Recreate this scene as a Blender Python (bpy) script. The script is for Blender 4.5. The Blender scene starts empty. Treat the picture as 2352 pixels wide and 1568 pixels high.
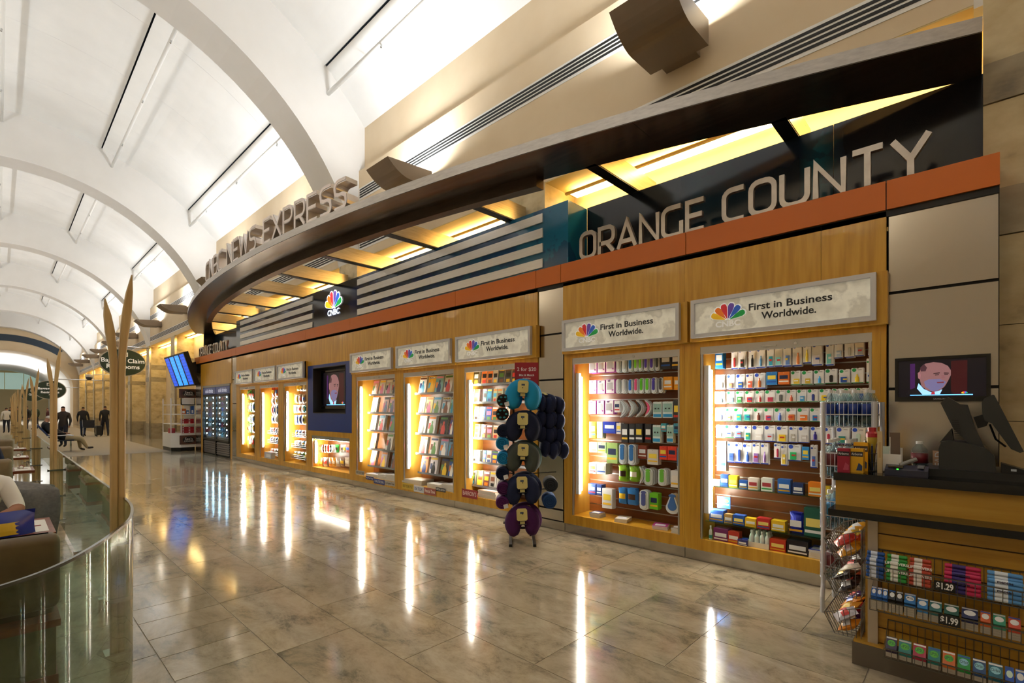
import bpy, bmesh, math, random
from mathutils import Vector, Matrix
RND = random.Random(11)
sc = bpy.context.scene
COL = sc.collection

# ---------------------------------------------------------------- camera
PW, PH = 2352.0, 1568.0
VP1, VP2, HY, CX = -3.0, 2248.0, 937.6, 1176.0        # vanishing points along / across the hall
FPX = math.sqrt((CX - VP1) * (VP2 - CX))
EYE = 1.6
ANG = math.atan((VP2 - CX) / FPX)
CA, SA = math.cos(ANG), math.sin(ANG)
cam_d = bpy.data.cameras.new('camera')
cam = bpy.data.objects.new('camera', cam_d)
COL.objects.link(cam)
cam.location = (0, 0, EYE)
cam.rotation_euler = (math.pi / 2, 0, ANG - math.pi / 2)
cam_d.sensor_width = 36.0
cam_d.lens = 36.0 * FPX / PW
cam_d.shift_y = (HY - PH / 2) / PW
cam_d.clip_start = 0.05
cam_d.clip_end = 300
sc.camera = cam
def ray(x, y):
    r = (x - CX) / FPX
    return (CA + r * SA, SA - r * CA, (HY - y) / FPX)
def Yx(px, X):
    d = ray(px, HY)
    return d[1] * X / d[0]
def Zx(px, py, X):
    d = ray(px, py)
    return EYE + d[2] * X / d[0]
def atZ(px, py, Z):
    d = ray(px, py)
    t = (Z - EYE) / d[2]
    return (d[0] * t, d[1] * t, Z)
def atY(px, py, Y):
    d = ray(px, py)
    t = Y / d[1]
    return (d[0] * t, Y, EYE + d[2] * t)

# ---------------------------------------------------------------- world, exposure
world = bpy.data.worlds.new('world')
sc.world = world
world.use_nodes = True
world.node_tree.nodes['Background'].inputs[0].default_value = (0.62, 0.74, 0.9, 1)
world.node_tree.nodes['Background'].inputs[1].default_value = 0.25
vs = sc.view_settings
vs.view_transform = 'Standard'
vs.look = 'None'
vs.exposure = 0.5
vs.gamma = 1.0
vs.use_curve_mapping = False
UPLIGHT_W = 88.0        # each wall uplight
STRIP_E = 10.0           # alcove strip emission
TUBE_E = 100.0            # cabinet tube emission

# ---------------------------------------------------------------- helpers
def lin(h):
    h = h.lstrip('#')
    o = []
    for i in (0, 2, 4):
        c = int(h[i:i + 2], 16) / 255
        o.append(c / 12.92 if c <= 0.04045 else ((c + 0.055) / 1.055) ** 2.4)
    return (o[0], o[1], o[2], 1)
MATS = {}
def mat(col, rough=0.5, metal=0.0, emit=0.0, coat=0.0, spec=0.5, trans=0.0):
    k = (col, rough, metal, emit, coat, spec, trans)
    if k in MATS:
        return MATS[k]
    m = bpy.data.materials.new('plain_' + col.lstrip('#'))
    m.use_nodes = True
    b = m.node_tree.nodes['Principled BSDF']
    b.inputs['Base Color'].default_value = lin(col)
    b.inputs['Roughness'].default_value = rough
    b.inputs['Metallic'].default_value = metal
    b.inputs['Coat Weight'].default_value = coat
    b.inputs['Specular IOR Level'].default_value = spec
    if emit:
        b.inputs['Emission Color'].default_value = lin(col)
        b.inputs['Emission Strength'].default_value = emit
    MATS[k] = m
    return m
def nmat(name, ramp, scale=(1, 1, 1), nscale=3.0, detail=6.0, rough=0.5, metal=0.0, coat=0.0, dist=0.0,
         rr=None, bump=0.0, nrough=0.55, emit=0.0, coords='Object'):
    """noise-driven procedural material: ramp = [(pos, hex), ...]"""
    m = bpy.data.materials.new(name)
    m.use_nodes = True
    nt = m.node_tree
    N, L = nt.nodes, nt.links
    b = N['Principled BSDF']
    tc = N.new('ShaderNodeTexCoord')
    mp = N.new('ShaderNodeMapping')
    mp.inputs['Scale'].default_value = scale
    nz = N.new('ShaderNodeTexNoise')
    nz.inputs['Scale'].default_value = nscale
    nz.inputs['Detail'].default_value = detail
    nz.inputs['Roughness'].default_value = nrough
    nz.inputs['Distortion'].default_value = dist
    cr = N.new('ShaderNodeValToRGB')
    el = cr.color_ramp.elements
    el[0].position, el[0].color = ramp[0][0], lin(ramp[0][1])
    el[1].position, el[1].color = ramp[-1][0], lin(ramp[-1][1])
    for p, c in ramp[1:-1]:
        e = el.new(p)
        e.color = lin(c)
    L.new(tc.outputs[coords], mp.inputs[0])
    L.new(mp.outputs[0], nz.inputs[0])
    L.new(nz.outputs['Fac'], cr.inputs[0])
    L.new(cr.outputs[0], b.inputs['Base Color'])
    b.inputs['Roughness'].default_value = rough
    b.inputs['Metallic'].default_value = metal
    b.inputs['Coat Weight'].default_value = coat
    if emit:
        L.new(cr.outputs[0], b.inputs['Emission Color'])
        b.inputs['Emission Strength'].default_value = emit
    if rr:
        mr = N.new('ShaderNodeMapRange')
        mr.inputs['To Min'].default_value, mr.inputs['To Max'].default_value = rr
        L.new(nz.outputs['Fac'], mr.inputs['Value'])
        L.new(mr.outputs[0], b.inputs['Roughness'])
    if bump:
        bp = N.new('ShaderNodeBump')
        bp.inputs['Strength'].default_value = bump
        bp.inputs['Distance'].default_value = 0.01
        L.new(nz.outputs['Fac'], bp.inputs['Height'])
        L.new(bp.outputs[0], b.inputs['Normal'])
    m['n'] = 1
    return m
def glass_mat(name, tint, refl=1.0, rough=0.0):
    m = bpy.data.materials.new(name)
    m.use_nodes = True
    nt = m.node_tree
    N, L = nt.nodes, nt.links
    N.remove(N['Principled BSDF'])
    out = N['Material Output']
    tr = N.new('ShaderNodeBsdfTransparent')
    tr.inputs[0].default_value = lin(tint)
    gl = N.new('ShaderNodeBsdfGlossy')
    gl.inputs['Roughness'].default_value = rough
    gl.inputs[0].default_value = (refl, refl, refl, 1)
    fr = N.new('ShaderNodeFresnel')
    ge = N.new('ShaderNodeNewGeometry')
    mrg = N.new('ShaderNodeMapRange')
    mrg.inputs['To Min'].default_value, mrg.inputs['To Max'].default_value = 1.5, 1 / 1.5
    L.new(ge.outputs['Backfacing'], mrg.inputs['Value'])
    L.new(mrg.outputs[0], fr.inputs[0])
    mx = N.new('ShaderNodeMixShader')
    L.new(fr.outputs[0], mx.inputs[0])
    L.new(tr.outputs[0], mx.inputs[1])
    L.new(gl.outputs[0], mx.inputs[2])
    L.new(mx.outputs[0], out.inputs[0])
    return m

class MB:
    """collects shapes into one mesh"""
    def __init__(s):
        s.v, s.f = [], []
    def add(s, v, f):
        o = len(s.v)
        s.v += [tuple(p) for p in v]
        s.f += [tuple(i + o for i in q) for q in f]
        return s
    def box(s, x0, x1, y0, y1, z0, z1):
        v = [(x, y, z) for z in (z0, z1) for y in (y0, y1) for x in (x0, x1)]
        return s.add(v, [(0, 2, 3, 1), (4, 5, 7, 6), (0, 1, 5, 4), (2, 6, 7, 3), (0, 4, 6, 2), (1, 3, 7, 5)])
    def rbox(s, x0, x1, y0, y1, z0, z1, b=0.01):
        """box with chamfered vertical-to-depth edges (profile in yz, extruded along x)"""
        p = [(y0 + b, z0), (y1 - b, z0), (y1, z0 + b), (y1, z1 - b), (y1 - b, z1), (y0 + b, z1), (y0, z1 - b), (y0, z0 + b)]
        return s.prism([(x0, a, c) for a, c in p], (x1 - x0, 0, 0))
    def prism(s, pts, vec):
        n = len(pts)
        v = list(pts) + [(p[0] + vec[0], p[1] + vec[1], p[2] + vec[2]) for p in pts]
        f = [tuple(range(n))[::-1], tuple(range(n, 2 * n))]
        f += [(i, (i + 1) % n, n + (i + 1) % n, n + i) for i in range(n)]
        return s.add(v, f)
    def tube(s, pts, r, n=6, cap=True, closed=False):
        P = [Vector(p) for p in pts]
        m = len(P)
        rs = r if isinstance(r, (list, tuple)) else [r] * m
        rings = []
        up = Vector((0, 0, 1))
        prev = None
        for i, p in enumerate(P):
            a = P[i - 1] if (i > 0 or closed) else P[i]
            b = P[(i + 1) % m] if (i < m - 1 or closed) else P[i]
            t = (b - a)
            if t.length < 1e-9:
                t = Vector((0, 0, 1))
            t.normalize()
            if prev is None:
                u = t.cross(up)
                if u.length < 1e-3:
                    u = t.cross(Vector((1, 0, 0)))
            else:
                u = prev - t * prev.dot(t)
                if u.length < 1e-6:
                    u = t.cross(up)
            u.normalize()
            prev = u
            w = t.cross(u)
            rings.append([p + (u * math.cos(2 * math.pi * k / n) + w * math.sin(2 * math.pi * k / n)) * rs[i] for k in range(n)])
        v = [q for rg in rings for q in rg]
        f = []
        for i in range(m if closed else m - 1):
            j = (i + 1) % m
            f += [(i * n + k, i * n + (k + 1) % n, j * n + (k + 1) % n, j * n + k) for k in range(n)]
        if cap and not closed:
            f += [tuple(range(n))[::-1], tuple((m - 1) * n + k for k in range(n))]
        return s.add(v, f)
    def cyl(s, a, b, r, n=12, r2=None):
        return s.tube([a, b], [r, r if r2 is None else r2], n)
    def lathe(s, c, prof, n=16, axis='z'):
        v, f = [], []
        for r, h in prof:
            for k in range(n):
                a = 2 * math.pi * k / n
                q = (r * math.cos(a), r * math.sin(a), h)
                if axis == 'x':
                    q = (h, q[0], q[1])
                elif axis == 'y':
                    q = (q[0], h, q[1])
                v.append((c[0] + q[0], c[1] + q[1], c[2] + q[2]))
        m = len(prof)
        for i in range(m - 1):
            f += [(i * n + k, i * n + (k + 1) % n, (i + 1) * n + (k + 1) % n, (i + 1) * n + k) for k in range(n)]
        f += [tuple(range(n))[::-1], tuple((m - 1) * n + k for k in range(n))]
        return s.add(v, f)
    def grid(s, rows):
        n = len(rows[0])
        v = [p for r in rows for p in r]
        f = [(i * n + k, i * n + k + 1, (i + 1) * n + k + 1, (i + 1) * n + k) for i in range(len(rows) - 1) for k in range(n - 1)]
        return s.add(v, f)
    def tri(s):
        return s
    def mesh(s, name):
        me = bpy.data.meshes.new(name)
        me.from_pydata(s.v, [], s.f)
        bm = bmesh.new()
        bm.from_mesh(me)
        bmesh.ops.recalc_face_normals(bm, faces=bm.faces)
        bm.to_mesh(me)
        bm.free()
        return me
    def build(s, name, m, parent=None, smooth=False, world=True):
        return link(name, s.mesh(name), m, parent, smooth, world)
def link(name, me, m, parent=None, smooth=False, world=True):
    o = bpy.data.objects.new(name, me)
    COL.objects.link(o)
    if m is not None and not me.materials:
        for q in (m if isinstance(m, (list, tuple)) else [m]):
            me.materials.append(q)
    if smooth:
        for p in me.polygons:
            p.use_smooth = True
    if parent is not None:
        o.parent = parent
        if world and parent.parent is None:
            o.matrix_parent_inverse = parent.matrix_basis.inverted()
    return o
def tag(o, label=None, cat=None, group=None, kind=None):
    if label:
        o['label'] = label
    if cat:
        o['category'] = cat
    if group:
        o['group'] = group
    if kind:
        o['kind'] = kind
    return o
def thing(name, label, cat, loc=(0, 0, 0), rz=0.0, group=None, kind=None, M=None):
    o = bpy.data.objects.new(name, None)
    COL.objects.link(o)
    o.empty_display_size = 0.05
    if M is not None:
        o.matrix_basis = M
    else:
        o.location = loc
        o.rotation_euler = (0, 0, rz)
    bpy_update(o)
    tag(o, label, cat, group, kind)
    return o
def bpy_update(o):
    pass
def copy_tree(o, M=None, parent=None):
    c = o.copy()
    COL.objects.link(c)
    c.parent = parent
    if M is not None:
        c.matrix_basis = M
    for ch in list(o.children):
        copy_tree(ch, None, c)
    return c
def WM(X, Y, Z, rz=0.0, tilt=0.0):
    """frame of a thing on the shop wall facing the hall: local x right (-Y), y up, z out (-X)"""
    m = Matrix(((0, 0, -1, X), (-1, 0, 0, Y), (0, 1, 0, Z), (0, 0, 0, 1)))
    if rz:
        m = m @ Matrix.Rotation(rz, 4, 'Y')
    if tilt:
        m = m @ Matrix.Rotation(tilt, 4, 'X')
    return m
ORD = ['first', 'second', 'third', 'fourth', 'fifth', 'sixth', 'seventh', 'eighth', 'ninth', 'tenth', 'eleventh', 'twelfth',
       'thirteenth', 'fourteenth', 'fifteenth', 'sixteenth', 'seventeenth', 'eighteenth', 'nineteenth', 'twentieth']
TXT = {}
def text_me(s, size=1.0, ext=0.0, bold=0.0, align='CENTER', sx=1.0):
    k = (s, size, ext, bold, align, sx)
    if k in TXT:
        return TXT[k]
    c = bpy.data.curves.new('lettering', 'FONT')
    c.body = s
    c.size = size
    c.extrude = ext
    c.offset = bold
    c.align_x = align
    c.align_y = 'CENTER'
    c.resolution_u = 3
    o = bpy.data.objects.new('lettering_tmp', c)
    COL.objects.link(o)
    dg = bpy.context.evaluated_depsgraph_get()
    me = bpy.data.meshes.new_from_object(o.evaluated_get(dg))
    bpy.data.objects.remove(o)
    me.name = 'lettering'
    if sx != 1.0:
        for v in me.vertices:
            v.co.x *= sx
    TXT[k] = me
    return me
def lettering(s, M, size, m, parent, ext=0.001, bold=0.0, align='CENTER', sx=1.0, name='lettering', world=False):
    """flat lettering as mesh; M is local to parent"""
    me = text_me(s, size, ext, bold, align, sx)
    if me.materials and me.materials[0] != m or not me.materials:
        if me.materials:
            me = me.copy()
            me.materials.clear()
        me.materials.append(m)
    o = bpy.data.objects.new(name, me)
    COL.objects.link(o)
    o.parent = parent
    if world and parent is not None and parent.parent is None:
        o.matrix_parent_inverse = parent.matrix_basis.inverted()
    o.matrix_basis = M
    return o
T = Matrix.Translation

# stroke letters (paths on a 1-high grid) for the big metal lettering
def arc(cx, cy, r, a0, a1, n=4):
    return [(cx + r * math.cos(math.radians(a0 + (a1 - a0) * i / n)), cy + r * math.sin(math.radians(a0 + (a1 - a0) * i / n))) for i in range(n + 1)]
def rr(w, r=0.24):
    return arc(w - r, 1 - r, r, 90, 0) + arc(w - r, r, r, 0, -90) + arc(r, r, r, 270, 180) + arc(r, 1 - r, r, 180, 90)
GLYPH = {
    'O': (0.66, [('c', rr(0.66))]),
    'R': (0.62, [('o', [(0, 0), (0, 1)] + arc(0.4, 0.78, 0.22, 90, 0) + arc(0.4, 0.62, 0.22, 0, -90) + [(0, 0.40)]), ('o', [(0.32, 0.40), (0.62, 0)])]),
    'A': (0.72, [('o', [(0, 0), (0.36, 1), (0.72, 0)]), ('o', [(0.12, 0.27), (0.6, 0.27)])]),
    'N': (0.66, [('o', [(0, 0), (0, 1), (0.66, 0), (0.66, 1)])]),
    'G': (0.66, [('o', [(0.64, 1)] + arc(0.24, 0.76, 0.24, 90, 180) + arc(0.24, 0.24, 0.24, 180, 270) + [(0.66, 0), (0.66, 0.46)])]),
    'E': (0.56, [('o', [(0.56, 1), (0, 1), (0, 0), (0.56, 0)]), ('o', [(0, 0.52), (0.5, 0.52)])]),
    'C': (0.6, [('o', [(0.6, 1)] + arc(0.24, 0.76, 0.24, 90, 180) + arc(0.24, 0.24, 0.24, 180, 270) + [(0.6, 0)])]),
    'U': (0.66, [('o', [(0, 1)] + arc(0.24, 0.24, 0.24, 180, 270) + arc(0.42, 0.24, 0.24, 270, 360) + [(0.66, 1)])]),
    'T': (0.66, [('o', [(0, 1), (0.66, 1)]), ('o', [(0.33, 1), (0.33, 0)])]),
    'Y': (0.72, [('o', [(0, 1), (0.36, 0.42), (0.72, 1)]), ('o', [(0.36, 0.42), (0.36, 0)])]),
    'B': (0.62, [('c', [(0, 0), (0, 1)] + arc(0.38, 0.77, 0.23, 90, 0) + [(0.56, 0.54), (0.62, 0.46)] + arc(0.38, 0.24, 0.24, 0, -90)), ('o', [(0, 0.52), (0.5, 0.52)])]),
    'W': (0.9, [('o', [(0, 1), (0.2, 0), (0.45, 0.85), (0.7, 0), (0.9, 1)])]),
    'S': (0.58, [('o', [(0.58, 1)] + arc(0.24, 0.77, 0.23, 90, 180) + [(0.05, 0.56), (0.2, 0.5), (0.42, 0.5), (0.55, 0.42)] + arc(0.36, 0.22, 0.22, 0, -90) + [(0, 0)])]),
    'X': (0.66, [('o', [(0, 0), (0.66, 1)]), ('o', [(0, 1), (0.66, 0)])]),
    'P': (0.6, [('o', [(0, 0), (0, 1)] + arc(0.37, 0.77, 0.23, 90, 0) + arc(0.37, 0.67, 0.23, 0, -90) + [(0, 0.44)])]),
}
def stroke(mb, path, closed, w, sx, sy, z0, z1, ox=0.0):
    """mitred ribbon of width w along a 2D path, thick from z0 to z1 (local x right, y up)"""
    P = [Vector((p[0] * sx + ox, w / 2 + p[1] * (sy - w))) for p in path]
    Q = [P[0]]
    for p in P[1:]:
        if (p - Q[-1]).length > 1e-4:
            Q.append(p)
    if closed and (Q[0] - Q[-1]).length < 1e-4:
        Q.pop()
    n = len(Q)
    Lf, Rt = [], []
    for i, p in enumerate(Q):
        a = Q[i - 1] if (i > 0 or closed) else None
        b = Q[(i + 1) % n] if (i < n - 1 or closed) else None
        d1 = (p - a).normalized() if a is not None else (b - p).normalized()
        d2 = (b - p).normalized() if b is not None else d1
        t = d1 + d2
        if t.length < 1e-3:
            t = d1
        t.normalize()
        nn = Vector((-t.y, t.x))
        k = max(0.45, nn.dot(Vector((-d1.y, d1.x))))
        off = nn * (w / 2 / k)
        Lf.append(p + off)
        Rt.append(p - off)
    v, f = [], []
    for i in range(n):
        for q in (Lf[i], Rt[i]):
            v.append((q.x, q.y, z1))
        for q in (Lf[i], Rt[i]):
            v.append((q.x, q.y, z0))
    for i in range(n if closed else n - 1):
        j = (i + 1) % n
        a, b = i * 4, j * 4
        f += [(a, a + 1, b + 1, b), (a + 2, b + 2, b + 3, a + 3), (a, b, b + 2, a + 2), (a + 1, a + 3, b + 3, b + 1)]
    if not closed:
        e = (n - 1) * 4
        f += [(0, 2, 3, 1), (e, e + 1, e + 3, e + 2)]
    mb.add(v, f)
# ---------------------------------------------------------------- surface materials
M_CEIL = nmat('white_plaster', [(0.3, '#ecebe8'), (0.7, '#f3f2ef')], nscale=1.2, rough=0.75)
M_RIB = nmat('rib_plaster', [(0.3, '#e6e4e0'), (0.7, '#edebe8')], nscale=1.0, rough=0.7)
M_TAN = nmat('tan_paint', [(0.3, '#d9c4a2'), (0.7, '#e0cdae')], nscale=1.5, rough=0.7)
M_STONE = nmat('limestone', [(0.25, '#8d7c5c'), (0.42, '#c0ab80'), (0.6, '#cfbd94'), (0.8, '#dccda8')], scale=(1, 1, 1.4), nscale=3.2, detail=9, rough=0.45, bump=0.15)
M_STONE2 = nmat('grey_limestone', [(0.25, '#6c6250'), (0.45, '#998b70'), (0.7, '#aa9d82')], scale=(1, 1, 1.6), nscale=3.5, detail=9, rough=0.45, bump=0.15)
M_GROUT = mat('#6f6453', 0.8)
M_FLOORBASE = mat('#9a8d78', 0.6)
M_FLOOR2 = nmat('polished_limestone_far', [(0.3, '#8b7d66'), (0.5, '#a89a80'), (0.7, '#b9ab92')], scale=(1, 0.5, 1), nscale=2.0, detail=9, rough=0.13)
M_CARPET = nmat('grey_carpet', [(0.3, '#8a8070'), (0.7, '#aba08c')], nscale=60, detail=3, rough=0.95, bump=0.4)
M_STEEL = nmat('brushed_steel', [(0.2, '#b4afa9'), (0.8, '#bab5af')], scale=(1, 1.2, 1.2), nscale=1.1, detail=1, rough=0.2, metal=1.0, bump=0.5)
M_STEELH = nmat('brushed_steel_beam', [(0.3, '#b0a48c'), (0.7, '#c8bda4')], scale=(2, 30, 30), nscale=2, detail=4, rough=0.3, metal=1.0, rr=(0.24, 0.36))
M_BRONZE = nmat('dark_bronze_metal', [(0.3, '#5d5147'), (0.7, '#6f6257')], scale=(10, 1, 10), nscale=2, rough=0.3, metal=0.85, rr=(0.16, 0.28))
M_SCONCE = mat('#8f7e6c', 0.4, 0.2)
M_WHITE = mat('#efeeea', 0.5)
M_DARK = mat('#121110', 0.6)
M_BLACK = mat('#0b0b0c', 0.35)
M_CHROME = mat('#c9c9c9', 0.12, 1.0)
M_WIRE = mat('#9a9a9c', 0.35, 0.9)
M_STRIP = mat('#ffe39a', 0.5, 0, STRIP_E)
M_TUBE = mat('#fff8e6', 0.5, 0, TUBE_E)
def tile_mat(i, base):
    k = base
    m = nmat('polished_limestone_%d' % i, [(0.36, k[0]), (0.46, k[1]), (0.55, k[2]), (0.7, k[3])], scale=(1.5, 0.8, 1), nscale=1.9 + 0.3 * i, detail=14, rough=0.1, dist=0.35, rr=(0.06, 0.13), nrough=0.78)
    m.node_tree.nodes['Mapping'].inputs['Location'].default_value = (i * 7.3, i * 3.1, i * 1.7)
    return m
TILES = [tile_mat(0, ('#645d52', '#92866f', '#a99a82', '#b6a78e')), tile_mat(1, ('#726957', '#9d8f77', '#ad9e86', '#b9ab93')),
         tile_mat(2, ('#5a554c', '#857a67', '#a0927c', '#afa189')), tile_mat(3, ('#786e5c', '#a3957d', '#b2a48c', '#beb19a'))]

# ---------------------------------------------------------------- floor
flo = MB().box(-6, 7.2, -6, 100, -0.12, -0.003).build('floor', M_FLOORBASE)
tag(flo, 'polished beige limestone tile floor of the concourse', None, kind='structure')
JX = [0.17, 0.71, 1.25, 1.775, 2.31, 2.85, 3.42, 3.97, 4.51, 5.08]
FIX = {1: [3.41, 3.79, 4.14, 4.5, 4.84, 5.5], 3: [5.25], 4: [2.01], 5: [2.01], 6: [2.01], 7: [0.92], 8: [0.92, 2.0]}
g = 0.0035
tile_cache = {}
for s in range(len(JX) - 1):
    y = -1.6 - RND.random() * 0.5
    cuts = [y]
    fx = sorted(FIX.get(s, []))
    while y < 21.7:
        st = RND.choice([0.62, 0.78, 0.92, 1.05, 1.2, 1.35])
        nx = [q for q in fx if y + 0.25 < q < y + st + 0.35]
        y = nx[0] if nx else y + st
        cuts.append(min(y, 21.74))
    for a, b in zip(cuts[:-1], cuts[1:]):
        if b - a < 0.05:
            continue
        o = MB().box(JX[s] + g, JX[s + 1] - g, a + g, b - g, -0.02, 0.0).build('tile', RND.choice(TILES), flo)
        o['kind'] = 'structure'
        del o['kind']
side = MB().box(-6, 0.17 - g, -6, 21.74, -0.02, -0.0).build('dining_floor', nmat('dining_floor_stone', [(0.3, '#8c8878'), (0.7, '#b3ae9c')], nscale=3, rough=0.3), flo)
far = MB().box(4.4, 7.2, 21.75, 100, -0.02, 0).build('border_paving', M_FLOOR2, flo)
MB().box(5.085, 7.2, -6, 21.745, -0.02, 0).build('paving_under_shop', M_FLOOR2, flo)
MB().box(0.17, 5.08, -6, -2.1, -0.02, 0).build('near_paving', M_FLOOR2, flo)
crp = MB().box(-6, 4.4 - g, 21.75, 100, -0.02, 0.004).build('carpet', M_CARPET, flo)

# ---------------------------------------------------------------- ceiling: ribs, vault panels, slots, pipes
VC, VR = (0.15, 3.14), 7.12
RC, RR = (0.42, 3.81), 5.1
ceil = MB().box(-8, 8, -12, 100, 10.9, 11.0).build('ceiling', M_DARK)
tag(ceil, 'white barrel vault ceiling carried by arched ribs', None, kind='structure')
RIB0, RIBD, RIBW = 9.78, 10.65, 0.9
XR, XL = 5.56, -4.72
ribs = [RIB0 + RIBD * k for k in range(-2, 6)]
def vz(x):
    return VC[1] + math.sqrt(max(0.01, VR * VR - (x - VC[0]) ** 2))
def rz_(x):
    return RC[1] + math.sqrt(max(0.0, RR * RR - (x - RC[0]) ** 2))
for k, y0 in enumerate(ribs):
    mb = MB()
    n = 48
    a0 = math.acos((5.42 - RC[0]) / RR)
    a1 = math.acos((-4.58 - RC[0]) / RR)
    low = [(RC[0] + RR * math.cos(a0 + (a1 - a0) * i / n), RC[1] + RR * math.sin(a0 + (a1 - a0) * i / n)) for i in range(n + 1)]
    low = [(5.6, low[0][1])] + low + [(-4.75, low[-1][1])]
    rows = []
    for yy in (y0, y0 + RIBW):
        rows.append([(x, yy, z) for x, z in low])
    top = [[(x, yy, vz(x) + 0.06) for x, z in low] for yy in (y0, y0 + RIBW)]
    mb.grid([top[0], rows[0], rows[1], top[1]])
    mb.build('rib', M_RIB, ceil)
SLOT = [40.7, 18.9, -2.6, -24.5, -42.0]           # slot positions, degrees from vertical
HALF = 1.5                                        # half slot strip width, degrees
GAPD = 0.28
edges = [math.degrees(math.asin((XR - VC[0]) / VR))]
for d in SLOT:
    edges += [d + HALF, d - HALF]
edges.append(-math.degrees(math.asin((VC[0] - XL) / VR)))
def vpt(d, y, r=VR):
    a = math.radians(d)
    return (VC[0] + r * math.sin(a), y, VC[1] + r * math.cos(a))
bays = [(ribs[i] + RIBW, ribs[i + 1]) for i in range(len(ribs) - 1)]
for bi, (ya, yb) in enumerate(bays):
    for i in range(len(edges) - 1):
        d0, d1 = edges[i], edges[i + 1]
        strip = i % 2 == 1
        e0 = d0 - (GAPD / 2 if i > 0 else 0)
        e1 = d1 + (GAPD / 2 if i < len(edges) - 2 else 0)
        n = 2 if strip else 8
        parts = [(ya, yb)]
        if not strip:
            q = (yb - ya) / 4
            parts = [(ya + q * j + (0.002 if j else 0), ya + q * (j + 1) - (0.002 if j < 3 else 0)) for j in range(4)] if bi in (1, 2, 3) else [(ya, yb)]
        for (p, q) in parts:
            rows = [[vpt(e0 + (e1 - e0) * j / n, yy, VR + (0.03 if strip else 0)) for j in range(n + 1)] for yy in (p, q)]
            rows2 = [[vpt(e0 + (e1 - e0) * j / n, yy, VR + 0.08) for j in range(n + 1)] for yy in (p, q)]
            mb = MB()
            mb.grid(rows)
            mb.grid(rows2)
            mb.grid([rows[0], rows2[0]])
            mb.grid([rows[1], rows2[1]])
            mb.grid([[rows[0][0], rows[1][0]], [rows2[0][0], rows2[1][0]]])
            mb.grid([[rows[0][-1], rows[1][-1]], [rows2[0][-1], rows2[1][-1]]])
            mb.build('slot_strip' if strip else 'vault_panel', M_CEIL, ceil, smooth=False)
    for d in SLOT:
        a = vpt(d + 1.8, ya, VR - 0.35)
        b = vpt(d + 1.8, yb, VR - 0.35)
        pp = MB().cyl(a, b, 0.042, 10).build('sprinkler_pipe', M_WHITE, ceil, smooth=True)
        mb = MB()
        for j in range(4):
            yy = ya + (yb - ya) * (j + 0.5) / 4
            mb.cyl(vpt(d + 1.8, yy, VR - 0.35), vpt(d + 1.8, yy, VR + 0.02), 0.007, 5)
        mb.build('hanger_rod', M_WHITE, pp)
        if bi in (1, 2, 3):
            mb = MB()
            for j in range(3):
                yy = ya + (yb - ya) * (j + 0.6) / 3.3
                c = vpt(d + 1.8, yy, VR - 0.35)
                mb.cyl((c[0], c[1], c[2]), (c[0] - 0.02, c[1], c[2] - 0.1), 0.018, 6)
            mb.build('sprinkler_head', M_CHROME, pp)

# ---------------------------------------------------------------- right wall: headers, pilasters, alcoves, vents
WR = MB().box(6.12, 6.4, -6, 90, -0.02, 4.85).build('wall_right', M_TAN)
tag(WR, 'limestone and tan painted wall behind the shop with lit alcoves', None, kind='structure')
mb = MB()
mb.prism([(5.42, -6, 4.85), (5.42, -6, 6.77), (5.56, -6, 6.77), (5.56, -6, 7.95), (6.4, -6, 7.95), (6.4, -6, 4.85)], (0, 96, 0))
hdr = mb.build('header', M_TAN, WR)
PILC = [4.9 + 5.325 * k for k in range(-2, 16)]
for k, c in enumerate(PILC):
    zb = 3.3 if 0.5 < c < 20.5 else 0.0
    if k >= 1 and c < 60:
        courses = [(0.0, 0.82, 2), (0.82, 2.02, 0), (2.02, 3.0, 0), (3.0, 3.22, 2), (3.22, 3.62, 0), (3.62, 3.86, 2), (3.86, 4.85, 0)]
        if k == 1:
            courses = [(0, 0.82, 2), (0.82, 1.5, 0), (1.5, 2.25, 0), (2.25, 2.95, 0), (2.95, 3.32, 2), (3.32, 4.0, 0), (4.0, 4.32, 2), (4.32, 4.85, 0)]
        for (a, b, t) in courses:
            if b <= zb:
                continue
            a = max(a, zb)
            MB().box(5.40 if t < 2 else 5.385, 6.125, c - 0.4, c + 0.4, a + 0.003, b - 0.003).build('stone_block', M_STONE2 if t == 2 else M_STONE, WR)
        MB().box(5.43, 6.12, c - 0.38, c + 0.38, zb, 4.85).build('pilaster_core', M_GROUT, WR)
        if c > 22:
            MB().box(5.375, 5.46, c - 0.425, c - 0.395, 0.0, 4.85).build('steel_corner_strip', M_CHROME, WR)
    else:
        MB().box(5.40, 6.12, c - 0.4, c + 0.4, 0, 4.85).build('pilaster', M_STONE, WR)
for i in range(len(PILC) - 1):
    a, b = PILC[i] + 0.4, PILC[i + 1] - 0.4
    MB().box(5.422, 6.118, a, b, 4.835, 4.849).build('alcove_soffit', mat('#d8bd7c', 0.6), WR)
    MB().box(5.78, 5.98, a + 0.15, b - 0.15, 4.75, 4.785).build('strip_light', M_STRIP, WR)
    MB().box(5.74, 5.78, a + 0.1, b - 0.1, 4.735, 4.765).build('strip_light_lip', mat('#caa95f', 0.5), WR)
    if a > 19:
        MB().box(6.02, 6.12, a, b, 0, 0.82).build('wainscot', M_STONE2, WR)
for bi, (ya, yb) in enumerate(bays):
    mid = (ya + yb) / 2
    for zc, hh, lo in ((6.25, 0.13, 0), (5.16, 0.13, 1)):
        v = MB().box(5.414, 5.424, ya + 0.02, yb - 0.02, zc - hh, zc + hh).build('air_vent', M_WHITE, WR)
        for s in range(4):
            z = zc - hh + 0.04 + s * (2 * hh - 0.05) / 4
            MB().box(5.409, 5.415, ya + 0.05, yb - 0.05, z, z + 0.03).build('vent_slot', M_DARK, v)

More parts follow.
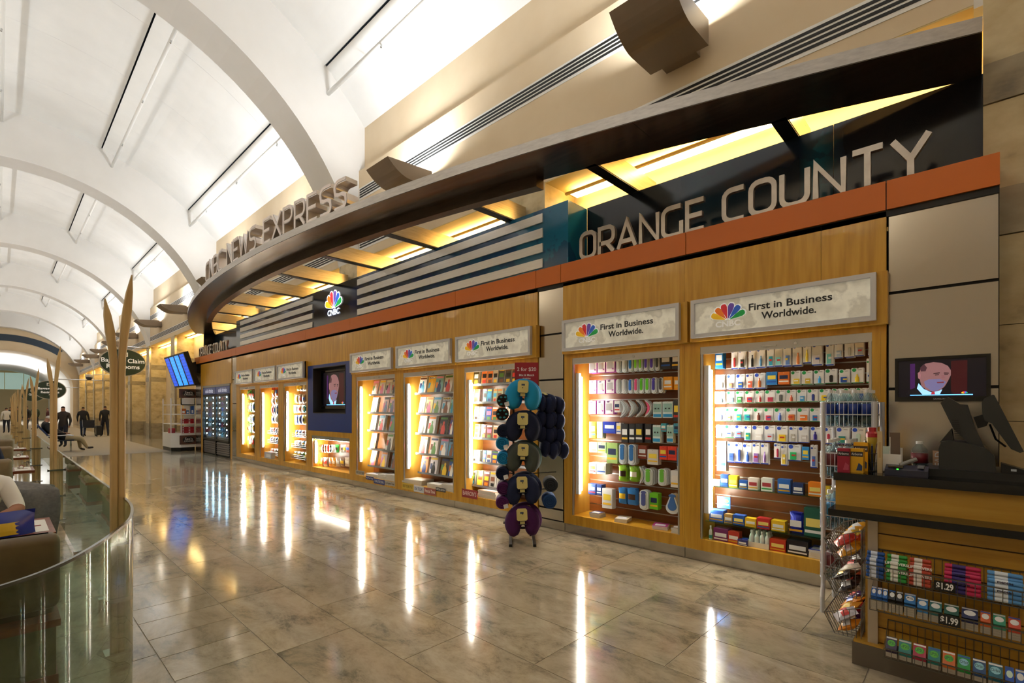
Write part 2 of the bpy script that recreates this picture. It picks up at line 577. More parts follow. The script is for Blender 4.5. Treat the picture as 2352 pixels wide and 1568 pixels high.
# ---------------------------------------------------------------- left wall (mostly out of sight), kept plain
WL = MB().box(-5.6, -4.9, -6, 90, -0.02, 4.85).build('wall_left', mat('#e3d8c2', 0.6))
tag(WL, 'limestone wall on the far side of the dining area', None, kind='structure')
MB().prism([(-4.58, -6, 4.85), (-4.58, -6, 6.77), (-4.72, -6, 6.77), (-4.72, -6, 8.4), (-5.6, -6, 8.4), (-5.6, -6, 4.85)], (0, 96, 0)).build('header', M_TAN, WL)
WN = MB().box(-5.6, 6.4, -6.2, -6, -0.02, 10.9).build('wall_near', M_TAN)
tag(WN, 'plain tan wall closing the hall behind the camera', None, kind='structure')

# ---------------------------------------------------------------- wall uplights
def sconce(y, left=False, lab=''):
    t = WL if left else thing('wall_uplight', lab, 'wall light', (5.42, y, 5.5), 0, 'curved bronze uplights along the hall')
    und = [(4.40 + .9 * q / 16, 5.50 + .235 * max(0.0, 1 - q / 8) ** 2 + .025 * max(0.0, q / 8 - 1)) for q in range(17)]
    prof = und + [(5.30, 5.80), (5.22, 5.80), (5.22, 5.62), (4.8, 5.60), (4.62, 5.64), (4.5, 5.75)]
    fx = (lambda x: x) if not left else (lambda x: 0.84 - x)
    MB().prism([(fx(x), y - 0.33, z) for x, z in prof], (0, 0.66, 0)).build('shell', M_SCONCE, t)
    for s in (-1, 1):
        pr2 = und + [(5.30, 5.80)]
        MB().prism([(fx(x), y + s * 0.335 - 0.006, z) for x, z in pr2], (0, 0.012, 0)).build('end_plate', M_SCONCE, t)
    MB().box(*sorted((fx(5.28), fx(5.425))), y - 0.2, y + 0.2, 5.53, 5.76).build('wall_bracket', M_SCONCE, t)
    ld = bpy.data.lights.new('uplight_lamp', 'AREA')
    ld.shape = 'RECTANGLE'
    ld.size, ld.size_y = 0.5, 0.6
    ld.energy = UPLIGHT_W
    ld.color = (0.93, 0.965, 1.0)
    lo = bpy.data.objects.new('lamp', ld)
    COL.objects.link(lo)
    lo.location = (fx(4.98), y, 5.70)
    lo.rotation_euler = (math.pi, (0.12 if not left else -0.12), 0)
    lo.parent = t
    lo.matrix_parent_inverse = t.matrix_basis.inverted()
    return t
slab = {2: 'large curved bronze uplight high above the right end of the shop',
        3: 'curved bronze uplight showing above the canopy beside the tall white lettering'}
cnt = 0
for bi, (ya, yb) in enumerate(bays):
    mid = (ya + yb) / 2
    for s in (-1, 1):
        y = mid + s * 2.45
        if y > -2:
            cnt += 1
            lab = {1: 'large curved bronze uplight high above the right end of the shop', 2: 'curved bronze uplight above the canopy, second from the right end of the shop'}.get(
                cnt, 'curved bronze wall uplight, %s of its row counted from the right' % (ORD[cnt - 1] if cnt <= 20 else 'last'))
            sconce(y, False, lab)
        if -9 < y < 60:
            sconce(y, True)

# ---------------------------------------------------------------- far end of the hall
YE = ribs[-1] + RIBW
we = MB()
n = 40
inner = [(0.42 + 4.6 * math.cos(math.pi * i / n), 3.6 + 3.3 * math.sin(math.pi * i / n)) for i in range(n + 1)]
pts_o = [(5.6, 0.0)] + [(5.6, 3.6)] * 1
mbw = MB()
rows_in = [(5.02, 0)] + inner + [(-4.18, 0)]
rows_out = [(5.6, 0)] + [(0.42 + 7.0 * math.cos(math.pi * i / n), 3.6 + 7.2 * math.sin(math.pi * i / n)) for i in range(n + 1)] + [(-5.0, 0)]
mbw.grid([[(x, YE + 0.1, z) for x, z in rows_in], [(x, YE + 0.1, z) for x, z in rows_out]])
mbw.grid([[(x, YE + 0.1, z) for x, z in rows_in], [(x, YE + 3.0, z) for x, z in rows_in]])
wfar = mbw.build('wall_far', M_TAN)
tag(wfar, 'arched portal wall at the far end of the hall', None, kind='structure')
mbw = MB()
band = [[(0.42 + r * math.cos(math.radians(a)), YE + 0.04, 3.6 + (r - 1.0) * math.sin(math.radians(a))) for a in range(48, 133, 3)] for r in (5.15, 5.75)]
mbw.grid(band)
mbw.build('dark_glass_band', mat('#26384a', 0.2), wfar)
mbw = MB()
mbw.grid([[(x, YE + 3.0, z) for x, z in rows_in], [(x, 99.0, z) for x, z in rows_in]])
mbw.build('inner_vault', M_CEIL, wfar, smooth=True)
wn = MB().box(-4.5, 5.4, 98.6, 98.9, 0, 7.2).build('window_1', mat('#d0b98a', 0.7))
tag(wn, 'greenish arched window over the end wall', None, kind='structure')
for i in range(4):
    MB().box(-3.2 + i * 1.9, -3.2 + i * 1.9 + 1.82, 98.52, 98.6, 4.3, 6.6).build('pane', mat('#8fa89c', 0.2, 0, 0.5), wn)
lamp = bpy.data.lights.new('far_hall_fill', 'AREA')  # added fill light with no fixture, brightens the dark far end
lamp.size, lamp.size_y, lamp.shape, lamp.energy = 6, 14, 'RECTANGLE', 800
lo = bpy.data.objects.new('far_hall_fill', lamp)
COL.objects.link(lo)
lo.location = (0.4, YE + 12, 5.6)
lo.rotation_euler = (math.pi, 0, 0)
lo.parent = wfar
# ================================================================ the shop front
S = 5.07
M_WOOD = nmat('maple_veneer', [(0.3, '#bb8722'), (0.5, '#cc982c'), (0.72, '#d8a63a')], scale=(4, 9, 0.7), nscale=2.2, detail=5, rough=0.32, coat=0.15, rr=(0.26, 0.36))
M_WOODIN = nmat('maple_inside', [(0.3, '#c9983a'), (0.7, '#d8aa48')], scale=(4, 8, 0.6), nscale=2.0, rough=0.4)
M_BACK = nmat('brown_slatwall', [(0.3, '#6b3a17'), (0.7, '#7f481f')], scale=(1, 0.6, 8), nscale=3, rough=0.35)
M_ORANGE = mat('#d06a04', 0.42)
M_BLUE = mat('#0f3486', 0.35)
M_ALU = mat('#b9b7b4', 0.3, 0.9)
M_PAPER = mat('#dcd8d0', 0.7)
M_CARD = mat('#f2f2f2', 0.45)

sf = MB().box(S + 0.47, 5.62, 0.0, 21.1, 0.0, 3.2).build('wall_storefront', M_DARK)
tag(sf, 'built-in shop front of maple panels, steel strips and an orange band', None, kind='structure')
Z_KICK, Z_SILL, Z_OPEN, Z_SIGN0, Z_SIGN1, Z_OB, Z_OT = 0.115, 0.235, 2.24, 2.33, 2.72, 3.235, 3.475
def yy(px):
    return Yx(px, S)
# orange band
ob = [2298.3, 2036, 1577, 1290, 1233, 1048, 806, 704.5, 640.5, 543, 532, 492, 460, 448.2]
for a, b in zip(ob[:-1], ob[1:]):
    MB().box(S - 0.02, S + 0.3, yy(a) + 0.004, yy(b) - 0.004, Z_OB + 0.004, Z_OT).build('orange_panel', M_ORANGE, sf)
MB().box(S, S + 0.29, yy(2296), yy(449), Z_OB - 0.05, Z_OT - 0.01).build('band_core', M_DARK, sf)
# kick plates
kp = [2290, 2037, 1572, 1296, 1236, 1043, 808, 707, 543]
for a, b in zip(kp[:-1], kp[1:]):
    MB().box(S + 0.015, S + 0.06, yy(a) + 0.003, yy(b) - 0.003, 0.0, Z_KICK - 0.004).build('kick_plate', M_STEEL, sf)
MB().box(S + 0.015, S + 0.06, yy(543) + 0.003, yy(532), 0, Z_KICK).build('kick_plate', M_STEEL, sf)
# steel panels
def steel_col(a, b, cuts, x=S):
    for z0, z1 in cuts:
        MB().box(x + 0.012, x + 0.04, yy(a) + 0.006, yy(b) - 0.006, z0 + 0.012, z1 - 0.012).build('steel_panel', M_STEEL, sf)
    MB().box(x + 0.04, x + 0.4, yy(a), yy(b), 0.0, Z_OB).build('panel_core', M_DARK, sf)
steel_col(2296, 2039, [(0.115, 0.95), (0.95, 1.76), (1.76, 2.55), (2.55, 3.225)])
steel_col(1293, 1236, [(0.115, 0.27), (0.27, 1.3), (1.3, 1.98), (1.98, 2.585), (2.585, 3.225)])
steel_col(543, 532.5, [(0.115, 0.9), (0.9, 1.75), (1.75, 2.5), (2.5, 3.225)])
steel_col(461, 449, [(0.0, 0.9), (0.9, 1.75), (1.75, 2.5), (2.5, 3.225)])
# maple panels above the cabinets
def wood_top(cuts, z0=Z_OPEN + 0.07):
    for a, b in zip(cuts[:-1], cuts[1:]):
        MB().box(S + 0.0, S + 0.03, yy(a) + 0.0015, yy(b) - 0.0015, z0, Z_OB - 0.006).build('maple_panel', M_WOOD, sf)
wood_top([2036, 1886, 1572, 1293])
wood_top([1235, 1205, 1000, 808])
wood_top([808, 707], 2.6)
wood_top([707, 543])
wood_top([532, 495, 461], 2.4)
# recessed dark fascias and blue centre fascia with metal stripes
def print_mat(name, stops, blot, rough=0.14):
    """printed fascia: colour runs along the wall with map-like blots"""
    m = bpy.data.materials.new(name)
    m.use_nodes = True
    N, L = m.node_tree.nodes, m.node_tree.links
    b = N['Principled BSDF']
    tc = N.new('ShaderNodeTexCoord')
    sx = N.new('ShaderNodeSeparateXYZ')
    mr = N.new('ShaderNodeMapRange')
    mr.inputs['From Min'].default_value, mr.inputs['From Max'].default_value = stops[0][0], stops[-1][0]
    cr = N.new('ShaderNodeValToRGB')
    el = cr.color_ramp.elements
    span = stops[-1][0] - stops[0][0]
    el[0].position, el[0].color = 0, lin(stops[0][1])
    el[1].position, el[1].color = 1, lin(stops[-1][1])
    for p, c in stops[1:-1]:
        e = el.new((p - stops[0][0]) / span)
        e.color = lin(c)
    nz = N.new('ShaderNodeTexNoise')
    nz.inputs['Scale'].default_value = 1.5
    nz.inputs['Detail'].default_value = 8
    st = N.new('ShaderNodeValToRGB')
    st.color_ramp.elements[0].position, st.color_ramp.elements[1].position = 0.535, 0.545
    mx = N.new('ShaderNodeMix')
    mx.data_type = 'RGBA'
    mx.inputs['B'].default_value = lin(blot)
    L.new(tc.outputs['Object'], sx.inputs[0])
    L.new(sx.outputs['Y'], mr.inputs['Value'])
    L.new(mr.outputs[0], cr.inputs[0])
    L.new(tc.outputs['Object'], nz.inputs[0])
    L.new(nz.outputs['Fac'], st.inputs[0])
    mul = N.new('ShaderNodeMath')
    mul.operation = 'MULTIPLY'
    mul.inputs[1].default_value = 0.55
    L.new(st.outputs[0], mul.inputs[0])
    L.new(mul.outputs[0], mx.inputs['Factor'])
    L.new(cr.outputs[0], mx.inputs['A'])
    L.new(mx.outputs['Result'], b.inputs['Base Color'])
    b.inputs['Roughness'].default_value = rough
    return m
M_FASC = print_mat('blue_map_print', [(3.8, '#1c6f92'), (4.6, '#1d5f82'), (6.5, '#163a58'), (9.0, '#12161f'), (11.0, '#101622'), (14.0, '#14263c'), (16.7, '#2c4a63')], '#1a2f63')
M_FASCB = print_mat('black_map_print', [(-0.1, '#0d0d12'), (0.9, '#15151a'), (1.15, '#14505f'), (1.3, '#121a24'), (2.3, '#0f2c3a'), (2.7, '#101418'), (3.85, '#0a0b10')], '#162133')
M_FASCL = print_mat('slate_map_print', [(16.6, '#3c4650'), (18.5, '#333c46'), (20.6, '#173048')], '#2a3947')
Z_FT = 4.29
YC0, YC1 = yy(1305), yy(543)
MB().box(S, S + 0.42, YC0, YC1, Z_OT, Z_FT).build('blue_fascia', M_FASC, sf)
for (a, b, mm) in ((Yx(2274, 5.49), Yx(1915, 5.49), M_FASCB), (Yx(1915, 5.49) + 0.004, Yx(1349, 5.49), M_FASCB)):
    MB().box(5.49, 5.56, a, b, Z_OT - 0.2, 4.305).build('dark_fascia', mm, sf)
MB().box(5.49, 5.56, YC1, 20.45, Z_OT - 0.2, 4.305).build('slate_fascia', M_FASCL, sf)
MB().box(S + 0.1, 5.56, 20.42, 20.52, Z_OT, 4.30).build('end_return', M_DARK, sf)
for z0, z1 in ((4.11, 4.228), (3.905, 4.03), (3.707, 3.825), (3.5, 3.62)):
    for a, b in ((1248, 990), (990, 822), (719, 553)):
        MB().box(S - 0.02, S, yy(a) + 0.002, yy(b) - 0.002, z0, z1).build('metal_stripe', nmat('satin_aluminium_%d_%d' % (a, int(z0 * 1000)), [(0.3, '#e2dfd9'), (0.7, '#ece9e3')], scale=(2, 1, 30), nscale=2, rough=0.38, metal=0.25), sf)

# ---------------------------------------------------------------- peacock emblem
FEA = [('#f4c020', 66), ('#ee7a22', 40), ('#d92f3a', 15), ('#6a4aa6', -13), ('#2f62c4', -39), ('#19a04b', -66)]
def emblem(parent, M, size, bg=True, emit=0.0, word=True, wordcol='#e4e1da', dark=False):
    """six-feather fan emblem with the word beneath; local x right, y up"""
    if bg:
        mb = MB()
        for c, a in FEA:
            pts = feather(a, size, 1.13)
            mb.prism([(p[0], p[1], 0.0) for p in pts], (0, 0, 0.002))
        o = mb.build('emblem_outline', mat('#f4f4f2', 0.4, 0, emit * 1.2), parent, world=False)
        o.matrix_basis = M
    for c, a in FEA:
        pts = feather(a, size, 1.0)
        o = MB().prism([(p[0], p[1], 0.003) for p in pts], (0, 0, 0.0015)).build('feather', mat(c, 0.4, 0, emit), parent, world=False)
        o.matrix_basis = M
    if word:
        lettering('CNBC', M @ T((0, -size * 0.17, 0.002)), size * 0.38, mat(wordcol, 0.4, 0, emit), parent, 0.001, size * 0.012, sx=1.15)
def feather(a, s, k):
    ar = math.radians(a)
    d = (-math.sin(ar), math.cos(ar))
    q = (d[1], -d[0])
    L, W = s * 0.82, s * 0.145
    c = (-math.sin(ar) * s * 0.05, s * 0.02)
    base = [(0.1, 0.1), (0.55, 0.75), (0.78, 1.0), (0.93, 0.85), (1.0, 0.42), (1.0, -0.42), (0.93, -0.85), (0.78, -1.0), (0.55, -0.75), (0.1, -0.1)]
    out = []
    for t, w in base:
        tt = (t - 0.55) * (1 + (k - 1) * 1.2) + 0.55
        ww = w * k * 1.02 if k == 1 else w * 1.22
        out.append((c[0] + d[0] * L * tt + q[0] * W * ww, c[1] + d[1] * L * tt + q[1] * W * ww))
    return out
es = thing('illuminated_emblem', 'glowing white-edged six-feather emblem in the middle of the blue fascia', 'sign', M=WM(S, yy(767), 3.72))
emblem(es, T((0, 0.06, 0.012)), 0.46, True, 0.9, True, '#eaf3ff')

# ---------------------------------------------------------------- canopy ring, tube, beams
CCX, CCY, CR = 33.4, 10.2, 30.3
def ring_pt(y, r):
    return (CCX - math.sqrt(r * r - (y - CCY) ** 2), y)
cn = thing('curved_canopy', 'curved bronze metal canopy ring arching out over the shop front', 'canopy', (4.0, 10.2, 4.3))
ys = [-0.02 + (20.46 + 0.02) * i / 60 for i in range(61)]
JT = [0, 7, 22, 40, 54, 60]
for j0, j1 in zip(JT[:-1], JT[1:]):
    mb = MB()
    sl = ys[j0:j1 + 1]
    sl = [sl[0] + 0.002] + sl[1:-1] + [sl[-1] - 0.002]
    sec = []
    for y in sl:
        o = ring_pt(y, CR)
        i = ring_pt(y, CR - 0.63)
        sec.append([(o[0], y, 4.41), (o[0], y, 4.30), (i[0], y, 4.30), (i[0], y, 4.41), (o[0], y, 4.41)])
    mb.grid(sec)
    mb.add(sec[0][:4], [(0, 1, 2, 3)])
    mb.add(sec[-1][:4], [(0, 1, 2, 3)])
    mb.build('ring_segment', M_BRONZE, cn)
mb = MB()
for j0, j1 in zip(JT[:-1], JT[1:]):
    pass
fas = []
for y in ys:
    o = ring_pt(y, CR + 0.004)
    fas.append([(o[0], y, 4.415), (o[0], y, 4.305)])
MB().grid(fas).build('rim', nmat('rim_steel', [(0.3, '#a39e98'), (0.7, '#b5b0aa')], scale=(20, 1, 20), nscale=2, rough=0.35, metal=0.85), cn)
sec = []
for i in range(41):
    y = 3.7 + (16.7 - 3.7) * i / 40
    o = ring_pt(y, CR - 0.47)
    q = ring_pt(y, CR - 0.60)
    sec.append([(o[0], y, 4.3), (o[0], y, 4.165), (q[0], y, 4.165), (q[0], y, 4.3), (o[0], y, 4.3)])
mb = MB().grid(sec)
mb.add(sec[0][:4], [(0, 1, 2, 3)])
mb.add(sec[-1][:4], [(0, 1, 2, 3)])
mb.build('lower_tube', M_BRONZE, cn)
for k in range(-2, 9):
    y = 4.83 + 1.77 * k
    x0 = ring_pt(y, CR - 0.55)[0]
    x1 = 5.36 if (k % 3 == 0) else 5.95
    if k == 0 or k == 3 or k == 6:
        x1 = 5.36
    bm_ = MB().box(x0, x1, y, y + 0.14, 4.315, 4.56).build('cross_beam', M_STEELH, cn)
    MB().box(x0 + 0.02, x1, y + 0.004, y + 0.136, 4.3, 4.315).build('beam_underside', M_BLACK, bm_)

# letters along the canopy
def big_letter(ch, h, w, depth, faceinset=0.0):
    wd, strokes = GLYPH[ch]
    mb = MB()
    for j, (kind, path) in enumerate(strokes):
        stroke(mb, path, kind == 'c', w, h, h, -.001 * j, depth + .001 * j)
    return mb, wd * h
M_LFACE = mat('#f2e6e2', 0.3)
M_LRET = mat('#d6cec8', 0.3, 0.75)
sg = thing('channel_letter_sign', 'tall open-faced metal channel letters standing along the top of the canopy', 'sign', (3.1, 9.4, 4.41))
msg = 'CNBC NEWS EXPRESS'
H = 0.45
tot = sum((GLYPH[c][0] * H + 0.085) if c != ' ' else 0.24 for c in msg)
# start/end on the ring read from the photograph
y_start, y_end = 12.62, 6.34
f = (y_start - y_end) / tot
y = y_start
for c in msg:
    if c == ' ':
        y -= 0.24 * f
        continue
    w = GLYPH[c][0] * H
    yc = y - w * f / 2
    ox = ring_pt(yc, CR - 0.03)[0]
    ang = math.asin((yc - CCY) / CR)
    M = WM(ox, yc, 4.412, -ang) @ T((-w * f / 2, 0, 0)) @ Matrix.Diagonal((f, 1, 1, 1))
    mb, _ = big_letter(c, H, 0.062, -0.19)
    lt = mb.build('letter', M_LRET, sg, world=True)
    lt.matrix_basis = M
    mb = MB()
    for j, (kind, path) in enumerate(GLYPH[c][1]):
        stroke(mb, path, kind == 'c', 0.046, H, H, 0.002, 0.006 - .001 * j)
    fo = mb.build('letter_face', M_LFACE, lt)
    y -= (w + 0.085) * f
# the two place-name signs on the ledge
M_SATIN = nmat('satin_letter_metal', [(0.3, '#a79f96'), (0.7, '#b9b1a8')], nscale=8, rough=0.35, metal=0.8)
def place_sign(pa, pb, X, label):
    t = thing('letter_sign', label, 'sign', (X, Yx(pa, X), Z_OT))
    msg = 'ORANGE COUNTY'
    H = 0.36
    ya, yb = Yx(pa, X), Yx(pb, X)
    tot = sum((GLYPH[c][0] * H + 0.075) if c != ' ' else 0.16 for c in msg) - 0.075
    f = (ya - yb) / tot
    y = ya
    for c in msg:
        if c == ' ':
            y -= 0.16 * f
            continue
        w = GLYPH[c][0] * H
        mb = MB()
        for j, (kind, path) in enumerate(GLYPH[c][1]):
            stroke(mb, path, kind == 'c', 0.052, H, H, -0.05 + .001 * j, -.001 * j)
        o = mb.build('letter', M_SATIN, t)
        o.matrix_basis = WM(X, y, Z_OT + 0.002) @ Matrix.Diagonal((f, 1, 1, 1))
        y -= (w + 0.075) * f
place_sign(1334, 2134, 5.12, 'large satin metal lettering on the dark fascia at the right end of the shop')
place_sign(457, 522, 5.10, 'satin metal lettering on the ledge at the far left end of the shop')

# ---------------------------------------------------------------- lightbox signs
M_SIGN = nmat('backlit_map_print', [(0.3, '#a8a18c'), (0.51, '#d8d2be'), (0.55, '#b9b29e'), (0.75, '#dfd9c6')], nscale=2.2, detail=8, rough=0.35, emit=0.22)
SIGNF = mat('#c8c8cc', 0.35, 0.3)
def lightbox(pa, pb, label, big=1.0, group='lightbox signs over the cabinets'):
    X = 4.945
    ya, yb = Yx(pa, X), Yx(pb, X)
    W = ya - yb
    z0, z1 = 2.325, 2.715
    t = thing('lightbox_sign', label, 'sign', group=group, M=WM(X + 0.05, (ya + yb) / 2, z0))
    h = z1 - z0
    w = W / 2
    b = 0.038
    MB().box(-w + 0.01, w - 0.01, 0.01, h - 0.01, -0.03, 0.018).build('panel', M_SIGN, t, world=False)
    for a in ((-w, w, 0, b), (-w, w, h - b, h), (-w, -w + b, b, h - b), (w - b, w, b, h - b)):
        MB().box(a[0], a[1], a[2], a[3], -0.03, 0.05).build('frame_bar', SIGNF, t, world=False)
    ex = -w + W * 0.235
    emblem(t, T((ex, h * 0.37, 0.02)), min(0.2, 0.13 * W + 0.02), True, 0.12, True, '#f4f1ea')
    for txt, zz, fw in (('First in Business', 0.62, 0.44), ('Worldwide.', 0.38, 0.29)):
        o = lettering(txt, T((W * 0.08, h * zz, 0.02)), 0.092, mat('#26231f', 0.5), t, 0.001, 0.0018)
        xs = [v.co.x for v in o.data.vertices]
        k = fw * W / (max(xs) - min(xs))
        o.matrix_basis = o.matrix_basis @ Matrix.Diagonal((k, 1.0 if k > 0.8 else 0.85, 1, 1))
        o['kind'] = 'stuff'
    MB().box(S - 0.075, S - 0.002, yb - (0.07 if pa != 635 else 0.0), ya + 0.03, z0 - 0.03, z1 + 0.01).build('wood_backing', M_WOOD, t)
    return t
lightbox(1586, 2012, 'widest framed lightbox sign with feather emblem, over the rightmost cabinet')
lightbox(1290, 1559, 'framed lightbox sign with feather emblem over the phone accessory cabinet')
lightbox(1045, 1217, 'framed lightbox sign with feather emblem over the book cabinet')
lightbox(908, 1033, 'framed lightbox sign with feather emblem over the middle magazine cabinet')
lightbox(803, 898, 'framed lightbox sign with feather emblem over the magazine cabinet beside the blue panel')
lightbox(635, 695, 'framed lightbox sign over the snack cabinet next to the blue panel')
lightbox(582, 631, 'framed lightbox sign over the middle snack cabinet')
lightbox(538, 578.5, 'small framed lightbox sign over the snack cabinet nearest the drinks cooler')

# ---------------------------------------------------------------- display cabinets
M_LIP = mat('#3a3a3e', 0.3, 0.5)
def cabinet(pa, pb, po, pq, label, depth=0.40, slats=False, z0=Z_SILL, z1=Z_OPEN, lamp=(0.55, 2.0), top=True, name='display_cabinet', woodm=None, zt=None):
    """pa,pb: outer edges; po,pq: opening edges in photo pixels along the face"""
    wm = woodm or M_WOOD
    ya, yb, yo, yq = yy(pa), yy(pb), yy(po), yy(pq)
    zt = zt or Z_OPEN + 0.07
    t = thing(name, label, 'cabinet', (S, (ya + yb) / 2, 0), 0, 'lit maple display cabinets')
    MB().box(S, S + depth + 0.02, yo, ya - 0.001, Z_KICK, zt).build('stile', wm, t)
    rc = min(0.075, (yq - yb) * 0.6)
    MB().box(S, S + depth + 0.02, yb + 0.001, yq - rc, Z_KICK, zt).build('side_post', wm, t)
    MB().box(S, S + 0.03, yq - rc + 0.0005, yq, z0, z1).build('stile', wm, t)
    MB().box(S, S + depth, yq - rc, yo, Z_KICK, z0).build('sill', wm, t)
    MB().box(S, S + depth, yq - rc, yo, z1, zt).build('head_rail', wm, t)
    XB = S + depth
    if slats:
        n = int((z1 - z0) / 0.1016)
        for i in range(n):
            a = z0 + i * (z1 - z0) / n
            MB().box(XB - 0.022, XB, yq - rc + 0.009, yo - 0.009, a + 0.006, a + (z1 - z0) / n - 0.006).build('slat', M_BACK, t)
        for i in range(n + 1):
            a = z0 + i * (z1 - z0) / n
            MB().box(XB - 0.012, XB - 0.004, yq - rc + 0.009, yo - 0.009, max(z0, a - 0.006), min(z1, a + 0.006)).build('slat_channel', M_ALU, t)
        MB().box(XB, XB + 0.015, yq - rc, yo, z0, z1).build('back_panel', M_BACK, t)
    else:
        MB().box(XB - 0.02, XB + 0.015, yq - rc, yo, z0, z1).build('back_panel', M_WOODIN if depth > 0.45 else M_BACK, t)
    for y_ in (yo - 0.008, yq - rc):
        MB().box(S + 0.031, XB - 0.022, y_, y_ + 0.008, z0, z1).build('side_panel', M_WOODIN, t)
    # shutter housing and side guides
    tr = MB().box(S + 0.004, S + 0.05, yq + 0.001, yo - 0.001, z1 - 0.075, z1).build('shutter_housing', M_ALU, t)
    MB().box(S - 0.012, S + 0.004, (yo + yq) / 2 - 0.0, (yo + yq) / 2 + 0.13, z1 - 0.05, z1 - 0.038).build('pull_handle', M_CHROME, tr)
    MB().cyl((S - 0.006, (yo + yq) / 2 - 0.16, z1 - 0.04), (S + 0.006, (yo + yq) / 2 - 0.16, z1 - 0.04), 0.014, 12).build('lock', M_CHROME, tr)
    for y_ in (yo - 0.022, yq + 0.004):
        MB().box(S + 0.004, S + 0.028, y_, y_ + 0.018, z0, z1 - 0.075).build('shutter_guide', M_ALU, t)
    # vertical lamp tubes just inside the opening
    for y_ in ((yo - 0.05),) + ((yq - 0.03,) if rc > 0.06 else ()):
        MB().box(S + 0.05, S + 0.10, y_ - 0.02 if y_ > (yo + yq) / 2 else y_ - 0.028, y_ + 0.028 if y_ > (yo + yq) / 2 else y_ + 0.02, lamp[0] - 0.05, lamp[1] + 0.05).build('lamp_holder', M_WHITE, t)
        s_ = -1 if y_ > (yo + yq) / 2 else 1
        MB().cyl((S + 0.085, y_ + s_ * 0.032, lamp[0]), (S + 0.085, y_ + s_ * 0.032, lamp[1]), 0.014, 8).build('lamp_tube', M_TUBE, t)
    if z1 > 1.5 and top:
        MB().box(S + 0.05, XB, yq - rc, yo, z1 - 0.012, z1).build('cabinet_ceiling', M_WOODIN, t)
    t['yo'], t['yq'], t['XB'] = yo, yq, XB
    return t
CABS = {}
CABS['A'] = cabinet(1572, 2036, 1608, 2003, 'widest lit maple cabinet filled with toiletries and medicines', slats=True)
CABS['B'] = cabinet(1296, 1572, 1314, 1561, 'lit maple cabinet of phone accessories between steel strip and toiletries cabinet', slats=True)
CABS['M3'] = cabinet(1044, 1235, 1066, 1214, 'lit maple cabinet of paperback books behind the neck pillow stand', depth=0.42)
CABS['M2'] = cabinet(908, 1044, 926, 1042, 'lit maple cabinet of magazines, the wider of the two', depth=0.42)
CABS['M1'] = cabinet(808, 908, 818, 907, 'lit maple cabinet of magazines beside the blue panel', depth=0.42)
CABS['L3'] = cabinet(642, 707, 651, 704, 'lit maple snack cabinet touching the blue panel', depth=0.44)
CABS['L2'] = cabinet(587, 642, 596, 639.5, 'lit maple snack cabinet, middle of the far three', depth=0.44)
CABS['L1'] = cabinet(543, 587, 550.5, 585.5, 'lit maple snack cabinet nearest the drinks cooler', depth=0.44)
CABS['T'] = cabinet(707, 808, 716, 803, 'low lit maple case of jerky and gifts under the blue panel', depth=0.42, z1=0.97, lamp=(0.36, 0.80), name='low_display_case', zt=1.085)
MB().box(S + 0.06, S + 0.09, yy(802), yy(718), 0.885, 0.893).build('lamp_tube', mat('#fff6e0', .5, 0, 40.0), CABS['T'])

# blue panel with recessed screen
bp = thing('blue_panel', 'bright blue panel around a recessed screen in the shop front', 'panel', (S, yy(757), 1.085))
ya, yb = yy(707), yy(808)
r0, r1, q0, q1 = yy(719.5), yy(794), 1.49, 2.535
MB().box(S - 0.003, S + 0.03, yb + 0.002, ya - 0.002, 1.085, q0).build('lower_board', M_BLUE, bp)
MB().box(S - 0.003, S + 0.03, yb + 0.002, ya - 0.002, q1, 2.6).build('upper_board', M_BLUE, bp)
MB().box(S - 0.003, S + 0.03, r0, ya - 0.002, q0, q1).build('side_board', M_BLUE, bp)
MB().box(S - 0.003, S + 0.03, yb + 0.002, r1, q0, q1).build('side_board', M_BLUE, bp)
mb = MB()
for a in ((r1, r0, q0, q0 + 0.012), (r1, r0, q1 - 0.012, q1), (r1, r1 + 0.012, q0, q1), (r0 - 0.012, r0, q0, q1)):
    mb.box(S - 0.01, S + 0.2, a[0], a[1], a[2], a[3])
mb.build('recess_frame', mat('#4a453d', 0.35, 0.6), bp)
MB().box(S + 0.2, S + 0.22, r1, r0, q0, q1).build('recess_back', M_DARK, bp)

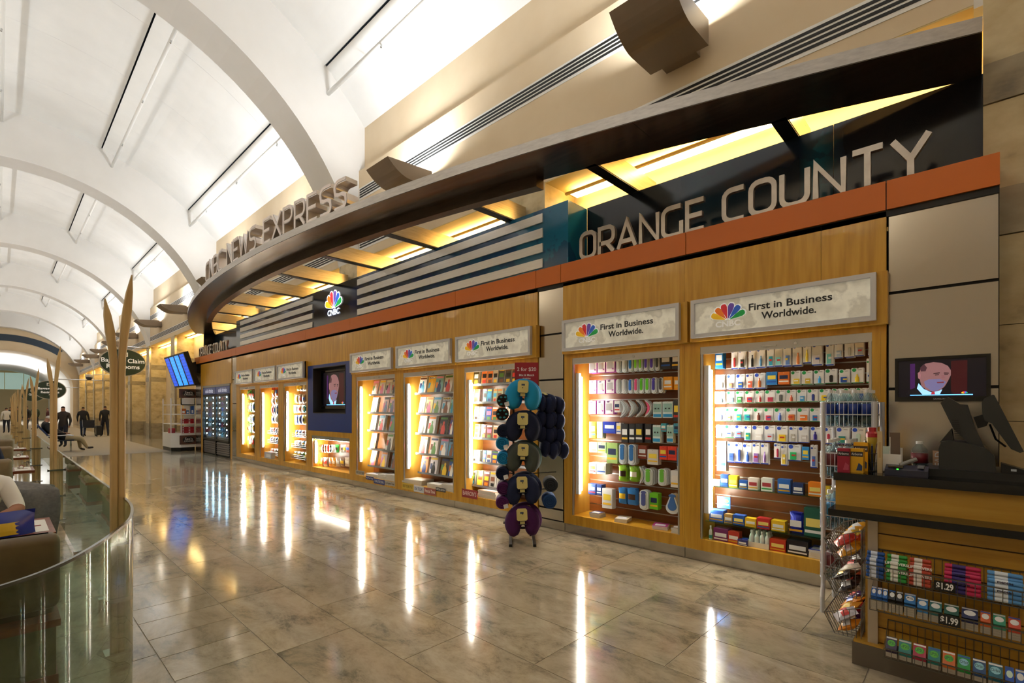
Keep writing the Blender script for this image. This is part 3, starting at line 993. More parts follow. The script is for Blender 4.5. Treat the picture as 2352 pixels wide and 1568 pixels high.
# ---------------------------------------------------------------- screens with a speaking man
M_SKIN = mat('#b98a80', 0.5, 0, 0.55)
def screen_picture(t, w, h, n):
    """news picture as flat coloured shapes on the glowing screen; local x right, y up, centred"""
    def sh(pts, z, c, e, nm):
        if nm not in ('screen', 'screen_glow', 'ticker_bar'):
            pts = [(p[0] * .93 - .1, p[1]) for p in pts]
        MB().prism([(p[0] * w, p[1] * h, n + z) for p in pts], (0, 0, 0.0004)).build(nm, mat(c, 0.4, 0, e), t, world=False)
    sh([(-.5, -.5), (.5, -.5), (.5, .5), (-.5, .5)], 0.0, '#0b0710', 0.5, 'screen')
    sh([(-.36, -.3), (-.30, -.3), (-.30, .42), (-.36, .42)], 0.0006, '#3c1650', 0.6, 'screen_glow')
    sh([(.12, -.45), (.3, -.45), (.3, .45), (.12, .45)], 0.0006, '#35080f', 0.6, 'screen_glow')
    sh([(-.34, -.43), (-.3, -.30), (-.18, -.22), (-.02, -.3), (.2, -.3), (.28, -.43)], 0.0012, '#141018', 0.4, 'jacket')
    sh([(-.17, -.12), (-.19, -.26), (-.12, -.43), (.1, -.43), (.13, -.3), (.0, -.38), (-.1, -.28)], 0.0018, '#8fc0f0', 1.0, 'collar')
    sh([(.0, -.36), (.035, -.36), (.04, -.43), (-.01, -.43)], 0.0022, '#9c2630', 0.9, 'tie')
    head = [(-.15, -.05), (-.13, -.2), (-.06, -.32), (.03, -.36), (.1, -.33), (.16, -.22), (.2, -.08), (.235, .08), (.235, .2), (.2, .32), (.12, .41), (.02, .44), (-.08, .41), (-.14, .32), (-.16, .15)]
    sh(head, 0.0024, '#8d6466', 0.55, 'face')
    sh([(-.18, .16), (-.155, .2), (-.14, .1), (-.15, -.02), (-.175, .02)], 0.0028, '#9c6a70', 0.6, 'ear')
    sh([(-.14, .2), (-.15, .3), (-.1, .4), (-.06, .3), (-.08, .2)], 0.0028, '#4a2c36', 0.5, 'hair')
    sh([(-.1, -.08), (-.04, -.02), (.1, -.02), (.18, -.1), (.14, -.24), (.06, -.34), (.0, -.34), (-.08, -.22)], 0.0028, '#75709c', 0.5, 'beard')
    sh([(.02, .14), (.1, .16), (.1, .13), (.02, .12)], 0.0032, '#3a2228', 0.4, 'eyebrow')
    sh([(.15, .15), (.21, .14), (.21, .115), (.15, .12)], 0.0032, '#3a2228', 0.4, 'eyebrow')
    sh([(.04, .1), (.09, .105), (.09, .085), (.04, .08)], 0.0032, '#2a171c', 0.3, 'eye')
    sh([(.155, .1), (.2, .1), (.2, .08), (.155, .08)], 0.0032, '#2a171c', 0.3, 'eye')
    sh([(.12, .08), (.15, .08), (.165, -.0), (.12, .0)], 0.0032, '#8f5f64', 0.5, 'nose')
    sh([(.06, -.1), (.15, -.09), (.15, -.13), (.07, -.13)], 0.0032, '#7c3038', 0.5, 'mouth')
    sh([(-.36, -.455), (.36, -.455), (.36, -.435), (-.36, -.435)], 0.0034, '#5aa6f2', 2.2, 'ticker_bar')
    emblem(t, T((.27 * w, -.42 * h, n + 0.004)), 0.075 * h, False, 1.0, False)
tv = thing('wall_television', 'black flat television showing a bearded man in a suit, above the counter', 'television', M=WM(4.97, Yx(2160, 4.95), 1.83))
MB().rbox(-0.275, 0.275, -0.16, 0.16, -0.035, 0.012, 0.006).build('bezel_body', M_BLACK, tv, world=False)
mb = MB()
for a in ((-0.275, 0.275, 0.145, 0.168), (-0.275, 0.275, -0.176, -0.14), (-0.275, -0.252, -0.14, 0.145), (0.252, 0.275, -0.14, 0.145)):
    mb.box(a[0], a[1], a[2], a[3], 0.0, 0.02)
mb.build('bezel', mat('#08080a', 0.12), tv, world=False)
screen_picture(tv, 0.5, 0.285, 0.013)
lettering('SAMSUNG', T((0.0, -0.158, 0.021)), 0.018, mat('#b8b8b8', 0.4), tv, 0.0004)
MB().box(-0.1, 0.1, -0.1, 0.1, -0.12, -0.035).build('wall_bracket', M_DARK, tv, world=False)
tv2 = thing('recessed_television', 'television recessed in the blue panel showing a man in a suit', 'television', M=WM(S + 0.17, (r0 + r1) / 2, 2.03))
ww = (r0 - r1) * 0.86
mb = MB()
for a in ((-ww / 2, ww / 2, 0.40, 0.44), (-ww / 2, ww / 2, -0.44, -0.38), (-ww / 2, -ww / 2 + 0.05, -0.38, 0.4), (ww / 2 - 0.05, ww / 2, -0.38, 0.4)):
    mb.box(a[0], a[1], a[2], a[3], -0.02, 0.03)
mb.build('bezel', mat('#08080a', 0.12), tv2, world=False)
screen_picture(tv2, ww - 0.1, 0.78, 0.0)
# ================================================================ merchandise
UNIT = {}
def unit(kind):
    """shared unit-size meshes: x -0.5..0.5, y -1..0 (hangs from the top), z -0.5..0.5"""
    if kind in UNIT:
        return UNIT[kind]
    mb = MB()
    if kind == 'box':
        mb.box(-.5, .5, -1, 0, -.5, .5)
    elif kind == 'disc':
        mb.prism([(0.5 * math.cos(2 * math.pi * i / 14), 0.5 * math.sin(2 * math.pi * i / 14), -.5) for i in range(14)], (0, 0, 1))
    elif kind == 'card':      # card with hang hole notch and rounded corners
        mb.prism([(-.46, -1, -.5), (.46, -1, -.5), (.5, -.96, -.5), (.5, -.04, -.5), (.46, 0, -.5), (.12, 0, -.5), (.1, -.035, -.5), (-.1, -.035, -.5), (-.12, 0, -.5), (-.46, 0, -.5), (-.5, -.04, -.5), (-.5, -.96, -.5)], (0, 0, 1))
    elif kind == 'pill':      # rounded clamshell
        p = [(.5 * math.cos(math.radians(a)), -.16 + .16 * math.sin(math.radians(a))) for a in range(0, 181, 22)] + [(.5 * math.cos(math.radians(a)), -.84 + .16 * math.sin(math.radians(a))) for a in range(180, 361, 22)]
        mb.prism([(x, y, -.5) for x, y in p], (0, 0, .6))
        mb.prism([(x * .72, -.5 + (y + .5) * .86, .1) for x, y in p], (0, 0, .4))
    elif kind == 'curve':     # kidney shaped clamshell
        p = []
        for i in range(13):
            a = math.radians(20 + 140 * i / 12 + 0)
            p.append((-.55 + 1.05 * math.sin(math.pi * i / 12) ** .8, -1 + i / 12))
        q = [(-.5 + .45 * math.sin(math.pi * i / 12), -i / 12 * .9 - .05) for i in range(13)]
        mb.prism([(x, y, -.5) for x, y in p + q], (0, 0, 1))
    elif kind == 'drop':
        p = [(0.16 * math.cos(math.radians(a)), -.12 + .12 * math.sin(math.radians(a))) for a in range(0, 181, 30)] + [(.5 * math.cos(math.radians(a)), -.72 + .28 * math.sin(math.radians(a))) for a in range(170, 371, 20)]
        mb.prism([(x, y, -.5) for x, y in p], (0, 0, 1))
    elif kind == 'bag':       # pillow bag with crimped ends
        nx, ny = 6, 8
        for sgn in (1, -1):
            rows = []
            for j in range(ny + 1):
                v = j / ny
                e = max(0.0, math.sin(math.pi * min(1, max(0, (v - .06) / .88)))) ** .55
                wv = .5 * (1 - .10 * math.sin(math.pi * v))
                rows.append([((-1 + 2 * i / nx) * wv, -v, sgn * .5 * e * max(0.0, math.cos(math.pi / 2 * (-1 + 2 * i / nx))) ** .6) for i in range(nx + 1)])
            mb.grid(rows)
    elif kind == 'bagband':
        nx, ny = 6, 3
        rows = []
        for j in range(ny + 1):
            v = .34 + .34 * j / ny
            e = math.sin(math.pi * (v - .06) / .88) ** .55
            wv = .5 * (1 - .10 * math.sin(math.pi * v)) * .86
            rows.append([((-1 + 2 * i / nx) * wv, -v, .02 + .5 * e * max(0.0, math.cos(math.pi / 2 * .86 * (-1 + 2 * i / nx))) ** .6) for i in range(nx + 1)])
        mb.grid(rows)
    elif kind == 'roll':
        mb.lathe((0, 0, 0), [(.38, -.5), (.5, -.46), (.5, .46), (.38, .5)], 12, 'x')
    elif kind == 'bottle':
        mb.lathe((0, 0, 0), [(.42, -1), (.5, -.97), (.5, -.45), (.46, -.36), (.2, -.2), (.2, -.14), (.24, -.14), (.24, 0)], 12, 'y')
    UNIT[kind] = mb.mesh('merch_' + kind)
    return UNIT[kind]
def inst(name, kind, M, m, parent=None):
    me = unit(kind)
    if not me.materials:
        me.materials.append(None)
    o = bpy.data.objects.new(name, me)
    COL.objects.link(o)
    o.parent = parent
    o.matrix_basis = M
    o.material_slots[0].link = 'OBJECT'
    o.material_slots[0].material = m
    return o
def SC(x, y, z):
    return Matrix.Diagonal((x, y, z, 1))
CNAME = [('white', (235, 235, 235)), ('black', (25, 22, 22)), ('grey', (140, 140, 140)), ('red', (205, 50, 45)), ('orange', (225, 125, 45)), ('yellow', (240, 210, 50)),
         ('green', (80, 185, 70)), ('dark green', (35, 95, 70)), ('teal', (45, 165, 160)), ('light blue', (140, 195, 230)), ('blue', (45, 105, 200)), ('navy', (32, 52, 125)),
         ('purple', (90, 45, 150)), ('pink', (235, 130, 180)), ('magenta', (150, 40, 100)), ('brown', (120, 75, 45)), ('tan', (200, 160, 110)), ('cream', (240, 230, 205))]
def cname(h):
    h = h.lstrip('#')
    c = [int(h[i:i + 2], 16) for i in (0, 2, 4)]
    return min(CNAME, key=lambda n: sum((a - b) ** 2 for a, b in zip(n[1], c)))[0].replace(' ', '-')
class Zone:
    """a zoomed patch of the photograph mapped onto a wall plane X"""
    def __init__(s, ox, oy, k, X):
        s.ox, s.oy, s.k, s.X = ox, oy, k, X
    def at(s, zx, zy, X=None):
        X = X or s.X
        px, py = s.ox + zx / s.k, s.oy + zy / s.k
        return Yx(px, X), Zx(px, py, X)
    def rect(s, x0, x1, y0, y1, X=None):
        ya, _ = s.at(x0, y0, X)
        yb, _ = s.at(x1, y0, X)
        xm = (x0 + x1) / 2
        _, zt = s.at(xm, y0, X)
        _, zb = s.at(xm, y1, X)
        return (ya + yb) / 2, ya - yb, zt, zt - zb
BADGE = {'b': '#2a4fc0', 'g': '#1d9e55'}
HOOK = mat('#d8d8d8', 0.2, 1.0)
def hook(X, Y, Z, XB, parent):
    o = MB().box(X - 0.012, XB, Y - 0.002, Y + 0.002, Z - 0.002, Z + 0.003).build('peg', HOOK, parent)
    return o
def product(kind, Y, W, Zt, Hh, X, col, label, group, bd='b', depth=0.02, rear=2, cab=None, tilt=0.0, cat='pack'):
    M = WM(X, Y, Zt)
    if tilt:
        M = M @ Matrix.Rotation(tilt, 4, 'Z')
    nm = {'card': 'carded_pack', 'pill': 'clamshell_pack', 'curve': 'clamshell_pack', 'drop': 'clamshell_pack', 'flat': 'carton_pack', 'pink': 'earphone_pack', 'bag': 'snack_bag', 'ear': 'earphone_card', 'box': 'carton'}.get(kind, 'carton')
    plain = mat(col, 0.35)
    U = {'card': 'card', 'pink': 'card', 'ear': 'card', 'flat': 'box', 'box': 'box'}.get(kind, kind)
    if kind == 'card':
        root = inst(nm, U, M @ SC(W, Hh, 0.003), M_CARD)
        sh_ = RND.choice(['box', 'box', 'box', 'pill', 'bottle'])
        pw, ph = (RND.uniform(.42, .62), RND.uniform(.34, .46)) if sh_ == 'box' else (RND.uniform(.26, .36), RND.uniform(.46, .6))
        inst('product', sh_, T((RND.uniform(-.08, .12), -.92 + ph, 2.4)) @ SC(pw, ph, 4.0), plain, root)
        if sh_ == 'box':
            inst('picture_print', 'box', T((RND.uniform(-.05, .1), -.92 + ph * .7, 4.6)) @ SC(pw * .7, ph * .22, .4), mat(RND.choice(['#f4f4f4', '#f4f4f4', '#c83030', '#2a50a8', '#f0d040']), .4), root)
        inst('badge', 'disc', T((-.27, -.14, .7)) @ SC(min(.36, .06 / W), min(.06, .36 * W) / Hh, .6), mat(BADGE[bd], 0.4), root)
        inst('base_strip', 'box', T((0, -.955, .6)) @ SC(1, .05, .6), mat('#1c3fa8' if bd == 'b' else '#12874a', 0.4), root)
        inst('caption', 'box', T((.2, -.12, .6)) @ SC(.3, .025, .3), mat('#5a5a60', 0.5), root)
    elif kind == 'pink':
        root = inst(nm, U, M @ SC(W, Hh, 0.02), mat('#c95bbd', 0.4))
        inst('front_sheet', 'box', T((0, -.03, .52)) @ SC(.92, .94, .06), mat('#f3eef2', 0.4), root)
        inst('window', 'box', T((-.05, -.24, .58)) @ SC(.62, .5, .1), mat('#b9b5b9', 0.25), root)
        inst('logo', 'disc', T((-.12, -.12, .6)) @ SC(.34, .1, .1), mat('#54205a', 0.4), root)
        inst('round_mark', 'disc', T((.28, -.76, .6)) @ SC(.2, .12, .1), mat('#b058b0', 0.4), root)
    elif kind == 'ear':
        root = inst(nm, U, M @ SC(W, Hh, 0.012), mat('#dfeeee', 0.3))
        inst('window', 'box', T((0, -.12, .6)) @ SC(.86, .52, .3), mat('#9fcac6', 0.2), root)
        for q in (-.18, .18):
            inst('earbud', 'disc', T((q, -.42, 1.0)) @ SC(.14, .09, 1.2), mat('#2b2b30', 0.4), root)
        inst('base_band', 'box', T((0, -.76, .6)) @ SC(.9, .18, .3), mat('#2a9ad4', 0.4), root)
    elif kind in ('pill', 'curve', 'drop'):
        root = inst(nm, U, M @ SC(W, Hh, 0.03), mat('#dfe6ea', 0.12))
        inst('product', U, T((0, -.1, .35)) @ SC(.66, .74, .8), plain, root)
        if kind != 'curve':
            inst('header_card', 'disc', T((0, -.12, .5)) @ SC(.55, .16, .3), mat(col, 0.4), root)
    elif kind == 'bag':
        root = inst(nm, U, M @ SC(W, Hh, depth), mat(col, 0.25))
        c2 = RND.choice(['#f0ead8', '#d84030', '#f2c832', '#2f5fb8', '#e8e8e8', '#3a2418'])
        inst('label_band', 'bagband', SC(1, 1, 1), mat(c2, 0.3), root)
    else:
        root = inst(nm, U, M @ SC(W, Hh, depth), plain)
        c2 = RND.choice(['#f0f0ee', '#f0f0ee', '#f4d84a', '#e8eef4', '#1c2a50'])
        inst('label_panel', 'box', T((0, -.28, .52)) @ SC(.74, .3, .05), mat(c2, 0.4), root)
        inst('stripe', 'box', T((0, -.72, .52)) @ SC(.86, .1, .05), mat(RND.choice(['#f4f4f4', '#c8302c', '#2458b0', '#f0c030']), 0.4), root)
    tag(root, label, cat, group)
    for r in range(rear):
        c = inst(nm, U, T(((r + 1) * max(0.03, depth * 1.06), RND.uniform(-.006, .006), RND.uniform(-.004, .002))) @ root.matrix_basis, root.material_slots[0].material)
        tag(c, short('%s one behind the %s' % (['next', 'rear', 'last'][r], label)), cat, group)
    if cab is not None:
        hook(X, Y, Zt - 0.012, cab['XB'] - 0.02, cab)
    return root
def short(s):
    w = s.split()
    return ' '.join(w[:16])
KN = {'card': 'carded pack', 'pink': 'earphone pack', 'pill': 'clamshell', 'curve': 'kidney-shaped clamshell', 'drop': 'drop-shaped clamshell', 'flat': 'flat carton', 'bag': 'bag', 'ear': 'earphone card', 'box': 'carton'}
def row(zone, items, rowname, cabname, cab, group, rear=2, X=None, depth=0.02):
    for i, it in enumerate(items):
        x0, x1, y0, y1, kind, col = it[:6]
        bd = it[6] if len(it) > 6 else 'b'
        Y, W, Zt, Hh = zone.rect(x0, x1, y0, y1, X)
        lab = '%s %s, %s from left, %s of %s' % (cname(col) if kind != 'card' else '%s-picture' % cname(col), KN[kind], ORD[i], rowname, cabname)
        product(kind, Y, W * .96, Zt, Hh, (X or zone.X), col, short(lab), group, bd, depth, rear, cab)

cA, cB = CABS['A'], CABS['B']
A1 = Zone(1630, 760, 6.03, 5.24)
A2 = Zone(1630, 950, 8.711, 5.24)
A3 = Zone(1600, 1070, 7.126, 5.22)
PX = Zone(0, 0, 1, 5.24)
gA = 'carded toiletries on the pegs of the widest cabinet'
def cards(s, kind='card', bd='b'):
    return [tuple(q[:4]) + (q[5] if len(q) > 5 else kind, q[4], q[6] if len(q) > 6 else bd) for q in s]
row(A1, cards([(80, 190, 260, 520, '#1668b0', 'flat'), (300, 392, 245, 525, '#d84040'), (398, 500, 240, 520, '#2a2420'), (535, 640, 225, 520, '#1d1d1d'), (645, 770, 220, 510, '#6fa8d8'),
               (790, 892, 210, 500, '#35a8c8'), (900, 1008, 190, 490, '#8fe0e0'), (1015, 1132, 185, 490, '#6a8fd0'), (1145, 1278, 175, 485, '#e08a50'), (1290, 1405, 170, 445, '#f0d850'),
               (1415, 1558, 155, 475, '#e8dfe0'), (1605, 1720, 155, 475, '#7fd0c8'), (1725, 1845, 140, 375, '#b8d0e8'), (1865, 2005, 115, 365, '#c8c8c0'), (2010, 2140, 100, 345, '#a8a8b0'), (2195, 2255, 90, 340, '#555555')]),
    'top row', 'the widest cabinet', cA, gA)
row(A1, cards([(80, 208, 605, 810, '#e8e8e8'), (235, 350, 600, 805, '#e08080'), (360, 492, 595, 800, '#2f62c0'), (500, 605, 590, 800, '#e06a50'), (615, 772, 580, 795, '#d07030'), (785, 940, 565, 745, '#2f7fc8', 'flat'),
               (948, 1110, 565, 735, '#e0762a', 'flat'), (1120, 1260, 550, 745, '#e8c840', 'card', 'g'), (1270, 1428, 550, 740, '#d8b838', 'card', 'g'), (1440, 1585, 540, 735, '#3f9fe0', 'card', 'g'), (1595, 1765, 525, 725, '#1c1416', 'card', 'g'),
               (1790, 1945, 530, 725, '#2050a8', 'card', 'g'), (1960, 2135, 510, 720, '#f0d020', 'card', 'g'), (2170, 2258, 380, 715, '#d8e4f4', 'card', 'g')]),
    'second row', 'the widest cabinet', cA, gA)
c3 = ['#8fb8b0', '#7f9fd0', '#4fa860', '#d04048', '#d04048', '#c04060', '#686868', '#d86a50', '#4fa0d8', '#2f3f90', '#f0d020', '#e0e8f0', '#7fb0a0', '#4f80d0', '#c8d0d8']
x3 = [(70, 210), (236, 345), (360, 472), (485, 615), (630, 755), (762, 908), (915, 1055), (1060, 1198), (1205, 1342), (1350, 1500), (1515, 1672), (1690, 1842), (1850, 2010), (2020, 2182), (2190, 2258)]
row(A1, [(a, b, 838 - (a - 70) * .025, 1005 - (a - 70) * .02, 'card', c, 'g') for (a, b), c in zip(x3, c3)], 'third row', 'the widest cabinet', cA, gA)
c4 = ['#3f50a0', '#e8a0a0', '#30b0b0', '#30b0b0', '#7a3f30', '#d04060', '#5070d0', '#d87030', '#f08030', '#2f80c8', '#d8e4ec', '#e0c040', '#8fb0c8', '#c85050', '#d0d0d8']
x4 = [(75, 212), (220, 325), (330, 460), (466, 595), (602, 740), (750, 882), (890, 1048), (1055, 1198), (1208, 1375), (1385, 1530), (1545, 1692), (1700, 1852), (1862, 2012), (2022, 2182), (2192, 2258)]
row(A1, [(a, b, 1068, 1246 + (a - 75) * .006, 'card', c, 'g') for (a, b), c in zip(x4, c4)], 'fourth row', 'the widest cabinet', cA, gA)
row(A2, cards([(125, 292, 225, 480, '#cfe6de', 'card', 'g'), (298, 490, 225, 480, '#dfe8e4', 'card', 'g'), (500, 685, 225, 480, '#7fa0d0'), (690, 835, 230, 540, '#30a090'), (842, 1082, 235, 545, '#e8e4e0'), (1090, 1320, 235, 555, '#d8dce8'),
               (1335, 1562, 245, 575, '#f4d030'), (1585, 1762, 250, 575, '#b8b4a8'), (1770, 1985, 255, 580, '#d8d4d0'), (2012, 2240, 260, 540, '#38288a')]) +
    [((p - 1630) * 8.711, (q - 1630) * 8.711, 270 + j * 4, 600 + j * 8, 'card', c, 'b') for j, (p, q, c) in enumerate([(1892, 1916, '#c03050'), (1920, 1952, '#2f8f88'), (1956, 1988, '#cfe6de'), (1990, 2003, '#7fc8a0')])],
    'fifth row', 'the widest cabinet', cA, gA)
row(A2, cards([(150, 338, 545, 1140, '#e8e8ec', 'flat'), (350, 500, 560, 970, '#3f60d0'), (505, 650, 570, 980, '#3f60c0'), (656, 842, 585, 990, '#3f70d8'), (855, 1008, 575, 995, '#9a70c0'), (1020, 1180, 585, 1005, '#9a70c0'),
               (1285, 1420, 590, 890, '#c03058'), (1425, 1555, 605, 1035, '#e8c840'), (1562, 1830, 615, 940, '#30c070'), (1850, 1992, 660, 920, '#2f90d8', 'flat'), (2015, 2150, 625, 1080, '#5070c0'),
               (2250, 2420, 640, 1000, '#d07040'), (2440, 2640, 650, 1010, '#30a0c0'), (2660, 2860, 660, 1020, '#4060c0'), (2880, 3080, 670, 1030, '#e0e0e0')]),
    'sixth row', 'the widest cabinet', cA, gA)
# glass shelves and boxes standing on them
M_SHELF = glass_mat('green_glass_shelf', '#bfe6d6', 1.0)
def shelf(cab, Z, X0, m=M_SHELF, th=0.008, name='shelf'):
    return MB().box(X0, cab['XB'] - 0.025, cab['yq'] + 0.004, cab['yo'] - 0.03, Z - th, Z).build(name, m, cab)
zs1 = A3.at(235, 312, 5.20)[1]
zs2 = A3.at(235, 893, 5.16)[1]
shelf(cA, zs1, 5.17)
shelf(cA, zs2, 5.13)
def boxes(zone, items, Z, where, X, group):
    for i, it in enumerate(items):
        x0, x1, y0, y1, col, nm, lab = it[:7]
        dz = it[7] if len(it) > 7 else 0.0
        Y, W, Zt, Hh = zone.rect(x0, x1, y0, y1, X)
        d = min(0.16, max(0.06, W * .75))
        M = WM(X, Y, Z + dz + Hh + 0.001) @ T((0, 0, -d / 2))
        r = inst(nm, 'box' if nm != 'refill_bag' else 'bag', M @ SC(W * .97, Hh, d), mat(col, 0.38))
        tag(r, lab, 'box' if 'bag' not in nm else 'bag', group)
        inst('label_panel', 'box', T((0, -.36, .51)) @ SC(.78, .3, .03), mat(RND.choice(['#f4f4f2', '#f4f4f2', '#e8eef6', '#f7e27a']) if cname(col) not in ('white', 'cream') else '#a03038', 0.4), r)
        inst('stripe', 'box', T((0, -.78, .51)) @ SC(.9, .1, .03), mat(RND.choice(['#f0f0f0', '#2458a8', '#d8a020']) if cname(col) != 'white' else '#2f9a48', 0.4), r)
        inst('top_print', 'box', T((0, 0.012, 0)) @ SC(.8, .012, .8), mat(col, 0.3), r)
gs = 'boxed medicines on the shelves of the widest cabinet'
boxes(A3, [(235, 380, 212, 305, '#f0f0f0', 'carton', 'small white carton at the left end of the upper glass shelf'), (388, 518, 122, 318, '#24488a', 'carton', 'navy carton pair second from left on the upper glass shelf'),
           (522, 670, 142, 332, '#f0d030', 'carton', 'yellow carton on the upper glass shelf between navy and blue ones'), (690, 832, 212, 345, '#2458a8', 'carton', 'blue carton beside the yellow one on the upper glass shelf'),
           (838, 1005, 175, 362, '#e6dcd4', 'carton', 'white and red carton in the middle of the upper glass shelf'), (1052, 1240, 192, 400, '#e8ece4', 'carton', 'white carton with green base on the upper glass shelf'),
           (1322, 1538, 212, 432, '#2468c0', 'carton', 'large blue carton right of the white and green one on the upper shelf'), (1568, 1750, 272, 452, '#203870', 'carton', 'dark navy carton right of the large blue carton on the upper shelf'),
           (1822, 2050, 258, 482, '#f08a1c', 'carton', 'orange carton at the right of the upper glass shelf'), (2062, 2180, 320, 500, '#f0d030', 'carton', 'yellow carton half hidden behind the water rack on the upper shelf')],
      zs1, 'upper shelf', 5.2, gs)
boxes(A3, [(205, 440, 715, 898, '#3f6fd0', 'tissue_display_box', 'blue open tissue display box at left of the lower glass shelf'), (448, 585, 765, 912, '#b8924a', 'carton', 'tan carton stack right of the tissue display on the lower shelf'),
           (592, 782, 785, 942, '#2458b0', 'carton', 'blue cough drop carton on the lower glass shelf'), (788, 975, 835, 972, '#f0c428', 'carton', 'yellow cough drop tray on the lower glass shelf'),
           (982, 1200, 835, 1005, '#c82f30', 'carton', 'red cough drop carton on the lower glass shelf'), (1218, 1450, 895, 1062, '#f0c428', 'carton', 'yellow herb drop tray right of the red carton on the lower shelf'),
           (1502, 1745, 732, 1075, '#2030b8', 'refill_bag', 'tall royal blue plastic pack on the lower glass shelf'), (1752, 2060, 655, 1112, '#1d5f50', 'carton', 'large dark green travel kit on the lower glass shelf')],
      zs2, 'lower shelf', 5.16, gs)
Y, W, Zt, Hh = A3.rect(315, 530, 508, 700, 5.22)
lid = MB().box(-W / 2, W / 2, -Hh, 0, -0.004, 0.004).build('raised_tissue_lid', mat('#3f7fd8', 0.4), world=False)
lid.matrix_basis = WM(5.26, Y, Zt)
tag(lid, 'raised blue lid card standing behind the tissue display box', 'lid')
inst('yellow_disc', 'disc', T((W * .2, -Hh * .35, .006)) @ SC(W * .35, Hh * .3, .003), mat('#e8e060', 0.4), lid)
lettering('Kleenex', T((0, -Hh * .62, .006)), W * .26, mat('#f4f4f4', 0.4), lid, 0.0005)
boxes(A3, [(272, 520, 1012, 1212, '#7a2a6a', 'carton', 'purple carton pair on the floor of the widest cabinet'), (508, 700, 1062, 1250, '#c03a2a', 'carton', 'red display carton beside the purple ones at cabinet floor'),
           (738, 835, 1085, 1192, '#3048a8', 'carton', 'small blue carton behind a smaller purple one at cabinet floor'), (1192, 1460, 1195, 1388, '#c83a1c', 'carton', 'red and yellow energy shot tray at cabinet floor'),
           (1472, 1830, 1215, 1448, '#1a1420', 'carton', 'black display carton with rounded back card at cabinet floor')],
      Z_SILL, 'cabinet floor', 5.13, gs)
boxes(A3, [(667, 830, 1198, 1292, '#383878', 'carton', 'small purple-blue carton lying at the front edge of the cabinet floor')], Z_SILL, '', 5.10, gs)
Y, W, Zt, Hh = A3.rect(203, 258, 940, 1165, 5.12)
bt = inst('hand_gel_bottle', 'bottle', WM(5.12, Y, Z_SILL + Hh) @ SC(W, Hh, W), mat('#cfd8d4', 0.15))
tag(bt, 'small clear gel bottle at the left corner of the widest cabinet floor', 'bottle')
inst('label_sleeve', 'bottle', T((0, -.45, 0)) @ SC(1.02, .45, 1.02), mat('#2f8f88', 0.4), bt)
# tray of white bottles
Y, W, Zt, Hh = A3.rect(842, 1185, 1075, 1355, 5.13)
tr_ = thing('bottle_tray', 'cardboard tray holding rows of white plastic bottles at cabinet floor', 'tray', M=WM(5.13, Y, Z_SILL))
MB().box(-W / 2, W / 2, 0, Hh * .3, 0, .004).box(-W / 2, W / 2, 0, .004, -.2, 0).box(-W / 2, -W / 2 + .003, 0, Hh * .4, -.2, 0).box(W / 2 - .003, W / 2, 0, Hh * .4, -.2, 0).build('tray_box', mat('#e6dfd4', 0.5), tr_, world=False)
for i in range(4):
    for j in range(3):
        b_ = inst('white_bottle', 'bottle', WM(5.13, Y, Z_SILL) @ T((-W / 2 + W * (i + .5) / 4, Hh * .93 + .004, -.03 - .06 * j)) @ SC(W / 4.4, Hh * .92, W / 4.4), mat('#e9e7e2', 0.3))
        tag(b_, 'white capped plastic bottle, %s from left in %s rank of the bottle tray' % (ORD[i], ['front', 'middle', 'back'][j]), 'bottle', 'white bottles in the cardboard tray')
# book stacks
def stack(zone, x0, x1, y0, y1, Z, X, cols, label, group, n=4, depth=0.2, cat='book', nm='paperback_book', rot=0.0):
    Y, W, Zt, Hh = zone.rect(x0, x1, y0, y1, X)
    hh = max(0.008, Hh / n)
    z = Z
    for i in range(n):
        M = T((X + depth / 2 + RND.uniform(-.006, .006), Y + RND.uniform(-.006, .006), z)) @ Matrix.Rotation(rot + RND.uniform(-.04, .04), 4, 'Z')
        o = MB().box(-depth / 2, depth / 2, -W / 2, W / 2, 0.0004, hh - .0012).build(nm, M_PAPER, world=False)
        o.matrix_basis = M
        for a, b in ((hh - .0012, hh), (0.0, .0004)):
            MB().box(-depth / 2, depth / 2 + .0, -W / 2, W / 2, a, b).build('cover', mat(cols[i % len(cols)], 0.35), o, world=False)
        if i == n - 1:
            MB().box(-depth * .35, depth * .1, -W * .35, W * .35, hh, hh + .0006).build('cover_print', mat(RND.choice(['#f0f0f0', '#d8d8e0']), 0.4), o, world=False)
        tag(o, short('%s, %s' % (['lowest', 'second lowest', 'third lowest', 'fourth lowest', 'fifth', 'sixth'][i] if i < n - 1 else 'topmost', label)), cat, group)
        z += hh
stack(A3, 1832, 2035, 1350, 1490, Z_SILL, 5.12, ['#b8b0a8', '#b8b0a8', '#c8c0b0', '#2038b8'], 'book of the blue-covered stack at the right of the cabinet floor', 'book stack in the widest cabinet')

# ---------------------------------------------------------------- phone accessory cabinet
B1 = Zone(1340, 790, 7.467, 5.24)
B2 = Zone(1340, 990, 6.533, 5.24)
gB = 'accessory packs on the pegs of the accessory cabinet'
nB = 'the accessory cabinet'
row(B1, [(100, 240, 270, 500, 'pink', '#c95bbd'), (246, 385, 255, 492, 'pink', '#c95bbd'), (392, 548, 240, 482, 'pink', '#c95bbd'), (560, 645, 230, 490, 'pill', '#d8dcdc'), (660, 750, 220, 490, 'pill', '#d4dcdc'), (770, 855, 215, 480, 'pill', '#2f80d0'),
         (865, 938, 205, 470, 'pill', '#7fd020'), (945, 1022, 200, 470, 'pill', '#7fd020'), (1040, 1118, 195, 465, 'pill', '#5030b0'), (1135, 1222, 190, 465, 'pill', '#5030b0'), (1230, 1312, 180, 460, 'pill', '#404040'), (1325, 1508, 140, 430, 'flat', '#2a2628'), (1516, 1645, 135, 425, 'flat', '#2a2628')],
    'top row', nB, cB, gB)
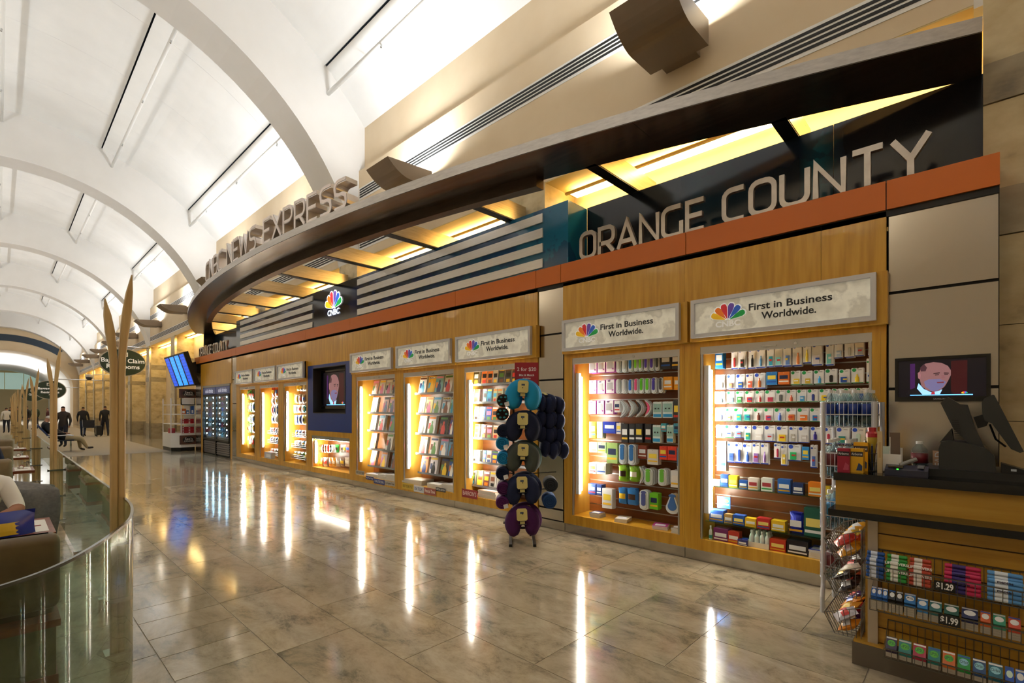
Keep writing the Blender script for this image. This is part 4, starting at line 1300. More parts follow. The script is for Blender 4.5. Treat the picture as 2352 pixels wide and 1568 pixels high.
row(B1, [(105, 235, 620, 850, 'pink', '#c95bbd'), (242, 380, 620, 850, 'pink', '#c95bbd'), (390, 545, 602, 845, 'pink', '#c95bbd'), (556, 640, 600, 850, 'pill', '#d8dcdc'), (652, 738, 600, 850, 'pill', '#d8dcdc'), (770, 850, 600, 850, 'pill', '#2f70d0'),
         (866, 952, 590, 850, 'pill', '#e0508a'), (960, 1046, 580, 850, 'pill', '#60c820'), (1056, 1150, 580, 845, 'pill', '#60c820'), (1165, 1262, 570, 850, 'pill', '#4030a0'), (1290, 1372, 570, 840, 'pill', '#404048'), (1376, 1530, 560, 780, 'flat', '#f0a020'), (1560, 1648, 560, 785, 'flat', '#f0a020')],
    'second row', nB, cB, gB)
row(B1, [(95, 226, 970, 1200, 'pink', '#c95bbd'), (236, 366, 965, 1200, 'pink', '#c95bbd'), (376, 528, 960, 1200, 'pink', '#c95bbd'), (535, 634, 970, 1170, 'flat', '#e4e0e0'), (640, 752, 960, 1260, 'curve', '#c0ccd4'), (776, 890, 960, 1255, 'curve', '#c0ccd4'),
         (910, 1022, 950, 1255, 'curve', '#303034'), (1060, 1172, 950, 1255, 'curve', '#e85a8a'), (1196, 1345, 990, 1265, 'ear', '#9fd0d0'), (1362, 1538, 985, 1265, 'ear', '#9fd0d0'), (1548, 1650, 950, 1320, 'flat', '#3a3a3c')],
    'third row', nB, cB, gB)
row(B1, [(105, 220, 1330, 1610, 'flat', '#e8dc28'), (236, 336, 1330, 1610, 'flat', '#f0f0d0'), (342, 562, 1330, 1530, 'flat', '#2038b0'), (570, 650, 1350, 1540, 'flat', '#e4e0e0'), (656, 772, 1365, 1690, 'flat', '#26262a'), (786, 888, 1365, 1690, 'flat', '#26262a'), (895, 1022, 1365, 1690, 'flat', '#26262a'),
         (1060, 1172, 1370, 1690, 'flat', '#26262a'), (1190, 1328, 1385, 1690, 'ear', '#9fd0e8'), (1334, 1424, 1360, 1500, 'flat', '#40b0c8'), (1430, 1546, 1385, 1690, 'ear', '#9fd0e8'), (1552, 1645, 1360, 1530, 'flat', '#40a0c0')],
    'fourth row', nB, cB, gB)
row(B2, [(95, 210, 165, 315, 'flat', '#cfe8cc'), (216, 345, 165, 325, 'flat', '#bfe0b0'), (352, 518, 175, 480, 'flat', '#a8c878'), (530, 652, 185, 495, 'pill', '#3070b0'), (666, 792, 190, 510, 'pill', '#3070b0'), (822, 956, 215, 410, 'flat', '#8a3f2c'), (962, 1130, 275, 500, 'flat', '#d8d4d0'),
         (1145, 1260, 225, 425, 'flat', '#e0402a'), (1266, 1400, 230, 435, 'flat', '#e0402a'), (1406, 1452, 235, 600, 'pill', '#5f90c8')],
    'fifth row', nB, cB, gB)
row(B2, [(100, 206, 475, 630, 'flat', '#f0f2f4'), (212, 355, 475, 640, 'flat', '#f0f2f4'), (526, 660, 510, 750, 'bag', '#7fb020'), (690, 820, 530, 755, 'bag', '#7fb020'), (850, 908, 530, 790, 'curve', '#b8b8a8'), (912, 1042, 555, 815, 'pill', '#70c040'), (1120, 1250, 560, 820, 'pill', '#70c040'), (1322, 1450, 590, 840, 'flat', '#e8ecf0')],
    'sixth row', nB, cB, gB, depth=0.05)
row(B2, [(80, 196, 790, 945, 'flat', '#2a4a90'), (205, 282, 800, 955, 'flat', '#2a4a90'), (288, 440, 860, 1155, 'flat', '#eef0f2'), (526, 648, 850, 1085, 'bag', '#2f78c0'), (656, 800, 860, 1105, 'bag', '#2f78c0'), (842, 980, 880, 1180, 'pill', '#505a98'), (1000, 1130, 930, 1170, 'flat', '#70c828'), (1240, 1446, 930, 1240, 'drop', '#3f70b8')],
    'lowest row', nB, cB, gB, depth=0.03)
gst = 'puzzle books lying in the accessory cabinet'
stack(B2, 95, 235, 1222, 1292, Z_SILL, 5.14, ['#7a8498', '#3a4a80'], 'book of the thick stack at left of the accessory cabinet floor', gst, 2, 0.15)
stack(B2, 440, 610, 1300, 1355, Z_SILL, 5.12, ['#d8c040', '#f0c828', '#e0d8c0'], 'yellow puzzle magazine in the middle of the accessory cabinet floor', gst, 3, 0.2, rot=.25)
stack(B2, 1010, 1215, 1395, 1450, Z_SILL, 5.12, ['#a82a80', '#b03a8a'], 'magenta puzzle book on the accessory cabinet floor', gst, 3, 0.18, rot=.3)
stack(B2, 1300, 1455, 1420, 1500, Z_SILL, 5.10, ['#c8c0b0', '#8a6a50'], 'beige book at the right corner of the accessory cabinet floor', gst, 4, 0.16, rot=.2)

# ---------------------------------------------------------------- magazines and books on tilted shelves
M_MSHELF = mat('#55575c', 0.3, 0.6)
def magazine(Y, W, Zb, Hh, X, col, label, group, thick=0.008, tilt=-0.2, text=None, nm='magazine', book=False):
    M = WM(X, Y, Zb, 0, tilt)
    r = MB().box(-W / 2, W / 2, 0, Hh, -thick, 0).build(nm, M_PAPER, world=False)
    r.matrix_basis = M
    MB().box(-W / 2, W / 2, 0, Hh, 0.0, 0.001).build('cover', mat(col, 0.28), r, world=False)
    c = [mat(q, 0.3) for q in RND.sample(['#c83228', '#f2c62e', '#26386e', '#1c1a1a', '#f4f2ee', '#d87aa0', '#3f9fc8', '#7a4a2e', '#58883e', '#e88a2a'], 3)]
    MB().box(-W * .44, W * .44, Hh * .84, Hh * .95, 0.001, 0.0016).build('masthead', c[0], r, world=False)
    if not book:
        p = [(-.2, 0.03), (.24, 0.03), (.26, .32), (.16, .5), (.1, .55), (.12, .66), (.06, .74), (-.04, .74), (-.09, .66), (-.06, .55), (-.16, .48), (-.24, .28)]
        MB().prism([(x * W * 1.1, y * Hh, .001) for x, y in p], (0, 0, .0007)).build('cover_figure', c[1], r, world=False)
        MB().box(-W * .44, -W * .16, Hh * .3, Hh * .62, .001, .0015).build('cover_text', c[2], r, world=False)
    else:
        MB().box(-W * .36, W * .36, Hh * .42, Hh * .68, .001, .0016).build('title_block', c[1], r, world=False)
        MB().box(-W * .3, W * .3, Hh * .1, Hh * .3, .001, .0016).build('cover_picture', c[2], r, world=False)
    if text:
        for i, s_ in enumerate(text):
            o = lettering(s_, T((0, Hh * (.88 - .14 * i), .0024)), Hh * .16, mat('#1a1a1c', 0.4), r, 0.0003, 0.001)
            xs = [v.co.x for v in o.data.vertices]
            o.matrix_basis = o.matrix_basis @ SC(.86 * W / (max(xs) - min(xs)), 1, 1)
    tag(r, label, 'book' if book else 'magazine', group)
    return r
MZ = Zone(810, 850, 5.227, 5.26)
def mag_rows(zone, rows, cab, cname_, group, X=5.26, book=False, nm='magazine', dtop=0.06, back=2):
    for ri, (items, yb0, yb1, yt0, yt1) in enumerate(rows):
        xa, xb = items[0][0], items[-1][1]
        zl = zone.at(xa, yb0, X)[1]
        Zs = zl
        MB().box(X - 0.03, cab['XB'] - 0.02, cab['yq'] - 0.02, zone.at(xa, yb0, X)[0] + 0.03, Zs - 0.008, Zs).build('shelf', M_MSHELF, cab)
        MB().box(X - 0.034, X - 0.03, cab['yq'] - 0.02, zone.at(xa, yb0, X)[0] + 0.03, Zs - 0.014, Zs + 0.02).build('shelf_lip', mat('#9a9ca0', 0.15, 0.5), cab)
        for i, it in enumerate(items):
            x0, x1, col = it[:3]
            f_ = ((x0 + x1) / 2 - xa) / max(1, xb - xa)
            yt, yb_ = yt0 + (yt1 - yt0) * f_, yb0 + (yb1 - yb0) * f_
            Y, W, Zt, Hh = zone.rect(x0, x1, yt, yb_, X)
            base = '%s, %s from left, %s shelf of %s'
            lab = base % ('%s paperback' % cname(col) if book else '%s-covered magazine' % cname(col), ORD[i], ORD[ri] if ri else 'top', cname_)
            W = min(W, 0.215 if not book else 0.13)
            magazine(Y, W * .97, Zs + 0.001, Hh, X - 0.022, col, short(lab), group, 0.012 if not book else 0.025, -0.2 if not book else -0.12, it[3] if len(it) > 3 else None, nm, book)
            for k in range(back):
                o = MB().box(-W * .48, W * .48, 0, Hh * .99, -(0.012 if not book else .025), 0).build(nm, M_PAPER, world=False)
                o.matrix_basis = WM(X - 0.022 + (.03 if book else .016) * (k + 1), Y - .004 * k - 0.008, Zs + 0.001, 0, -0.2 if not book else -0.12)
                MB().box(-W * .48, W * .48, 0, Hh * .99, 0, .0008).build('cover', mat(col, .3), o, world=False)
                tag(o, short('%s copy behind the %s' % (['next', 'rear'][k], lab)), 'book' if book else 'magazine', group)
gm = 'magazines in the lit cabinets'
mag_rows(MZ, [([(225, 318, '#c88a70'), (312, 392, '#d8d4cc'), (396, 468, '#d0ccc4'), (470, 520, '#c8b8a8')], 300, 308, 125, 118),
              ([(208, 312, '#ece6e8'), (362, 428, '#c09890'), (430, 515, '#d8a8a8')], 512, 530, 325, 325),
              ([(206, 288, '#e8e4e6'), (306, 380, '#c8ccd8'), (440, 515, '#6a7a98')], 722, 750, 535, 545),
              ([(208, 282, '#e8a868'), (388, 488, '#d8d4c8')], 942, 975, 750, 765),
              ([(206, 284, '#e08a40'), (330, 412, '#c0a8a8'), (462, 518, '#6a6a78')], 1142, 1185, 960, 985)],
         CABS['M1'], 'the narrow magazine cabinet', gm)
mag_rows(MZ, [([(775, 905, '#f2f0ec'), (902, 988, '#e8b020', ('2012',)), (990, 1082, '#7fb8c0'), (1086, 1205, '#e8e0d8')], 284, 292, 80, 65),
              ([(795, 866, '#f0e0a0'), (872, 958, '#e8dc90'), (962, 1055, '#c0c4c4'), (1064, 1170, '#dcdcdc', ('POPULAR', 'SCIENCE')), (1172, 1212, '#8fc8c0')], 522, 525, 318, 310),
              ([(785, 886, '#efe6e2'), (896, 996, '#e4e4e6'), (1018, 1152, '#141414'), (1160, 1212, '#48488a')], 760, 790, 540, 560),
              ([(788, 904, '#ecebe8'), (916, 1030, '#f0e8e4'), (1036, 1150, '#8aa4c4'), (1150, 1215, '#6a94b8')], 998, 1032, 790, 815),
              ([(810, 908, '#d8904a'), (916, 1020, '#e4dce0'), (1054, 1150, '#4a3a2a'), (1152, 1220, '#2a5aa8')], 1225, 1280, 1025, 1055)],
         CABS['M2'], 'the wider magazine cabinet', gm)
BZ = Zone(1050, 830, 4.752, 5.26)
mag_rows(BZ, [([(125, 174, '#5a5230'), (182, 246, '#5a5230'), (272, 332, '#d87838'), (336, 394, '#d87838'), (396, 450, '#b8b8b8'), (456, 522, '#40424a'), (530, 596, '#40424a'), (602, 650, '#40424a')], 262, 265, 85, 95),
              ([(150, 188, '#c8a088'), (192, 250, '#c04838'), (286, 330, '#3a6a70'), (333, 382, '#3a90b0'), (396, 440, '#c0c090'), (442, 496, '#b8b890'), (520, 570, '#708090')], 452, 462, 302, 306),
              ([(190, 242, '#c8c0b8'), (250, 314, '#284890'), (320, 382, '#284890'), (386, 450, '#e07a30'), (470, 530, '#e07a30')], 645, 655, 490, 495),
              ([(195, 250, '#7fa060'), (266, 320, '#7a3a28'), (326, 386, '#7a3a28'), (396, 452, '#d8a878'), (470, 530, '#a08070')], 835, 850, 682, 690),
              ([(180, 214, '#889080'), (217, 252, '#d8d8c8'), (286, 320, '#4060a0'), (326, 376, '#c8c0b0'), (381, 450, '#4a4a80')], 1092, 1115, 962, 970),
              ([(140, 202, '#3a3a24'), (216, 290, '#e0b040'), (292, 355, '#7a4038'), (362, 420, '#b8b0a8')], 1340, 1375, 1180, 1195)],
         CABS['M3'], 'the book cabinet', 'paperbacks in the book cabinet', book=True, nm='paperback_book', back=2)
# newspapers on the sills
gn = 'newspapers on the cabinet sills'
stack(MZ, 150, 300, 1215, 1250, Z_SILL, 5.12, ['#d8d4ca'], 'newspaper of the left pile under the first magazine cabinet shelves', gn, 3, 0.3, 'newspaper', 'newspaper')
stack(MZ, 300, 395, 1245, 1300, Z_SILL, 5.10, ['#dcd8ce'], 'newspaper of the middle pile in the first magazine cabinet', gn, 3, 0.3, 'newspaper', 'newspaper')
stack(MZ, 400, 512, 1255, 1325, Z_SILL, 5.10, ['#cfcac0'], 'newspaper of the thick right pile in the first magazine cabinet', gn, 4, 0.3, 'newspaper', 'newspaper')
stack(MZ, 605, 800, 1300, 1360, Z_SILL, 5.10, ['#d8d0c4', '#b8a8a0'], 'newspaper of the left pile in the wider magazine cabinet', gn, 3, 0.3, 'newspaper', 'newspaper', rot=.15)
stack(MZ, 890, 1050, 1365, 1420, Z_SILL, 5.10, ['#dcd6cc'], 'newspaper of the middle pile in the wider magazine cabinet', gn, 3, 0.3, 'newspaper', 'newspaper', rot=-.1)
stack(MZ, 1070, 1215, 1385, 1465, Z_SILL, 5.10, ['#c8c4bc'], 'newspaper of the right pile in the wider magazine cabinet', gn, 4, 0.3, 'newspaper', 'newspaper')
stack(BZ, 225, 420, 1450, 1530, Z_SILL, 5.10, ['#d8d0c8', '#c89a80'], 'newspaper of the pile in the book cabinet', gn, 4, 0.3, 'newspaper', 'newspaper')
def title_plate(zone, x0, x1, y0, y1, X, col, tcol, txt, label):
    Y, W, Zt, Hh = zone.rect(x0, x1, y0, y1, X)
    t = MB().box(-W / 2, W / 2, -Hh, 0, -0.002, 0.002).build('newspaper_title_plate', mat(col, 0.4), world=False)
    t.matrix_basis = WM(X, Y, Zt)
    tag(t, label, 'sign', 'newspaper title plates on the sills')
    o = lettering(txt, T((0, -Hh * .5, .0025)), Hh * .7, mat(tcol, 0.4), t, 0.0004, 0.0006)
    xs = [v.co.x for v in o.data.vertices]
    o.matrix_basis = o.matrix_basis @ SC(.86 * W / (max(xs) - min(xs)), 1, 1)
title_plate(MZ, 38, 142, 1205, 1255, S - .005, '#b8b2a4', '#3a3630', 'REGISTER', 'grey newspaper title plate at the left of the first magazine cabinet')
title_plate(MZ, 158, 252, 1275, 1315, S - .005, '#2a3a8a', '#d0d4e0', 'New York Times', 'blue title plate second from left below the first magazine cabinet')
title_plate(MZ, 254, 384, 1310, 1368, S - .008, '#2a3f8a', '#d0d4e0', 'THE WALL STREET JOURNAL', 'larger blue title plate in the middle below the first magazine cabinet')
title_plate(MZ, 388, 508, 1335, 1385, S - .005, '#c0bab0', '#3a3630', 'Los Angeles Times', 'pale title plate at the right below the first magazine cabinet')
title_plate(MZ, 594, 732, 1358, 1432, S - .005, '#d8b848', '#6a5a20', 'NEW YORK POST', 'yellow title plate below the wider magazine cabinet')
title_plate(MZ, 735, 855, 1388, 1465, S - .008, '#dfe2ea', '#24408a', 'USA TODAY', 'white and blue title plate below the wider magazine cabinet')
title_plate(MZ, 858, 998, 1415, 1495, S - .011, '#a86058', '#f0e8e4', 'Financial Times', 'red and white title plate below the wider magazine cabinet')
title_plate(MZ, 1000, 1115, 1412, 1458, S - .005, '#4a4a4c', '#d8d8d8', 'SPECIAL EDITION', 'dark title plate at the right below the wider magazine cabinet')
title_plate(BZ, 52, 220, 1398, 1490, S - .005, '#a03a40', '#f0dcdc', "BARRON'S", 'dark red title plate below the book cabinet')

# ---------------------------------------------------------------- snack bags
LZ = Zone(535, 840, 6.03, 5.30)
gbag = 'snack bags in the far lit cabinets'
def bags(rows, cab, cn, X=5.30, rear=1):
    for ri, (y0, y1, its) in enumerate(rows):
        for i, (x0, x1, col) in enumerate(its):
            Y, W, Zt, Hh = LZ.rect(x0, x1, y0, y1, X)
            lab = '%s bag, %s from left, %s row of %s' % (cname(col), ORD[i], ORD[ri] if ri else 'top', cn)
            product('bag', Y, W * .98, Zt, Hh, X, col, short(lab), gbag, depth=0.06, rear=rear, cab=cab, cat='bag', tilt=RND.uniform(-.08, .08))
G = ['#2f6a34', '#3a5a30', '#2a7a3a', '#4a5a34']
bags([(340, 470, [(138, 182, G[0]), (180, 222, G[1]), (220, 262, G[2]), (260, 303, G[3])]), (505, 640, [(135, 180, G[3]), (180, 225, '#5a4a34'), (225, 265, G[0]), (262, 303, G[1])]),
      (675, 795, [(110, 160, G[1]), (160, 205, '#5a4a34'), (205, 255, G[0]), (255, 303, '#4a4a30')]), (800, 925, [(140, 180, '#5a4a34'), (180, 222, '#6a5a40'), (222, 262, G[2]), (260, 303, '#5a4030')]),
      (965, 1140, [(118, 172, '#b08a2a'), (172, 225, '#b8a060'), (225, 265, '#a87a2a'), (262, 303, '#6a6a40')])], CABS['L1'], 'the cooler-side snack cabinet')
bags([(285, 430, [(538, 582, '#c83a28'), (582, 626, '#d86a2a')]), (432, 540, [(530, 580, '#e08848'), (580, 626, '#d8d4cc')]), (542, 680, [(532, 565, '#a02828'), (565, 598, '#e0dcd8'), (598, 626, '#4a6ab0')]),
      (685, 795, [(532, 578, '#e0d4b8'), (578, 626, '#d8e0d0')])], CABS['L2'], 'the middle snack cabinet')
bags([(250, 348, [(880, 925, '#e8c838'), (925, 968, '#3a3028'), (968, 1005, '#e8dcc0')]), (390, 520, [(850, 905, '#a8845a'), (905, 958, '#7a5a3a'), (958, 1005, '#8a6a48')]), (540, 652, [(838, 890, '#7fa8d8'), (890, 950, '#e0c8a0'), (950, 1005, '#30a0a8')]),
      (680, 812, [(852, 902, '#3a60c8'), (902, 952, '#2a50c0'), (952, 1005, '#e8dc60')])], CABS['L3'], 'the blue-panel snack cabinet')
def wire_tray(cab, zone, xa, xb, yb, X, h=0.09):
    y0, z = zone.at(xa, yb, X)
    y1, _ = zone.at(xb, yb, X)
    t = MB()
    for q in (0.0, h * .5, h):
        t.tube([(X, y0, z + q), (X, y1, z + q)], .004, 4)
    n = max(4, int((y0 - y1) / .06))
    for i in range(n + 1):
        y = y0 + (y1 - y0) * i / n
        t.tube([(X, y, z + h), (X, y, z), (cab['XB'] - .03, y, z)], .003, 4)
    t.build('wire_tray', M_WIRE, cab)
    return y0, y1, z
def tray_of_bags(cab, zone, xa, xb, yb, cols, cn, rn, X=5.22):
    y0, y1, z = wire_tray(cab, zone, xa, xb, yb, X)
    n = len(cols)
    for i, c in enumerate(cols):
        Y = y0 + (y1 - y0) * (i + .5) / n
        product('bag', Y, (y0 - y1) / n * .97, z + .17, .165, X + .07, c, short('%s bag, %s from left, %s tray of %s' % (cname(c), ORD[i], rn, cn)), gbag, depth=.06, rear=1, cat='bag', tilt=RND.uniform(-.2, .2))
n2, n3 = 'the middle snack cabinet', 'the blue-panel snack cabinet'
tray_of_bags(CABS['L2'], LZ, 480, 622, 938, ['#e8e4e0', '#8a4a3a', '#b8a090', '#a05a48'], n2, 'upper')
tray_of_bags(CABS['L2'], LZ, 480, 622, 1062, ['#7a3a30', '#d8d8d8', '#3a70b8', '#9a7a60'], n2, 'middle')
tray_of_bags(CABS['L2'], LZ, 485, 622, 1225, ['#d85a2a', '#b8b0a8', '#8a5a48'], n2, 'lower')
tray_of_bags(CABS['L3'], LZ, 820, 1008, 978, ['#3a60c0', '#6a9ad8', '#a05048', '#b07060'], n3, 'upper')
tray_of_bags(CABS['L3'], LZ, 812, 1008, 1120, ['#d8a898', '#e8e4e0', '#50a0c8', '#b8c0c8'], n3, 'middle')
tray_of_bags(CABS['L3'], LZ, 806, 1008, 1270, ['#8a8a80', '#a8a898', '#60a840', '#9a8a78'], n3, 'lower')
Y, W, Zt, Hh = LZ.rect(462, 558, 1195, 1280, 5.12)
cbx = inst('clear_display_box', 'box', WM(5.12, Y, Z_SILL + Hh) @ SC(W, Hh, .1), mat('#c8ccd8', 0.15))
tag(cbx, 'small clear display box on the sill of the middle snack cabinet', 'box')
inst('printed_card', 'box', T((0.1, -.3, .51)) @ SC(.6, .5, .04), mat('#e8e8ec', 0.4), cbx)
# jerky and gifts in the low case
cT = CABS['T']
for (y0, y1, its, rn) in ((1090, 1200, [(1140, 1178, '#7a3020'), (1178, 1212, '#8a3828'), (1212, 1250, '#6a2a1c'), (1260, 1288, '#5a2418'), (1288, 1335, '#b03828'), (1336, 1358, '#1c1818'), (1362, 1402, '#b8b0a8'), (1406, 1458, '#3f9a48'), (1490, 1528, '#c8c0b8'), (1528, 1562, '#a89a90'), (1564, 1615, '#c06050')], 'upper'),
                          (1268, 1392, [(1150, 1196, '#d08030'), (1196, 1242, '#b86a28'), (1250, 1312, '#a89080'), (1330, 1372, '#e0902a'), (1372, 1418, '#d8a040'), (1422, 1480, '#b8a8a0'), (1482, 1542, '#8a7468'), (1550, 1612, '#c8b8a8')], 'lower')):
    for i, (x0, x1, c) in enumerate(its):
        Y, W, Zt, Hh = LZ.rect(x0, x1, y0, y1, 5.25)
        product('bag', Y, W * .96, Zt, Hh, 5.25, c, short('%s pouch, %s from left, %s row of the low case' % (cname(c), ORD[i], rn)), 'pouches hanging in the low case', depth=.03, rear=1, cab=cT, cat='bag')
# ================================================================ drinks cooler
M_GLASS = glass_mat('door_glass', '#dfeef2', 0.8)
yL, yR = yy(465), yy(527.5)
XCf = S + 0.0
ck = thing('drinks_cooler', 'tall black glass-door cooler full of lit drinks at the far left of the shop', 'cooler', (S, (yL + yR) / 2, 0))
MB().box(S + 0.02, S + 0.08, yL, yy(461) - 0.005, 0.0, 2.4).build('side_board', M_WOOD, ck)
MB().box(S + 0.02, S + 0.08, yy(532) + 0.005, yR, 0.0, 2.4).build('side_board', M_WOOD, ck)
MB().box(S + 0.40, S + 0.46, yR, yL, 0, 2.4).build('back_panel', mat('#20303c', 0.5), ck)
for y_ in (yR, yL - 0.05):
    MB().box(S + 0.01, S + 0.42, y_, y_ + 0.05, 0, 2.4).build('side_wall', M_BLACK, ck)
MB().box(S + 0.01, S + 0.42, yR + 0.05, yL - 0.05, 2.33, 2.4).build('top_rail', mat('#8d8d90', 0.3, 0.8), ck)
ym = (yL + yR) / 2
for k, (a, b) in enumerate(((ym + 0.03, yL - 0.06), (yR + 0.06, ym - 0.03))):
    hb = MB().box(S + 0.01, S + 0.05, a, b, 2.09, 2.32).build('header_sign', mat('#2c3f78', 0.3, 0, 0.12), ck)
    lettering('cold drinks', WM(S + 0.008, (a + b) / 2, 2.2), 0.2, mat('#d8dcec', 0.4, 0, 0.3), hb)
    dr = thing_part = MB().box(S + 0.0, S + 0.045, a, a + 0.07, 0.5, 2.07).box(S + 0.0, S + 0.045, b - 0.07, b, 0.5, 2.07).box(S, S + 0.045, a, b, 2.0, 2.07).box(S, S + 0.045, a, b, 0.5, 0.57).build('door_frame', M_BLACK, ck)
    MB().box(S + 0.018, S + 0.024, a + 0.07, b - 0.07, 0.57, 2.0).build('door_glass', M_GLASS, dr)
    MB().box(S - 0.03, S - 0.015, (b - 0.06) if k == 0 else a + 0.02, (b - 0.03) if k == 0 else a + 0.05, 0.9, 1.5).build('door_handle', M_BLACK, dr)
    for q in range(6):
        z = 0.06 + q * 0.07
        MB().prism([(S + 0.01, a + 0.04, z), (S + 0.03, a + 0.04, z + 0.05), (S + 0.05, a + 0.04, z + 0.05), (S + 0.03, a + 0.04, z)], (0, b - a - 0.08, 0)).build('louvre', mat('#4c4744', 0.4, 0.6), ck)
    MB().box(S + 0.05, S + 0.07, a, b, 0.02, 0.5).build('grille_back', M_DARK, ck)
MB().box(S, S + 0.05, ym - 0.03, ym + 0.03, 0, 2.09).build('mullion', M_BLACK, ck)
LED = mat('#c8eaff', 0.3, 0, 90.0)
DRK = ['#7a2038', '#2a4a9a', '#2a7a8a', '#c8c8d0', '#5a2a6a', '#1f6a9a', '#3a9ac0', '#902a2a']
led_px = [475.5, 490, 504.5, 521]
for r_ in range(8):
    z = 0.62 + r_ * 0.178
    MB().box(S + 0.08, S + 0.39, yR + 0.06, yL - 0.06, z - 0.012, z - 0.004).build('shelf', mat('#5a6a78', 0.3, 0.5), ck)
    for c_, p in enumerate(led_px):
        y_ = Yx(p, S + 0.06)
        MB().cyl((S + 0.05, y_, z + 0.10), (S + 0.065, y_, z + 0.10), 0.02, 8).build('led_lamp', LED, ck)
    nb = 12
    for i in range(nb):
        y_ = yR + 0.14 + (yL - yR - 0.28) * i / (nb - 1)
        if abs(y_ - ym) < 0.06:
            continue
        c = DRK[(i // 2 + r_ * 3) % len(DRK)]
        b_ = inst('drink_bottle', 'bottle', WM(S + 0.19, y_, z - 0.004 + 0.15) @ SC(.085, .15, .085), mat(c, 0.15))
        tag(b_, short('%s drink bottle, %s from right on the %s shelf from the bottom of the cooler' % (cname(c), ORD[i], ORD[r_])), 'bottle', 'bottles in the drinks cooler')
# ================================================================ candy stand and flight screens beyond the shop
cs = thing('candy_display_stand', 'white candy display stand with red boxes at the far end of the shop', 'display stand', (4.85, 22.2, 0))
x0, x1, y0, y1 = 4.42, 5.16, 21.55, 23.1
M_WS = mat('#e6e2de', 0.4)
MB().prism([(x0 + .02, y0 + .25, 0), (x0 + .27, y0 + .02, 0), (x1 - .02, y0 + .02, 0), (x1 - .02, y1 - .02, 0), (x0 + .02, y1 - .02, 0)], (0, 0, .14)).build('plinth', M_BLACK, cs)
MB().prism([(x0, y0 + .25, .14), (x0 + .27, y0, .14), (x1, y0, .14), (x1, y1, .14), (x0, y1, .14)], (0, 0, .5)).build('base_cabinet', M_WS, cs)
for z in (.64, 1.0, 1.36, 1.72):
    MB().prism([(x0, y0 + .25, z), (x0 + .27, y0, z), (x1, y0, z), (x1, y1, z), (x0, y1, z)], (0, 0, .03)).build('shelf', M_WS, cs)
MB().box(x1 - .03, x1, y0, y1, .64, 2.3).build('back_panel', M_WS, cs)
for (a, b) in ((x0, y0 + .25), (x0 + .27, y0), (x0, y1 - .03)):
    MB().box(a, a + .03, b, b + .03, .67, 1.98).build('corner_post', M_WS, cs)
MB().box(x0 + .27, x1, y0, y0 + .03, 1.72, 1.98).build('upper_fascia', M_WS, cs)
for (z, w, h) in ((2.16, .62, .34), (.42, .58, .34)):
    sgp = MB().box(-w / 2, w / 2, -h / 2, h / 2, 0, .02).build('printed_sign', mat('#5c3a2c', 0.4), cs, world=True)
    Ms = Matrix(((1, 0, 0, (x0 + .3 + x1) / 2), (0, 0, -1, y0 - .001), (0, 1, 0, z), (0, 0, 0, 1)))
    sgp.matrix_basis = Ms
    o = MB().prism([(.2 * math.cos(2 * math.pi * i / 20), .125 * math.sin(2 * math.pi * i / 20), .021) for i in range(20)], (0, 0, .002)).build('oval', mat('#120d0c', 0.4), sgp)
    lettering("See's", T((0, .035, .024)), .13, mat('#f0ece4', 0.4), sgp, .001)
    lettering('CANDIES', T((0, -.05, .024)), .075, mat('#f0ece4', 0.4), sgp, .001)
k = 0
for z in (.67, 1.03):
    for row_ in range(4 if z < .8 else 3):
        for i in range(2):
            o = MB().box(x0 + .31 + i * .2, x0 + .5 + i * .2, y0 + .04, y0 + .3, z + row_ * .06, z + row_ * .06 + .056).build('candy_box', mat('#a81420', 0.35))
            MB().box(x0 + .33 + i * .2, x0 + .38 + i * .2, y0 + .0385, y0 + .04, z + row_ * .06 + .015, z + row_ * .06 + .04).build('white_print', M_CARD, o)
            tag(o, 'red candy box, %s from bottom, %s pile, %s shelf of the candy stand' % (ORD[row_], ['left', 'right'][i], 'lower' if z < .8 else 'upper'), 'box', 'red candy boxes')
    for row_ in range(3 if z < .8 else 0):
        o = MB().box(x0 + .03, x0 + .2, y0 + .5, y0 + .8, z + row_ * .06, z + row_ * .06 + .056).build('candy_box', mat('#a81420', 0.35))
        tag(o, 'red candy box, %s from bottom on the open left side of the candy stand' % ORD[row_], 'box', 'red candy boxes')
for i, (c, w, h) in enumerate((('#c8641e', .2, .2), ('#3a78b8', .12, .14), ('#2a58a8', .14, .3))):
    o = MB().box(x0 + .31 + i * .15, x0 + .31 + i * .15 + w * .7, y0 + .06, y0 + .22, 1.39, 1.39 + h).build('gift_box', mat(c, .35))
    MB().box(x0 + .33 + i * .15, x0 + .33 + i * .15 + w * .4, y0 + .058, y0 + .06, 1.42, 1.42 + h * .4).build('label', M_CARD, o)
    tag(o, ['orange gift box on the third shelf of the candy stand', 'short blue gift box on the third shelf of the candy stand', 'tall navy gift box on the third shelf of the candy stand'][i], 'box', 'gift boxes on the candy stand')
fd = thing('flight_display_bank', 'bank of four tilted blue flight information screens beyond the shop', 'display screen', M=WM(4.72, 22.0, 3.02, 0, 0.30))
W4 = 0.74
for i in range(4):
    cx = -1.5 * W4 + i * W4
    h_ = MB().box(cx - W4 / 2 + .004, cx + W4 / 2 - .004, -.62, .62, -.16, .0).build('screen_housing', M_BLACK, fd, world=False)
    s_ = MB().box(cx - W4 / 2 + .09, cx + W4 / 2 - .09, -.56, .56, .0, .004).build('screen', mat(['#0d3fae', '#1a7ae0', '#1a78de', '#0d44b4'][i], .3, 0, 1.3), h_)
    for r_ in range(9):
        MB().box(cx - W4 / 2 + .12, cx + W4 / 2 - .14, .46 - r_ * .115, .48 - r_ * .115, .004, .005).build('text_line', mat('#0a2a78' if i in (0, 3) else '#4aa0f0', .3, 0, .8), s_)
